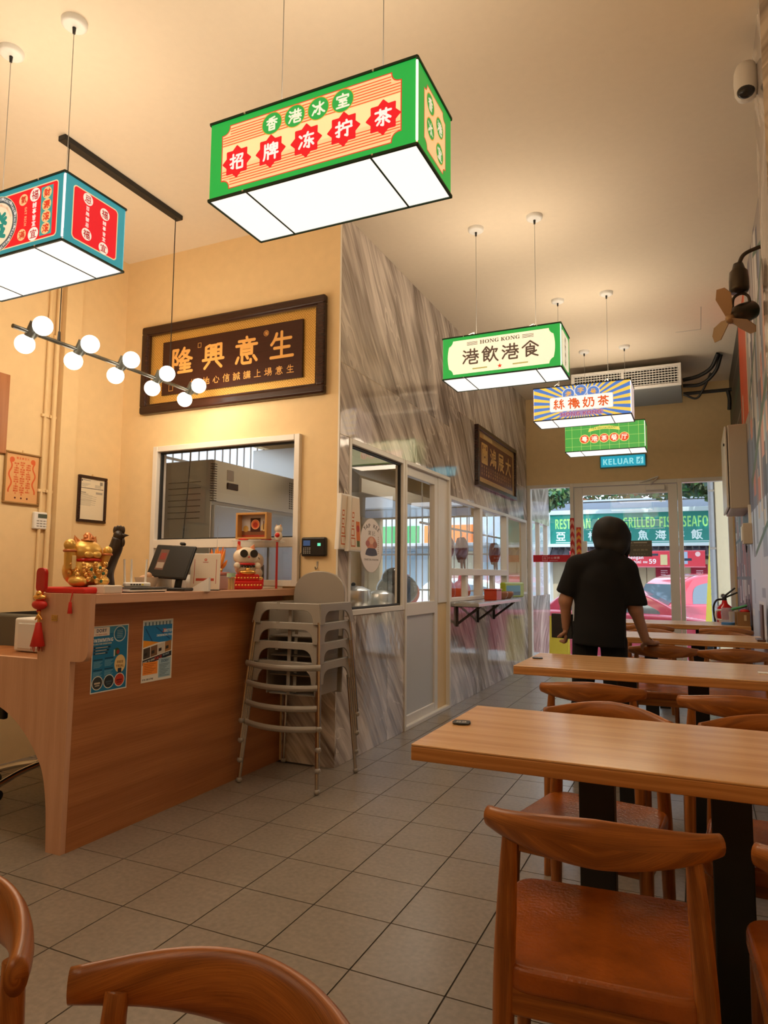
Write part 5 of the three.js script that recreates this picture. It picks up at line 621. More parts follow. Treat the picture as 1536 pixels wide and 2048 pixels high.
// ---------------------------------------------------------------- stack of plastic high chairs
{ const P = M.greyPlastic, steel = std([0.55, 0.50, 0.44], 0.22, 1);
  const group = 'stacked high chairs', strapMat = std([0.30, 0.27, 0.23], 0.7);
  function highChair(label) {
    const t = thing('high_chair', label, 'high chair', [0, 0, 0], 0, group), R = 0.675, w = 0.208, z1 = -0.36;      // rim height, half width, back
    const apron = (half, low, arch) => { const s = new THREE.Shape(); s.moveTo(-half, 0); s.lineTo(half, 0); s.lineTo(half + 0.018, -low); s.lineTo(half - 0.028, -low); s.bezierCurveTo(half - 0.03, -arch * 0.6, half - 0.07, -arch * 0.42, half - 0.10, -arch * 0.40); s.lineTo(-half + 0.10, -arch * 0.40); s.bezierCurveTo(-half + 0.07, -arch * 0.42, -half + 0.03, -arch * 0.6, -half + 0.028, -low); s.lineTo(-half - 0.018, -low); s.closePath(); return s; };
    const tilt = (g, a) => g.rotateX(a);
    const seat = mesh(t, 'seat_shell', [tilt(poly(apron(w, 0.112, 0.085), 0.005, 0.002), -0.13).translate(0, R, 0), poly(apron(-z1 / 2, 0.112, 0.10), 0.005, 0.002).rotateX(-0.13).rotateY(Math.PI / 2).translate(w, R, z1 / 2), poly(apron(-z1 / 2, 0.112, 0.10), 0.005, 0.002).rotateX(-0.13).rotateY(-Math.PI / 2).translate(-w, R, z1 / 2),
      rbox(2 * w, 0.008, 0.03, 0.003, 0, R, -0.012), rbox(0.035, 0.008, -z1, 0.003, w - 0.014, R, z1 / 2), rbox(0.035, 0.008, -z1, 0.003, -w + 0.014, R, z1 / 2), rbox(0.30, 0.008, 0.26, 0.003, 0, R - 0.19, z1 / 2 - 0.01), rbox(0.008, 0.19, 0.26, 0.003, 0.16, R - 0.095, z1 / 2), rbox(0.008, 0.19, 0.26, 0.003, -0.16, R - 0.095, z1 / 2)], P);
    const b = new THREE.Shape(); b.moveTo(-0.175, -0.20); b.lineTo(-0.175, 0.04); b.bezierCurveTo(-0.175, 0.145, -0.10, 0.182, 0, 0.182); b.bezierCurveTo(0.10, 0.182, 0.175, 0.145, 0.175, 0.04); b.lineTo(0.175, -0.20); b.closePath();
    mesh(t, 'backrest', poly(b, 0.006, 0.004).rotateX(-0.06).translate(0, R, z1 + 0.008), P);
    mesh(t, 'crotch_post', rbox(0.022, 0.16, 0.012, 0.004, 0, R - 0.10, -0.03), P);
    for (const sx of [-1, 1]) for (const [zt, zb] of [[0.012, 0.065], [z1 + 0.01, z1 - 0.028]]) { const l = mesh(t, 'leg', rod([sx * (w + 0.006), R - 0.10, zt], [sx * 0.252, 0.018, zb], 0.0105, 0.0105, 12), steel); mesh(l, 'foot_cap', ball(0.017, sx * 0.252, 0.016, zb, 1, 0.95, 1, 12), P); }
    mesh(t, 'footrest', sweep([[-0.245, 0.335, 0.042], [-0.12, 0.33, 0.085], [0, 0.328, 0.098], [0.12, 0.33, 0.085], [0.245, 0.335, 0.042]], () => [0.009, 0.017], 20, 8), P);
    for (const g of [rbox(0.02, 0.05, 0.004, 0.001, -0.06, R - 0.018, 0.006), rbox(0.02, 0.09, 0.004, 0.001, 0.03, R - 0.13, -0.05)]) mesh(t, 'strap', g, strapMat);
    return t;
  }
  const base = highChair('grey plastic high chair at the bottom of the stack'); base.position.set(-2.128, 0, -3.315);
  copyOf(base, [-2.126, 0.109, -3.315], 0, 'grey plastic high chair second from the bottom of the stack'); copyOf(base, [-2.124, 0.218, -3.315], 0, 'grey plastic high chair just under the topmost of the stack'); copyOf(base, [-2.122, 0.327, -3.315], 0, 'grey plastic high chair on top of the stack, backrest showing'); }

// ---------------------------------------------------------------- dining tables
const TT = 0.75;
function table(x0, x1, zn, zf, label) {
  const t = thing('dining_table', label, 'table', [(x0 + x1) / 2, 0, (zn + zf) / 2], 0, 'oak dining tables along the mural wall'), w = x1 - x0, d = zn - zf, c = w / 2;
  mesh(t, 'table_top', metric(rbox(w, 0.006, d, 0.003, 0, TT - 0.003, 0), 'x', x0, zn * 0.3), M.oak); mesh(t, 'edge_band', metric(rbox(w, 0.034, d, 0.003, 0, TT - 0.023, 0), 'x', 0.2, zn * 0.1), M.oakEdge);
  for (const x of [-0.155, 0.155]) { mesh(t, 'leg', [rbox(0.088, TT - 0.05, 0.05, 0.004, x + 0.03, (TT - 0.04) / 2, 0)], M.blackMetal); mesh(t, 'base_foot', rbox(0.088, 0.02, 0.5, 0.004, x + 0.03, 0.01, 0), M.blackMetal); }
  mesh(t, 'under_rail', rbox(w * 0.7, 0.02, 0.06, 0.003, 0.03, TT - 0.05, 0), M.blackMetal);
  return t;
}
table(-0.663, 0.405, -1.612, -2.175, 'oak dining table with a small black disc, nearest the cashier counter');
table(-0.80, 0.405, -3.205, -3.80, 'oak dining table with a white slip on its far end by the mural');
table(-0.80, 0.405, -5.08, -5.62, 'oak dining table the standing person faces');
table(-0.75, 0.405, -6.66, -7.25, 'oak dining table holding a jug and a wooden caddy');
for (const [x, z, label] of [[-0.622, -1.89, 'black table number disc on the table nearest the counter'], [-0.755, -3.53, 'black table number disc on the table in front of the person']]) { const t = thing('table_number', label, 'table number', [x, TT, z], 0.2); mesh(t, 'disc', cyl(0.026, 0.026, 0.005, 0, 0.0026, 0, 28), M.blackGloss); mesh(t, 'numeral', new THREE.PlaneGeometry(0.046, 0.046).rotateX(-Math.PI / 2).translate(0, 0.0055, 0), printed(128, 128, (g, W, h) => { fill(g, '#0b0b0b', 0, 0, W, h); text(g, 'S2', 64, 68, 76, '#dcd6c8', 'serif'); }, 0.35)); }
one('order_slip', 'white paper slip on oak table by the mural', 'paper', rbox(0.16, 0.004, 0.05, 0.001, 0.31, TT + 0.002, -3.47).rotateY(0), M.paper);
// ---------------------------------------------------------------- bull horn dining chairs
function makeChair(label) {   // faces -z, seat centre over the origin
  const t = thing('dining_chair', label, 'chair', [0, 0, 0], 0, 'wooden dining chairs'), W = M.chairWood;
  const top = 0.722, pts = []; for (let i = 0; i <= 12; i++) { const a = (i / 12 - 0.5) * 2, x = a * 0.197; pts.push([x, top - 0.006 * a * a + (Math.abs(a) > 0.85 ? 0.002 : 0), 0.235 - 0.085 * Math.pow(Math.abs(a), 2.2)]); }
  mesh(t, 'back_rail', sweep(pts, (u) => { const a = Math.abs(u - 0.5) * 2; return [0.0125 + 0.004 * (1 - a), 0.019 + 0.022 * (1 - a * a) * (1 - 0.25 * a)]; }, 40, 16), W);
  for (const s of [-1, 1]) {
    mesh(t, 'rear_leg', sweep([[s * 0.178, 0, 0.185], [s * 0.172, 0.22, 0.172], [s * 0.168, 0.45, 0.165], [s * 0.160, 0.60, 0.170], [s * 0.153, top - 0.008, 0.178]], (u) => { const r = 0.0135 + 0.0065 * Math.sin(Math.PI * clamp(u * 1.05)) ; return [r, r]; }, 20, 12), W);
    mesh(t, 'front_leg', sweep([[s * 0.188, 0, -0.175], [s * 0.184, 0.22, -0.168], [s * 0.180, 0.43, -0.160]], (u) => { const r = 0.013 + 0.006 * u; return [r, r]; }, 12, 12), W);
    mesh(t, 'side_rail', rod([s * 0.168, 0.405, 0.165], [s * 0.18, 0.405, -0.16], 0.018, 0.018, 10).scale(1, 1, 1), W);
  }
  mesh(t, 'rear_apron', metric(rbox(0.33, 0.05, 0.02, 0.006, 0, 0.41, 0.165), 'x'), W); mesh(t, 'front_apron', metric(rbox(0.345, 0.045, 0.02, 0.006, 0, 0.41, -0.158), 'x'), W);
  const s = new THREE.Shape(), w0 = 0.195, w1 = 0.168, f = 0.195, b = -0.17, r = 0.05; s.moveTo(-w0 + r, f); s.lineTo(w0 - r, f); s.quadraticCurveTo(w0, f, w0 - 0.003, f - r); s.lineTo(w1 + 0.004, b + r); s.quadraticCurveTo(w1, b, w1 - r, b); s.lineTo(-w1 + r, b); s.quadraticCurveTo(-w1, b, -w1 - 0.004, b + r); s.lineTo(-w0 + 0.003, f - r); s.quadraticCurveTo(-w0, f, -w0 + r, f);
  mesh(t, 'seat', metric(new THREE.ExtrudeGeometry(s, { depth: 0.018, bevelEnabled: true, bevelSize: 0.012, bevelThickness: 0.014, bevelSegments: 5, curveSegments: 10 }).rotateX(-Math.PI / 2).translate(0, 0.440, 0)), M.leather, 'tan leather seat pad');
  return t;
}
const chair0 = makeChair('wooden chair with tan leather seat on the room side of the table nearest the counter');
chair0.position.set(-0.188, 0, -1.46); chair0.rotation.y = 0.08;
const G = 'wooden dining chairs';
const ch = (x, z, turn, label) => copyOf(chair0, [x, 0, z], turn, label);
ch(0.27, -1.46, 0, 'wooden chair on the room side of the table nearest the counter, beside the mural wall');
ch(-0.30, -2.135, 3.0, 'wooden chair across the table nearest the counter, facing the room');
ch(0.19, -2.135, Math.PI, 'wooden chair across the table nearest the counter, beside the mural wall');
ch(-0.40, -3.00, 0.03, 'wooden chair on the room side of the table with the white slip');
ch(0.12, -2.93, 0.0, 'wooden chair by the mural on the room side of the table with the white slip');
ch(-0.215, -4.72, 0.06, 'wooden chair with the person hand on its back');
ch(0.185, -4.68, 0.02, 'wooden chair by the mural next to the one the person holds');
ch(-0.35, -5.64, Math.PI, 'wooden chair on the street side of the table the person faces');
ch(0.16, -5.64, Math.PI, 'wooden chair by the mural on the street side of the table the person faces');
ch(-0.40, -6.60, 0, 'wooden chair at the table holding the jug, away from the mural');
ch(0.20, -6.53, 0, 'wooden chair at the table holding the jug, beside the mural');
ch(-0.454, -0.41, 3.065, 'wooden chair with open horn back standing alone in the foreground');
ch(-0.909, -0.421, 3.074, 'wooden chair beside the foreground chair, on its cashier counter side');
// ---------------------------------------------------------------- things on the far table
{ const t = thing('fire_extinguisher', 'small red fire extinguisher standing by the right sidelight', 'extinguisher', [0.24, 0.58, -7.75]); mesh(t, 'cylinder', lathe([[0, 0], [0.075, 0], [0.08, 0.02], [0.08, 0.24], [0.07, 0.29], [0.03, 0.325], [0.022, 0.36], [0, 0.36]], 24), M.redGloss); mesh(t, 'valve', [cyl(0.02, 0.022, 0.04, 0, 0.375, 0), rod([0.0, 0.385, 0], [0.12, 0.44, 0], 0.010, 0.008), rod([0, 0.40, 0], [0.10, 0.485, 0], 0.010, 0.008)], M.black); mesh(t, 'hose', wire([[-0.02, 0.37, 0], [-0.07, 0.36, 0.02], [-0.10, 0.30, 0.03], [-0.09, 0.12, 0.04]], 0.010), M.black); mesh(t, 'label', new THREE.CylinderGeometry(0.0805, 0.0805, 0.08, 20, 1, true, -0.8, 1.6).translate(0, 0.13, 0), std([0.75, 0.6, 0.55], 0.5)); }
{ const t = thing('extinguisher_stand', 'low dark stool under the fire extinguisher', 'stool', [0.24, 0, -7.75]); mesh(t, 'seat', rbox(0.26, 0.03, 0.26, 0.005, 0, 0.565, 0), M.darkWood); for (const [x, z] of [[-0.1, -0.1], [0.1, -0.1], [-0.1, 0.1], [0.1, 0.1]]) mesh(t, 'leg', rod([x * 1.1, 0, z * 1.1], [x, 0.55, z], 0.014), M.blackMetal); }
{ const t = thing('water_jug', 'clear water jug with handle on the far oak table', 'jug', [0.235, TT, -6.86]); mesh(t, 'jar', lathe([[0.04, 0.002], [0.052, 0.01], [0.056, 0.1], [0.05, 0.15], [0.047, 0.15], [0.052, 0.1], [0.048, 0.012], [0, 0.01]], 22), phys([0.93, 0.96, 1], 0.03, { transmission: 0.9, thickness: 0 })); mesh(t, 'handle', wire([[-0.05, 0.13, 0], [-0.09, 0.12, 0], [-0.09, 0.05, 0], [-0.052, 0.04, 0]], 0.008), M.white); mesh(t, 'blue_foot', cyl(0.056, 0.056, 0.02, 0, 0.011, 0, 22), M.blue); }
{ const t = thing('utensil_caddy', 'wooden utensil caddy with a tag and green cloth', 'caddy', [0.355, TT, -6.80]); mesh(t, 'box', [rbox(0.10, 0.12, 0.008, 0.002, 0, 0.06, 0.05), rbox(0.10, 0.12, 0.008, 0.002, 0, 0.06, -0.05), rbox(0.008, 0.12, 0.1, 0.002, -0.046, 0.06, 0), rbox(0.008, 0.12, 0.1, 0.002, 0.046, 0.06, 0), rbox(0.1, 0.008, 0.1, 0.002, 0, 0.004, 0)], std([0.30, 0.15, 0.05], 0.6)); mesh(t, 'tag', rbox(0.02, 0.05, 0.003, 0.001, 0.012, 0.07, 0.056).rotateZ(0), std([0.62, 0.44, 0.24], 0.7)); mesh(t, 'green_cloth', sweep([[-0.09, 0.14, 0.01], [-0.03, 0.155, 0.0], [0.03, 0.175, 0]], () => [0.02, 0.012], 8, 8), M.green); mesh(t, 'red_lid', ball(0.04, 0.01, 0.125, 0, 1, 0.5, 1), M.red); for (let i = 0; i < 4; i++) mesh(t, 'chopstick', rod([0.02 + i * 0.008, 0.05, -0.02], [0.03 + i * 0.012, 0.23, -0.03], 0.003, 0.002, 6), M.darkWood); }
one('paper_cup', 'pale orange cup beside the utensil caddy', 'cup', lathe([[0, 0.002], [0.03, 0], [0.04, 0.11], [0.037, 0.11], [0.027, 0.006], [0, 0.006]], 20).translate(0.285, TT, -6.98), std([0.8, 0.5, 0.22], 0.5));
one('menu_holder', 'dark brown menu holder at the end of the table the person faces', 'menu', [rbox(0.012, 0.24, 0.17, 0.003, 0.385, TT + 0.12, -5.25), rbox(0.05, 0.012, 0.19, 0.003, 0.37, TT + 0.006, -5.25)], std([0.10, 0.05, 0.04], 0.4));
// ---------------------------------------------------------------- serving ledge at the kitchen windows
{ const t = thing('serving_ledge', 'stainless steel serving ledge on brackets at kitchen windows', 'shelf', [XM, 0, -6.7]); mesh(t, 'tray', [rbox(0.26, 0.03, 1.60, 0.004, 0.13, 0.905, 0), rbox(0.22, 0.004, 1.5, 0.001, 0.13, 0.924, 0)], M.steel); for (const z of [-0.6, 0, 0.66]) mesh(t, 'bracket', [rod([0.02, 0.89, z], [0.24, 0.89, z], 0.012), rod([0.006, 0.72, z], [0.22, 0.88, z], 0.012), rod([0.008, 0.70, z], [0.008, 0.89, z], 0.014)], std([0.07, 0.05, 0.04], 0.5)); }
one('red_plastic_tub', 'red plastic tub on the serving ledge', 'tub', [rbox(0.13, 0.10, 0.20, 0.012, XM + 0.15, 0.975, -6.75), rbox(0.14, 0.014, 0.21, 0.005, XM + 0.15, 1.03, -6.75)], phys([0.66, 0.07, 0.02], 0.25, { transmission: 0.2, thickness: 0 }));
for (const [i, z] of [-7.05, -7.28].entries()) one('clay_pot', ['brown clay pot next to the red tub', 'brown clay pot next to the yellow green packet'][i], 'pot', lathe([[0, 0], [0.03, 0], [0.055, 0.03], [0.06, 0.06], [0.052, 0.075], [0.046, 0.07], [0.05, 0.05], [0, 0.02]], 20).translate(XM + 0.17, 0.927, z), std([0.34, 0.15, 0.08], 0.4));
{ const t = thing('napkin_packet', 'yellow green packet with a blue picture on the serving ledge', 'packet', [XM + 0.13, 0.927, -7.62], Math.PI / 2 - 0.3); mesh(t, 'pack', rbox(0.42, 0.17, 0.07, 0.02, 0, 0.085, 0), std([0.42, 0.52, 0.03], 0.35)); mesh(t, 'picture', new THREE.PlaneGeometry(0.30, 0.11).translate(-0.03, 0.08, 0.036), printed(200, 80, (g, W, h) => { fill(g, '#4f8fa8', 0, 0, W, h); fill(g, '#274a5a', 0, 50, W, 30); }, 0.3)); }
// ---------------------------------------------------------------- the standing person
function blob(bones, lo, hi, cell, k = 0.03, cut) {   // surface round tapered bones [ax,ay,az,ra, bx,by,bz,rb, flat]; cut(x,y,z) trims
  const sx = hi[0] - lo[0], sy = hi[1] - lo[1], sz = hi[2] - lo[2], size = Math.max(sx, sy, sz), n = Math.ceil(size / cell) + 4;
  const mc = new MarchingCubes(n, new THREE.MeshBasicMaterial(), false, false, 400000); mc.isolation = 0; mc.reset();
  const c = [(lo[0] + hi[0]) / 2, (lo[1] + hi[1]) / 2, (lo[2] + hi[2]) / 2], half = n / 2;
  for (let z = 0; z < n; z++) for (let y = 0; y < n; y++) for (let x = 0; x < n; x++) {
    const px = c[0] + (x - half) * cell, py = c[1] + (y - half) * cell, pz = c[2] + (z - half) * cell;
    let d = 1;
    if (px > lo[0] - 0.02 && px < hi[0] + 0.02 && py > lo[1] - 0.02 && py < hi[1] + 0.02 && pz > lo[2] - 0.02 && pz < hi[2] + 0.02) {
      for (const b of bones) {
        const f = b[8] ?? 1, dx = b[4] - b[0], dy = b[5] - b[1], dz = (b[6] - b[2]) / f, ex = px - b[0], ey = py - b[1], ez = (pz - b[2]) / f;
        const t = clamp((ex * dx + ey * dy + ez * dz) / (dx * dx + dy * dy + dz * dz + 1e-9)), q = (Math.hypot(ex - dx * t, ey - dy * t, ez - dz * t) - (b[3] + (b[7] - b[3]) * t)) * Math.min(1, f);
        const h = clamp(0.5 + 0.5 * (d - q) / k); d = d * (1 - h) + q * h - k * h * (1 - h);
      }
      if (cut) d = Math.max(d, cut(px, py, pz));
    }
    mc.field[x + y * n + z * n * n] = -d;
  }
  mc.update();
  const g = new THREE.BufferGeometry(), N = mc.count;
  g.setAttribute('position', new THREE.BufferAttribute(mc.positionArray.slice(0, N * 3), 3)); g.setAttribute('normal', new THREE.BufferAttribute(mc.normalArray.slice(0, N * 3), 3));
  g.scale(half * cell, half * cell, half * cell).translate(...c);
  g.computeVertexNormals();
  { // smooth normals by position
    const p = g.attributes.position, acc = new Map(), key = (i) => Math.round(p.getX(i) * 2e4) + ',' + Math.round(p.getY(i) * 2e4) + ',' + Math.round(p.getZ(i) * 2e4), nn = g.attributes.normal;
    for (let i = 0; i < p.count; i++) { const q = key(i), a = acc.get(q) ?? acc.set(q, [0, 0, 0]).get(q); a[0] += nn.getX(i); a[1] += nn.getY(i); a[2] += nn.getZ(i); }
    for (let i = 0; i < p.count; i++) { const a = acc.get(key(i)), l = Math.hypot(...a) || 1; nn.setXYZ(i, a[0] / l, a[1] / l, a[2] / l); }
  }
  return g;
}
{ const z = -4.27, t = thing('person', 'person in black shirt and trousers seen from behind, holding a black folder', 'person');
  const J = { head: [-0.452, 1.405, z - 0.03], neck: [-0.470, 1.285, z], chest: [-0.505, 1.15, z - 0.02], waist: [-0.525, 0.92, z], pelvis: [-0.530, 0.80, z + 0.01],
    sl: [-0.640, 1.225, z], el: [-0.712, 1.03, z + 0.01], wl: [-0.722, 0.865, z - 0.06], sr: [-0.375, 1.205, z], er: [-0.330, 0.985, z - 0.05], wr: [-0.287, 0.812, z - 0.13],
    hl: [-0.603, 0.80, z + 0.01], kl: [-0.630, 0.43, z + 0.0], al: [-0.636, 0.075, z + 0.03], hr: [-0.447, 0.80, z + 0.01], kr: [-0.440, 0.43, z - 0.01], ar: [-0.436, 0.075, z + 0.02] };
  for (const [k, v] of Object.entries(J)) { v[0] *= 1.034; if (!/^a/.test(k)) v[1] = 1.1685 + (v[1] - 1.1685) * 1.034; }      // taller by a little, standing clear of the chair
  const B = (a, b, ra, rb, f) => [...J[a], ra, ...J[b], rb, f], body = [];
  const core = blob([B('neck', 'head', 0.048, 0.052), B('neck', 'chest', 0.06, 0.12, 0.8), B('chest', 'waist', 0.12, 0.11, 0.75), B('waist', 'hl', 0.09, 0.066), B('waist', 'hr', 0.09, 0.066), B('neck', 'sl', 0.05, 0.05), B('neck', 'sr', 0.05, 0.05), B('sl', 'el', 0.046, 0.036), B('el', 'wl', 0.036, 0.026), B('sr', 'er', 0.046, 0.037), B('er', 'wr', 0.037, 0.026), B('hl', 'kl', 0.066, 0.046), B('kl', 'al', 0.046, 0.036), B('hr', 'kr', 0.066, 0.046), B('kr', 'ar', 0.046, 0.036)], [-0.90, 0.02, z - 0.36], [-0.22, 1.45, z + 0.2], 0.013, 0.03);
  const hd = J.head, head = blob([[hd[0], hd[1] + 0.02, hd[2] + 0.005, 0.078, hd[0], hd[1] - 0.01, hd[2] - 0.015, 0.074], [hd[0], hd[1] - 0.05, hd[2] - 0.045, 0.045, hd[0], hd[1] - 0.06, hd[2] - 0.05, 0.04], [hd[0] - 0.005, hd[1] - 0.015, hd[2] - 0.10, 0.010, hd[0] - 0.005, hd[1] - 0.03, hd[2] - 0.106, 0.012], [hd[0] - 0.03, hd[1] - 0.068, hd[2] - 0.088, 0.006, hd[0] + 0.03, hd[1] - 0.068, hd[2] - 0.088, 0.006], [hd[0] - 0.078, hd[1] - 0.01, hd[2], 0.014, hd[0] - 0.082, hd[1] - 0.035, hd[2], 0.010], [hd[0] + 0.078, hd[1] - 0.01, hd[2], 0.014, hd[0] + 0.082, hd[1] - 0.035, hd[2], 0.010]], [hd[0] - 0.12, hd[1] - 0.13, hd[2] - 0.14], [hd[0] + 0.12, hd[1] + 0.12, hd[2] + 0.12], 0.006, 0.018);
  // right hand closed over the chair rail: palm, four fingers over the top, thumb at the side
  const P = [-0.268, 0.772, -4.470];
  const fr = (i) => { const x = P[0] - 0.030 + i * 0.0205, L = [0.026, 0.031, 0.030, 0.023][i]; return [[x, P[1], P[2] - 0.030, 0.0095, x + 0.003, P[1] - 0.002, P[2] - 0.030 - L * 0.6, 0.009], [x + 0.003, P[1] - 0.002, P[2] - 0.030 - L * 0.6, 0.009, x + 0.005, P[1] - 0.026, P[2] - 0.036 - L * 0.7, 0.0085], [x + 0.005, P[1] - 0.026, P[2] - 0.036 - L * 0.7, 0.0085, x + 0.005, P[1] - 0.044, P[2] - 0.028 - L * 0.6, 0.0075]]; };
  const hand = blob([[...J.wr, 0.025, P[0] - 0.008, P[1] + 0.012, P[2] + 0.045, 0.022], [P[0] - 0.022, P[1] + 0.004, P[2] + 0.03, 0.016, P[0] - 0.026, P[1] + 0.002, P[2] - 0.026, 0.013], [P[0] - 0.002, P[1] + 0.006, P[2] + 0.03, 0.017, P[0], P[1] + 0.004, P[2] - 0.028, 0.013], [P[0] + 0.016, P[1] + 0.003, P[2] + 0.03, 0.015, P[0] + 0.026, P[1], P[2] - 0.024, 0.012], ...[0, 1, 2, 3].flatMap(fr), [P[0] - 0.032, P[1], P[2] + 0.025, 0.013, P[0] - 0.050, P[1] - 0.018, P[2] + 0.002, 0.010], [P[0] - 0.050, P[1] - 0.018, P[2] + 0.002, 0.010, P[0] - 0.050, P[1] - 0.040, P[2] - 0.004, 0.008]], [P[0] - 0.09, P[1] - 0.08, P[2] - 0.10], [P[0] + 0.06, P[1] + 0.07, P[2] + 0.24], 0.0042, 0.010);
  // left hand holding the folder from below
  const Q = [-0.750, 0.828, z - 0.085], lf = [0, 1, 2, 3].flatMap((i) => { const zz = Q[2] + 0.028 - i * 0.019; return [[Q[0] + 0.004, Q[1] - 0.03, zz, 0.009, Q[0] - 0.012, Q[1] - 0.062, zz, 0.0088], [Q[0] - 0.012, Q[1] - 0.062, zz, 0.0088, Q[0] - 0.032, Q[1] - 0.058, zz, 0.008]]; });
  const hand2 = blob([[...J.wl, 0.024, Q[0], Q[1] + 0.0, Q[2], 0.020], [Q[0], Q[1] + 0.005, Q[2] + 0.02, 0.015, Q[0] + 0.002, Q[1] - 0.03, Q[2] + 0.024, 0.013], [Q[0], Q[1] + 0.005, Q[2] - 0.012, 0.015, Q[0] + 0.002, Q[1] - 0.03, Q[2] - 0.024, 0.013], ...lf, [Q[0], Q[1], Q[2] + 0.035, 0.012, Q[0] - 0.025, Q[1] - 0.02, Q[2] + 0.05, 0.009], [Q[0] - 0.025, Q[1] - 0.02, Q[2] + 0.05, 0.009, Q[0] - 0.042, Q[1] - 0.032, Q[2] + 0.046, 0.008]], [Q[0] - 0.08, Q[1] - 0.10, Q[2] - 0.08], [Q[0] + 0.06, Q[1] + 0.07, Q[2] + 0.10], 0.0045, 0.010);
  mesh(t, 'body', [core, head, hand, hand2], M.skin);
  const hx = hd[0], hy = hd[1], hz = hd[2];
  const hair = blob([[hx - 0.012, hy + 0.028, hz + 0.015, 0.092, hx + 0.012, hy + 0.022, hz + 0.012, 0.092], [hx - 0.045, hy - 0.01, hz + 0.02, 0.062, hx + 0.05, hy - 0.015, hz + 0.015, 0.064], [hx - 0.062, hy, hz - 0.005, 0.042, hx - 0.070, hy - 0.065, hz + 0.0, 0.024], [hx + 0.066, hy, hz - 0.01, 0.044, hx + 0.080, hy - 0.085, hz - 0.02, 0.026], [hx - 0.05, hy - 0.055, hz + 0.05, 0.042, hx + 0.06, hy - 0.065, hz + 0.045, 0.042], [hx - 0.02, hy - 0.088, hz + 0.05, 0.026, hx + 0.05, hy - 0.095, hz + 0.045, 0.026], ...[-0.055, -0.025, 0.005, 0.035, 0.062].map((d, i) => [hx + d, hy - 0.07, hz + 0.06, 0.018, hx + d * 1.08, hy - 0.115 - (i % 2) * 0.012, hz + 0.055, 0.006]), [hx + 0.078, hy - 0.08, hz - 0.02, 0.016, hx + 0.088, hy - 0.125, hz - 0.03, 0.005]], [hx - 0.15, hy - 0.16, hz - 0.12], [hx + 0.15, hy + 0.16, hz + 0.16], 0.006, 0.022, (x, y, zz) => (zz < hz - 0.045 && y < hy + 0.03 ? Math.min(hz - 0.045 - zz, hy + 0.03 - y) : -1));
  mesh(t, 'hair', hair, M.hair);
  const shirt = blob([B('neck', 'chest', 0.072, 0.145, 0.85), B('chest', 'pelvis', 0.148, 0.158, 0.8), [J.pelvis[0], J.pelvis[1] + 0.02, z + 0.01, 0.160, J.pelvis[0] + 0.005, 0.72, z + 0.02, 0.163, 0.85], B('neck', 'sl', 0.068, 0.064), B('neck', 'sr', 0.068, 0.064), [...J.sl, 0.070, -0.722, 1.075, z + 0.01, 0.068], [...J.sr, 0.070, -0.350, 1.01, z - 0.04, 0.078]], [-0.90, 0.66, z - 0.28], [-0.22, 1.40, z + 0.24], 0.011, 0.025, (x, y, zz) => Math.max(0.765 + 0.06 * (x + 0.53) * -1 - y, (x < -0.69 ? 1.055 - 0.35 * (x + 0.72) - y : -1), (x > -0.385 ? 1.0 - y : -1), (Math.abs(x + 0.49) < 0.085 ? y - 1.335 : -1)));
  mesh(t, 'shirt', shirt, M.cloth);
  const trousers = blob([[J.pelvis[0] - 0.03, 0.88, z + 0.01, 0.12, J.pelvis[0] + 0.03, 0.88, z + 0.015, 0.12, 0.8], B('hl', 'kl', 0.076, 0.06), B('kl', 'al', 0.06, 0.055), B('hr', 'kr', 0.078, 0.064), B('kr', 'ar', 0.064, 0.058)], [-0.82, 0.03, z - 0.2], [-0.28, 0.95, z + 0.2], 0.011, 0.012, (x, y) => Math.max(0.055 - y, y - 0.90));
  mesh(t, 'trousers', trousers, M.cloth);
  for (const k of ['al', 'ar']) mesh(t, 'shoe', [sweep([[J[k][0], 0.04, J[k][2] + 0.055], [J[k][0], 0.042, J[k][2] - 0.04], [J[k][0] + (k === 'al' ? -0.01 : 0.01), 0.034, J[k][2] - 0.17]], (u) => [0.042 - 0.004 * u, 0.038 - 0.012 * u], 14, 12)], M.black);
  mesh(t, 'bracelet', new THREE.TorusGeometry(0.030, 0.004, 8, 24).rotateX(0.9).translate(J.wr[0] + 0.004, J.wr[1] - 0.005, J.wr[2] - 0.012), M.gold);
  const f = thing('black_folder', 'black order folder held at the person side', 'folder', [-0.772, 0.862, z - 0.07], 0); mesh(f, 'cover', rbox(0.022, 0.15, 0.14, 0.004, 0, 0, 0), M.black); mesh(f, 'pages', rbox(0.010, 0.144, 0.135, 0.001, 0, 0.001, 0.003), M.darkGrey); f.rotation.y = 1.25;
}
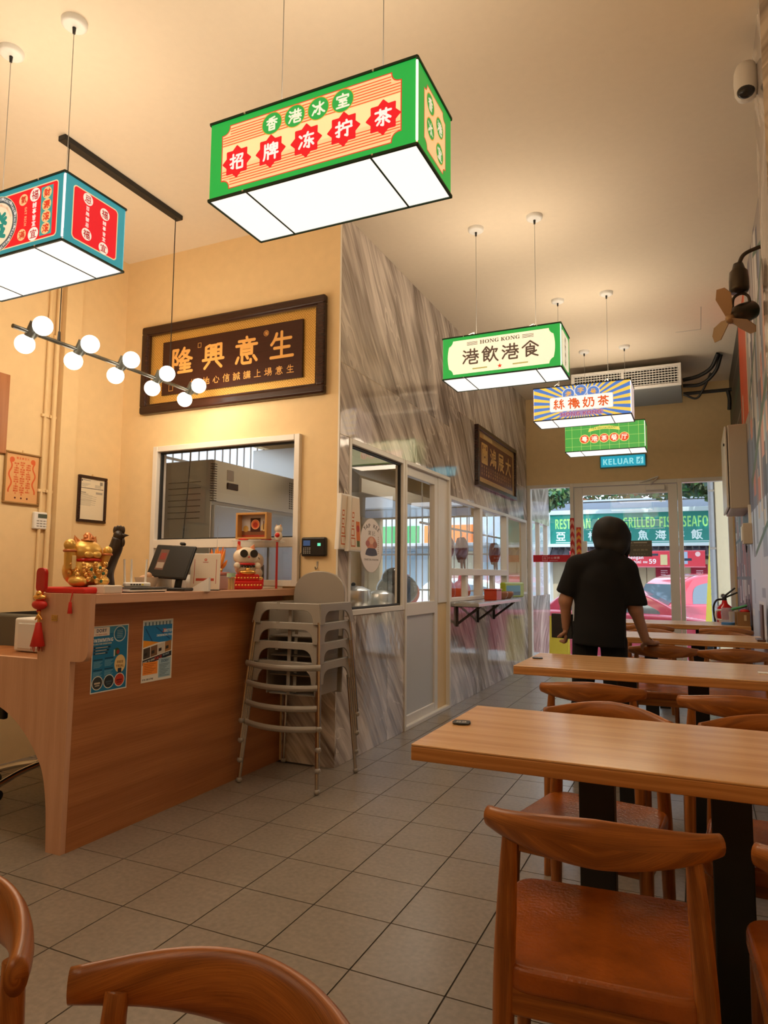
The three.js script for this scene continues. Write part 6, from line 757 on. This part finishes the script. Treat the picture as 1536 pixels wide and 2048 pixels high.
// ---------------------------------------------------------------- kitchen seen through the windows
{ const t = thing('upright_chiller', 'tall stainless steel chiller behind the serving window', 'fridge', [-3.88, 0, -5.2]); const w = 0.31, d = 0.80;
  mesh(t, 'cabinet', rbox(2 * w, 2.1, 2 * d, 0.008, 0, 1.05, 0), M.steelDull); for (let i = 0; i < 7; i++) mesh(t, 'vent_slot', box(0.34, 0.006, 0.004, 0.03, 1.62 + i * 0.05, d + 0.001), M.black);
  mesh(t, 'upper_panel', rbox(0.02, 0.34, 2 * d - 0.02, 0.004, w + 0.008, 1.925, 0), M.steel); for (const z of [0.41, -0.38]) { mesh(t, 'door', rbox(0.03, 1.55, 0.76, 0.006, w + 0.014, 0.95, z), std([0.42, 0.44, 0.47], 0.3, 0.8)); mesh(t, 'door_handle', rbox(0.02, 0.3, 0.02, 0.005, w + 0.04, 1.1, z - 0.3), M.black); }
  mesh(t, 'controller', rbox(0.012, 0.055, 0.14, 0.004, w + 0.022, 1.90, 0.55), M.black); mesh(t, 'rating_label', box(0.002, 0.09, 0.09, w + 0.019, 1.99, 0.58), M.cream);
  for (let i = 0; i < 12; i++) for (let j = 0; j < 6; j++) mesh(t, 'vent_hole', box(0.003, 0.014, 0.014, w + 0.0185, 1.80 + i * 0.022, -0.34 - j * 0.032), M.black);
  mesh(t, 'hinge_coil', Array.from({ length: 16 }, (_, i) => box(0.03, 0.006, 0.05, w + 0.01, 1.76 + i * 0.02, d - 0.01)), M.darkGrey); }
one('hanging_cable', 'black cable hanging in front of the chiller', 'cable', wire([[-3.62, H, -4.2], [-3.62, 2.6, -4.2], [-3.63, 2.0, -4.2], [-3.66, 1.6, -4.2], [-3.70, 1.1, -4.2]], 0.005), M.black);
{ const t = thing('kitchen_bench', 'stainless kitchen bench along the inside of the windows', 'bench', [-2.48, 0, -6.5]); mesh(t, 'bench_top', rbox(0.62, 0.04, 4.9, 0.005, 0, 0.86, 0), M.steel); mesh(t, 'under_shelf', rbox(0.56, 0.03, 4.8, 0.004, 0, 0.3, 0), M.steelDull); for (const z of [-2.3, -0.8, 0.8, 2.3]) for (const x of [-0.27, 0.27]) mesh(t, 'leg', rod([x, 0, z], [x, 0.85, z], 0.018), M.steel); }
for (const [i, [x, z, r]] of [[-2.50, -4.86, 0.15], [-2.44, -5.25, 0.12]].entries()) { const t = thing('steel_pot', ['large round steel pot behind the fixed kitchen window', 'smaller steel pot beside the large one'][i], 'pot', [x, 0.88, z]); mesh(t, 'pot', lathe([[0, 0], [r * 0.6, 0], [r * 0.95, r * 0.35], [r, r * 0.75], [r * 0.92, r * 1.1], [r * 0.88, r * 1.1], [r * 0.9, r * 0.7], [0, r * 0.1]], 28), M.steel); mesh(t, 'lid', lathe([[r * 0.93, r * 1.1], [r * 0.5, r * 1.3], [0, r * 1.36]], 28), M.steel); mesh(t, 'knob', ball(0.018, 0, r * 1.4, 0), M.black); }
{ const t = thing('extractor_hood', 'stainless extractor hood over the kitchen range', 'hood', [-3.7, 2.0, -7.5]); mesh(t, 'canopy', poly([[-0.65, 0], [0.65, 0], [0.65, 0.16], [0.2, 0.5], [-0.65, 0.5]], 2.9, 0.004).translate(0, 0, -1.45), M.steel); mesh(t, 'lip', rbox(0.03, 0.14, 2.95, 0.004, 0.665, 0.06, 0), M.cream); mesh(t, 'duct', rbox(0.4, 1.0, 0.5, 0.01, -0.2, 1.0, 0.4), M.steelDull); }
{ const t = thing('kitchen_tube_lamp', 'bright fluorescent tube on the kitchen wall', 'lamp', [-2.75, 2.75, -6.6]); mesh(t, 'fixture', rbox(0.07, 0.04, 1.24, 0.006, 0, 0.03, 0), M.white); mesh(t, 'tube_light', rod([0, 0, -0.6], [0, 0, 0.6], 0.014, 0.014, 12), new THREE.MeshStandardMaterial({ color: 0xffffff, emissive: new THREE.Color(1, 0.97, 0.9), emissiveIntensity: 3 })); mesh(t, 'stem', [rod([0, 0.04, -0.4], [0, H - 2.75, -0.4], 0.006), rod([0, 0.04, 0.4], [0, H - 2.75, 0.4], 0.006)], M.white); const l = new THREE.RectAreaLight(new THREE.Color(1, 0.93, 0.8), 40, 0.05, 1.2); l.name = 'kitchen_tube_light'; l.position.set(0, -0.02, 0); l.rotation.x = -Math.PI / 2; t.add(l); }
{ const t = thing('hanging_rail', 'steel hanging rail behind the kitchen windows', 'rail', [-2.34, 1.66, -7.4]); mesh(t, 'bar', rod([0, 0, -1.5], [0, 0, 1.5], 0.012), M.steel); for (const z of [-1.45, 0, 1.45]) mesh(t, 'drop', rod([0, 0, z], [0, H - 1.66, z], 0.006), M.steel); }
for (const [i, z] of [-6.62, -7.1, -8.42].entries()) { const t = thing('roast_duck', ['brown roast duck hanging in the first kitchen window bay', 'brown roast duck hanging in the middle kitchen window bay', 'brown roast duck hanging in the last kitchen window bay'][i], 'roast duck', [-2.34, 1.64, z]); mesh(t, 'meat', sweep([[0, -0.06, 0], [0.01, -0.14, 0], [0.012, -0.24, 0.01], [0, -0.33, 0]], (u) => [0.03 + 0.045 * Math.sin(Math.PI * clamp(u * 0.9 + 0.08)), 0.03 + 0.05 * Math.sin(Math.PI * clamp(u * 0.9 + 0.08))], 16, 12), phys([0.22, 0.055, 0.015], 0.25)); mesh(t, 'leg', [rod([0.02, -0.28, 0.04], [0.03, -0.40, 0.05], 0.02, 0.008), rod([0.02, -0.28, -0.04], [0.03, -0.40, -0.05], 0.02, 0.008)], phys([0.25, 0.07, 0.02], 0.3)); mesh(t, 'hook', wire([[0, 0.01, 0], [0.012, -0.02, 0], [0, -0.06, 0]], 0.004), M.steel); }
for (const [i, [x, y, z, r]] of [[-2.36, 0.88, -6.62, 0.13], [-2.5, 0.88, -6.0, 0.12], [-2.42, 0.88, -7.35, 0.12]].entries()) one('orange_bag', ['orange plastic bag below the first hanging duck', 'orange plastic bag near the kitchen door', 'orange plastic bag in the middle kitchen window bay'][i], 'bag', [ball(r, x, y + r, z, 0.9, 1, 1, 14), rod([x, y + r * 1.6, z], [x, y + r * 2.4, z + 0.03], r * 0.4, r * 0.16)], phys([0.9, 0.14, 0.03], 0.35, { transmission: 0.25, thickness: 0 }));
one('black_sack', 'glossy black plastic sack on the bench behind the kitchen door', 'bag', [ball(0.2, -2.45, 1.04, -5.62, 0.9, 0.75, 1.2, 16), ball(0.12, -2.42, 1.14, -5.5, 1, 0.8, 1, 14)], std([0.02, 0.02, 0.022], 0.12));
one('red_apron', 'bright red apron hanging on the far kitchen side', 'apron', rbox(0.03, 0.42, 0.24, 0.015, -3.1, 1.42, -7.2), std([0.75, 0.03, 0.05], 0.7));
one('apron_stand', 'thin steel stand carrying the red apron', 'stand', [rod([-3.1, 0, -7.2], [-3.1, 1.7, -7.2], 0.012), rbox(0.3, 0.02, 0.3, 0.004, -3.1, 0.01, -7.2)], M.steel);

// ---------------------------------------------------------------- street outside
const RY = -0.45;
{ const g = struct('ground_verandah', 'pale concrete walkway outside the glass front'); mesh(g, 'slab', metric(span(-9, 8, RY - 0.1, -0.03, -10.9, ZF - 0.12)), std([0.62, 0.60, 0.57], 0.6)); }
{ const g = struct('ground_street', 'light grey street'); mesh(g, 'asphalt', metric(span(-40, 40, RY - 0.2, RY, -60, -10.9)), std([0.42, 0.41, 0.40], 0.85, 0, { map: noiseMap(512, 512, (x, y) => { const v = 215 + 120 * fbm(x * 50, y * 50, 3, 3) + 40 * fbm(x * 4, y * 4, 1, 3); return [v, v, v]; }, [4, 4]) })); mesh(g, 'alley_paving', metric(span(-40, XK - 0.1, RY - 0.2, -0.1, -10.9, 6)), std([0.5, 0.49, 0.47], 0.85)); }
{ const g = struct('roof_verandah', 'concrete roof over the walkway'); mesh(g, 'slab', metric([span(XK - 0.15, 8, H + 0.141, H + 0.3, -11.0, 4.3)]), M.ceiling); mesh(g, 'parapet', metric(span(XK - 0.15, 8, H - 0.15, H + 1.2, -11.1, -10.95)), M.ceiling); }
{ const g = struct('wall_alley', 'pale rendered wall across the side alley'); mesh(g, 'render', metric(span(-8.2, -8.0, -0.5, 5, -14, 5)), std([0.66, 0.70, 0.74], 0.8)); mesh(g, 'window_band', [-4.5, -6.2, -7.9].map((z) => box(0.05, 1.2, 1.1, -7.98, 2.2, z)), std([0.12, 0.2, 0.3], 0.2)); }
{ const w = struct('wall_front', 'marble clad frontage beside the street door'); const x = XM; mesh(w, 'marble_slab', metric(span(x - 0.1, x + 0.02, 0, 0.90, -10.35, -9.2), 'x', 0.3), M.marble); mesh(w, 'marble_slab', metric(span(x - 0.1, x + 0.02, 1.92, 3.4, -10.35, -9.1), 'x', 0.8), M.marble); mesh(w, 'window_frame', [rspan(x - 0.06, x, 0.9, 1.92, -9.25, -9.19), rspan(x - 0.06, x, 0.9, 1.92, -9.80, -9.74), rspan(x - 0.06, x, 0.9, 1.92, -10.35, -10.29)], M.whiteAlu); mesh(w, 'pane', paneX(-10.3, -9.2, 0.9, 1.92, x - 0.03), M.glass); }
{ const t = thing('verandah_pillar', 'tall cream pillar outside the right sidelight', 'pillar', [0.36, -0.03, -10.55]); mesh(t, 'shaft', rbox(0.22, H + 0.05, 0.30, 0.01, 0, (H + 0.05) / 2, 0), std([0.74, 0.66, 0.46], 0.7)); mesh(t, 'downpipe', rod([-0.15, 0, 0.08], [-0.15, H, 0.08], 0.045, 0.045, 16), std([0.45, 0.5, 0.56], 0.4)); for (const y of [0.8, 1.6, 2.4]) mesh(t, 'pipe_clip', rbox(0.1, 0.03, 0.1, 0.004, -0.14, y, 0.08), M.steelDull); mesh(t, 'bolt', ball(0.03, -0.05, 0.95, 0.15), M.darkWood); }
{ const t = thing('feather_banner', 'tall yellow feather banner beside the outside pillar', 'banner', [0.17, -0.03, -11.6]); const s = new THREE.Shape(); s.moveTo(-0.10, 0.25); s.lineTo(0.10, 0.25); s.lineTo(0.10, 1.9); s.quadraticCurveTo(0.09, 2.1, 0.03, 2.1); s.quadraticCurveTo(0.0, 1.5, -0.10, 0.25); const g = new THREE.ExtrudeGeometry(s, { depth: 0.004, bevelEnabled: false }); mesh(t, 'flag', g, std([0.86, 0.78, 0.12], 0.6)); mesh(t, 'lettering', [0.45, 0.7, 0.95, 1.2, 1.45].flatMap((y) => [box(0.07, 0.015, 0.004, 0.045, y, 0.006), box(0.07, 0.015, 0.004, 0.045, y + 0.08, 0.006), box(0.014, 0.12, 0.004, 0.04, y + 0.04, 0.006)]), std([0.02, 0.13, 0.22], 0.6)); mesh(t, 'pole', wire([[0.11, 0, 0], [0.115, 1.2, 0], [0.11, 1.9, 0], [0.03, 2.13, 0]], 0.008), M.darkGrey); mesh(t, 'weight', rbox(0.3, 0.05, 0.3, 0.01, 0.1, 0.025, 0), M.black); }
{ const t = thing('yellow_floor_sign', 'yellow folding floor sign outside the left sidelight', 'floor sign', [-1.74, -0.03, -9.55]); for (const s of [1, -1]) { const b = mesh(t, 'board', rbox(0.26, 0.66, 0.012, 0.01, 0, 0.33, 0), M.yellow); b.position.z = s * 0.08; b.rotation.x = -s * 0.13; } mesh(t, 'grip', rbox(0.09, 0.02, 0.03, 0.006, 0, 0.62, 0.01), M.black); }
// ---------------------------------------------------------------- parked cars
function car(name, label, paint, o) {   // side view outline along x, front towards +x; x, z of the middle of the car
  const t = thing(name, label, 'car', [o.x, RY, o.z], o.turn ?? 0), L = o.L, W = o.W, P = phys(paint, 0.22, { clearcoat: 1, clearcoatRoughness: 0.05 }), G = std([0.15, 0.21, 0.26], 0.05, 0.35);
  const sh = new THREE.Shape(); const B = o.body; sh.moveTo(B[0][0], B[0][1]); sh.splineThru(B.slice(1).map((p) => new THREE.Vector2(...p))); sh.lineTo(L / 2 - 0.02, 0.24); for (const c of [L * 0.31, -L * 0.30]) { sh.lineTo(c + 0.36, 0.24); sh.absarc(c, 0.30, 0.36, 0, Math.PI, false); sh.lineTo(c - 0.36, 0.24); } sh.lineTo(-L / 2 + 0.03, 0.24); sh.closePath();
  mesh(t, 'body', new THREE.ExtrudeGeometry(sh, { depth: W - 0.16, bevelEnabled: true, bevelSize: 0.06, bevelThickness: 0.08, bevelSegments: 4, curveSegments: 20 }).translate(0, 0, -W / 2 + 0.08), P);
  const gh = new THREE.Shape(); gh.moveTo(...o.green[0]); gh.splineThru(o.green.slice(1).map((p) => new THREE.Vector2(...p))); gh.closePath();
  const gg = new THREE.ExtrudeGeometry(gh, { depth: W - 0.42, bevelEnabled: true, bevelSize: 0.04, bevelThickness: 0.10, bevelSegments: 4, curveSegments: 20 }).translate(0, 0, -W / 2 + 0.21); const p = gg.attributes.position; for (let i = 0; i < p.count; i++) { const k = clamp((p.getY(i) - o.green[0][1]) / 0.5); p.setZ(i, p.getZ(i) * (1 - 0.12 * k)); } gg.computeVertexNormals(); mesh(t, 'cabin', gg, P);
  for (const s of [1, -1]) for (const wdw of o.windows) { const w = new THREE.Shape(); w.moveTo(...wdw[0]); w.splineThru(wdw.slice(1).map((q) => new THREE.Vector2(...q))); w.closePath(); const m = mesh(t, 'side_window', new THREE.ExtrudeGeometry(w, { depth: 0.01, bevelEnabled: false, curveSegments: 12 }), G); m.position.set(0, 0, s * (W / 2 - 0.108) - (s > 0 ? 0 : 0.01)); m.rotation.x = -s * 0.13; m.position.z += s * 0.13 * o.green[0][1] - s * 0.012; }
  for (const [a, b] of o.screens) { const dx = b[0] - a[0], dy = b[1] - a[1], len = Math.hypot(dx, dy); const m = mesh(t, 'windscreen', rbox(len, 0.012, W - 0.52, 0.004, 0, 0, 0), G); m.position.set((a[0] + b[0]) / 2, (a[1] + b[1]) / 2, 0); m.rotation.z = Math.atan2(dy, dx); }
  for (const cx of [L * 0.31, -L * 0.30]) for (const s of [1, -1]) { const w = mesh(t, 'wheel', new THREE.TorusGeometry(0.235, 0.075, 12, 28).translate(cx, 0.30, s * (W / 2 - 0.06)), M.black); mesh(w, 'rim', cyl(0.19, 0.19, 0.10, 0, 0, 0, 20).rotateX(Math.PI / 2).translate(cx, 0.30, s * (W / 2 - 0.06)), M.steel); }
  for (const s of [1, -1]) { mesh(t, 'headlight', rbox(0.08, 0.12, 0.34, 0.03, L / 2 + 0.01, o.lampY, s * (W / 2 - 0.3)), std([0.8, 0.82, 0.85], 0.1)); mesh(t, 'tail_lamp', rbox(0.06, 0.16, 0.26, 0.03, -L / 2 + 0.0, o.lampY + 0.14, s * (W / 2 - 0.24)), std([0.7, 0.03, 0.05], 0.15)); mesh(t, 'door_line', box(0.008, 0.42, 0.004, o.doorX, 0.58, s * (W / 2 + 0.001)), M.darkGrey); mesh(t, 'handle', rbox(0.16, 0.03, 0.02, 0.008, o.doorX - 0.2, 0.80, s * (W / 2 + 0.006)), M.black); mesh(t, 'side_trim', rbox(L * 0.8, 0.04, 0.015, 0.006, 0, 0.55, s * (W / 2 + 0.003)), P); }
  mesh(t, 'bumper', [rbox(0.12, 0.2, W - 0.1, 0.05, L / 2, 0.38, 0), rbox(0.12, 0.2, W - 0.1, 0.05, -L / 2, 0.38, 0)], P);
  return t;
}
car('sedan', 'pink red sedan parked just outside the walkway', [0.58, 0.055, 0.11], { x: -1.15, z: -12.9, L: 4.3, W: 1.66, lampY: 0.62, doorX: 0.0,
  body: [[-2.13, 0.30], [-2.15, 0.6], [-2.10, 0.90], [-1.3, 0.98], [0.2, 0.96], [0.95, 0.92], [1.7, 0.80], [2.08, 0.66], [2.13, 0.40]], green: [[-1.45, 0.93], [-1.0, 1.28], [-0.55, 1.40], [0.05, 1.385], [0.45, 1.24], [1.05, 0.90]],
  windows: [[[-1.12, 1.0], [-0.85, 1.24], [-0.45, 1.32], [-0.42, 1.0]], [[-0.36, 1.0], [-0.36, 1.325], [0.0, 1.315], [0.34, 1.18], [0.56, 1.05], [0.52, 0.99]]], screens: [[[0.42, 1.30], [0.98, 0.98]], [[-1.42, 1.02], [-0.98, 1.32]]] });
car('hatchback', 'red tall hatchback parked behind the pink sedan', [0.52, 0.035, 0.075], { x: 0.66, z: -15.6, turn: 0.6, L: 3.7, W: 1.66, lampY: 0.68, doorX: 0.15,
  body: [[-1.83, 0.30], [-1.85, 0.6], [-1.80, 1.0], [-1.2, 1.06], [0.3, 1.04], [0.9, 1.0], [1.5, 0.88], [1.8, 0.70], [1.83, 0.40]], green: [[-1.75, 1.0], [-1.55, 1.45], [-1.1, 1.63], [-0.2, 1.64], [0.35, 1.5], [1.05, 1.0]],
  windows: [[[-1.40, 1.1], [-1.28, 1.46], [-0.6, 1.52], [-0.58, 1.1]], [[-0.5, 1.1], [-0.5, 1.53], [0.05, 1.48], [0.5, 1.22], [0.62, 1.1]]], screens: [[[0.34, 1.52], [0.98, 1.08]], [[-1.79, 1.1], [-1.60, 1.48]]] });
car('compact_car', 'pale blue white compact car seen left of the person', [0.66, 0.76, 0.80], { x: -4.35, z: -15.6, L: 3.6, W: 1.6, lampY: 0.68, doorX: 0.15,
  body: [[-1.78, 0.30], [-1.80, 0.6], [-1.75, 0.95], [-1.2, 1.0], [0.3, 0.98], [0.9, 0.95], [1.45, 0.84], [1.75, 0.66], [1.78, 0.40]], green: [[-1.7, 0.95], [-1.5, 1.35], [-1.1, 1.5], [-0.2, 1.5], [0.3, 1.38], [0.95, 0.95]],
  windows: [[[-1.35, 1.04], [-1.25, 1.34], [-0.6, 1.4], [-0.58, 1.04]], [[-0.5, 1.04], [-0.5, 1.4], [0.05, 1.36], [0.45, 1.14], [0.55, 1.04]]], screens: [[[0.3, 1.40], [0.9, 1.02]], [[-1.74, 1.04], [-1.55, 1.38]]] });
// ---------------------------------------------------------------- restaurant across the street
const FZ = -20;
{ const t = thing('restaurant_building', 'low restaurant building across the street with beige boarded front', 'building', [0, RY, FZ - 0.3]);
  mesh(t, 'wall', [span(-5.0, 9, 0, 3.7, -4, -0.3)], std([0.50, 0.44, 0.34], 0.8)); for (let x = -4.9; x < 8.9; x += 0.72) mesh(t, 'board', rbox(0.70, 2.1, 0.03, 0.006, x + 0.36, 1.05, -0.28), [std([0.55, 0.46, 0.30], 0.7), std([0.50, 0.43, 0.30], 0.7)][Math.round(x * 3) & 1]);
  mesh(t, 'side_pier', rbox(0.55, 4.2, 0.5, 0.02, -4.18, 2.1, -0.05), std([0.72, 0.80, 0.84], 0.7)); mesh(t, 'upper_wall', [span(-4.4, 9, 3.5, 3.75, -0.4, -0.1)], std([0.24, 0.30, 0.40], 0.7)); const rf = mesh(t, 'metal_roof', [span(-4.9, 9, 0, 0.05, -3, 0)], std([0.50, 0.58, 0.66], 0.5)); rf.position.set(0, 3.8, -0.2); rf.rotation.x = 0.085;
  for (let i = 0; i < 74; i++) { const x = -4.1 + i * 0.17; mesh(t, 'roof_tile', new THREE.CylinderGeometry(0.075, 0.085, 0.5, 10, 1, false, -Math.PI / 2, Math.PI).rotateX(Math.PI / 2 - 0.5).rotateY(Math.PI).translate(x, 2.36, 0.12), i % 2 ? std([0.10, 0.10, 0.13], 0.35) : std([0.16, 0.16, 0.20], 0.35)); } mesh(t, 'eave_board', span(-4.2, 8.8, 2.12, 2.2, -0.2, 0.05), std([0.06, 0.05, 0.05], 0.7)); }
{ const t = thing('restaurant_signboard', 'long green signboard reading GRILLED FISH SEAFOOD across the street', 'signboard', [0, 0, FZ]); const x0 = -3.85, x1 = 1.55, y0 = 2.10, y1 = 2.94, W = 2048, h = 318, S = W / (x1 - x0), X = (x) => (x - x0) * S;
  const m = printed(W, h, (g) => { fill(g, '#0d8c82', 0, 0, W, h); const cap = (s, a, b) => text(g, s, X((a + b) / 2), 104, 150, '#a6f08c', 'sans-serif', 'bold', 'center', X(b) - X(a)); cap('RESTORAN', -3.72, -2.70); cap('LO', -2.53, -2.27); cap('GRILLED', -1.86, -1.0); cap('FISH', -0.92, -0.46); cap('SEAFOOD', -0.33, 0.62); for (const [c, x] of [['亞', -3.55], ['檳', -2.65], ['燒', -1.78], ['魚', -1.33], ['海', -0.88], ['鮮', -0.43], ['飯', 0.02], ['店', 0.47]]) glyph(g, c, X(x), 238, 104, '#dff6f4', 12); fill(g, '#dceef0', 60, 300, W - 120, 8); }, 0.4);
  mesh(t, 'panel', new THREE.PlaneGeometry(x1 - x0, y1 - y0).translate((x0 + x1) / 2, (y0 + y1) / 2, 0.06), m); mesh(t, 'border', [rspan(x0 - 0.1, x1 + 0.1, y1, y1 + 0.12, -0.05, 0.09), rspan(x0 - 0.1, x1 + 0.1, y0 - 0.09, y0, -0.05, 0.09), rspan(x0 - 0.1, x0, y0, y1, -0.05, 0.09), rspan(x1, x1 + 0.1, y0, y1, -0.05, 0.09)], std([0.66, 0.82, 0.84], 0.5)); mesh(t, 'backing', span(x0, x1, y0, y1, -0.05, 0.05), M.grey); }
{ const t = thing('data_plan_banner', 'red advertising banner with white RM59 lettering below the green signboard', 'banner', [-1.6, 1.66, -19.9]); const m = printed(1400, 170, (g, W, h) => { fill(g, '#e23c4e', 0, 0, W, h); fill(g, '#ef5a5a', 300, 0, 500, 60); text(g, '30 GB dengan', 640, 70, 46, '#fff'); text(g, 'Pelan 5G Terkini', 600, 118, 42, '#fff'); text(g, 'RM', 806, 120, 30, '#fff'); text(g, '59', 880, 112, 70, '#fff'); fill(g, '#2b3c50', 850, 28, 90, 24); fill(g, '#e0d29a', 960, 40, 70, 110); fill(g, '#a8c4e0', 1130, 10, 100, 130); fill(g, '#1d2f4a', 1180, 80, 90, 26); disc(g, 1330, 36, 26, '#f7d4d4'); }, 0.5);
  mesh(t, 'cloth', new THREE.PlaneGeometry(3.5, 0.43).translate(0.05, 0, 0.004), m); mesh(t, 'hem', [box(3.52, 0.03, 0.01, 0.05, -0.215, 0), box(3.52, 0.02, 0.01, 0.05, 0.215, 0)], std([0.75, 0.2, 0.25], 0.6)); mesh(t, 'rope', [rod([-1.65, 0.2, 0], [-1.65, 0.06, -0.42], 0.01), rod([1.75, 0.2, 0], [1.75, 0.06, -0.42], 0.01)], M.grey); }
for (const [i, x] of [-0.85, 0.05].entries()) { const m = printed(128, 320, (g, W, h) => { fill(g, '#a8163a', 0, 0, W, h); g.save(); g.translate(64, 120); g.rotate(Math.PI / 2); text(g, 'link', 0, 0, 70, '#f3c9d4'); g.restore(); }, 0.6); one('shop_pennant', ['maroon pennant lettered link behind the door mullion', 'maroon pennant lettered link under the end of the red banner'][i], 'pennant', new THREE.PlaneGeometry(0.42, 0.85).translate(x, 1.10, -20.55), m); }
one('left_red_notice', 'small red notice at the left end of the restaurant front', 'notice', rbox(0.6, 0.36, 0.02, 0.004, -3.0, 1.30, -20.55), std([0.75, 0.10, 0.10], 0.5));
{ const t = thing('shophouse_row', 'pale blue two storey shophouses further along the street', 'building', [-11.7, RY, -21]); mesh(t, 'wall', span(-7, 6.2, 0, 6.5, -4, 0), std([0.52, 0.62, 0.70], 0.8)); for (let i = 0; i < 6; i++) { const x = -6 + i * 2.1; mesh(t, 'shutter', rbox(1.7, 2.3, 0.06, 0.02, x, 1.25, 0.03), [std([0.50, 0.50, 0.48], 0.5), std([0.30, 0.42, 0.50], 0.5), std([0.62, 0.56, 0.40], 0.5)][i % 3]); mesh(t, 'signboard', rbox(1.9, 0.6, 0.08, 0.01, x, 2.95, 0.05), [M.yellow, M.red, M.blue, M.white, M.green, M.orange][i]); const w = mesh(t, 'window', rbox(1.3, 1.2, 0.08, 0.02, x, 4.6, 0.03), M.whiteAlu); for (const s of [-1, 1]) mesh(w, 'pane', box(0.56, 1.05, 0.02, x + s * 0.3, 4.6, 0.075), std([0.10, 0.16, 0.2], 0.08)); } mesh(t, 'canopy', rbox(13, 0.1, 1.6, 0.02, -0.4, 2.55, 0.8), std([0.42, 0.44, 0.46], 0.6)); }
// ---------------------------------------------------------------- street trees
function tree(label, pos, trunk, crowns, n, leafs) { const t = thing('street_tree', label, 'tree', pos); mesh(t, 'trunk', trunk.map(([pts, r]) => sweep(pts, (u) => [r * (1 - 0.5 * u), r * (1 - 0.5 * u)], 14, 10)), std([0.10, 0.085, 0.075], 0.9));
  const leaf = new THREE.PlaneGeometry(0.09, 0.17), m = std([1, 1, 1], 0.6, 0, { side: THREE.DoubleSide }), I = new THREE.InstancedMesh(leaf, m, n), q = new THREE.Object3D(), c = new THREE.Color(); I.name = 'foliage'; I.userData.kind = 'stuff';
  for (let i = 0; i < n; i++) { const k = crowns[i % crowns.length]; let a; do a = [rr(-1, 1), rr(-1, 1), rr(-1, 1)]; while (Math.hypot(...a) > 1); q.position.set(k[0] + a[0] * k[3], k[1] + a[1] * k[4], k[2] + a[2] * k[3]); q.rotation.set(rr(0, 6.28), rr(0, 6.28), rr(0, 6.28)); q.scale.setScalar(rr(0.6, 1.3)); q.updateMatrix(); I.setMatrixAt(i, q.matrix); const L = leafs[Math.floor(rnd() * leafs.length)]; c.setRGB(L[0] * rr(0.7, 1.2), L[1] * rr(0.7, 1.2), L[2] * rr(0.7, 1.2)); I.setColorAt(i, c); } t.add(I); return t; }
const GR = [[0.05, 0.14, 0.05], [0.09, 0.20, 0.08], [0.16, 0.26, 0.10], [0.06, 0.16, 0.10]];
tree('leafy tree behind the right sidelight with a leaning trunk', [1.1, RY, -18.5], [[[[0.6, 0, 0], [0.1, 2.2, 0], [-0.35, 3.6, 0], [-0.9, 5.4, 0]], 0.17], [[[-0.2, 3.0, 0], [-0.9, 3.9, 0.2], [-1.5, 4.4, 0.2]], 0.07], [[[0.2, 2.0, 0], [0.5, 3.6, 0], [0.4, 5, 0]], 0.1]], [[-1.7, 4.1, 0, 1.1, 0.5], [-0.5, 4.05, 0.3, 0.9, 0.6], [0.4, 4.5, 0, 1.3, 0.9], [-2.6, 4.25, 0, 1.0, 0.45]], 4200, GR);
tree('leafy tree at the corner of the restaurant across the street', [-4.9, RY, -18.6], [[[[0, 0, 0], [0.1, 2.4, 0], [0.3, 4.4, 0]], 0.13]], [[0.6, 4.0, 0, 1.1, 0.6], [1.3, 3.75, 0.2, 0.6, 0.35], [-0.6, 4.6, 0, 1.2, 0.8]], 3000, GR);
tree('tall tree rising behind the restaurant roof', [-1.2, RY, -25.5], [[[[0, 0, 0], [0.1, 3, 0], [0, 6, 0]], 0.2]], [[0, 5.0, 0, 2.0, 0.8], [1.8, 4.9, 0, 1.6, 0.7], [-1.9, 4.9, 0, 1.7, 0.7], [3.6, 5.6, 0, 1.8, 1.0]], 5200, [...GR, [0.35, 0.18, 0.06]]);
// ---------------------------------------------------------------- finish
scene.traverse((o) => { if (o.isMesh) { o.castShadow = true; o.receiveShadow = true; } });
renderer.render(scene, camera);
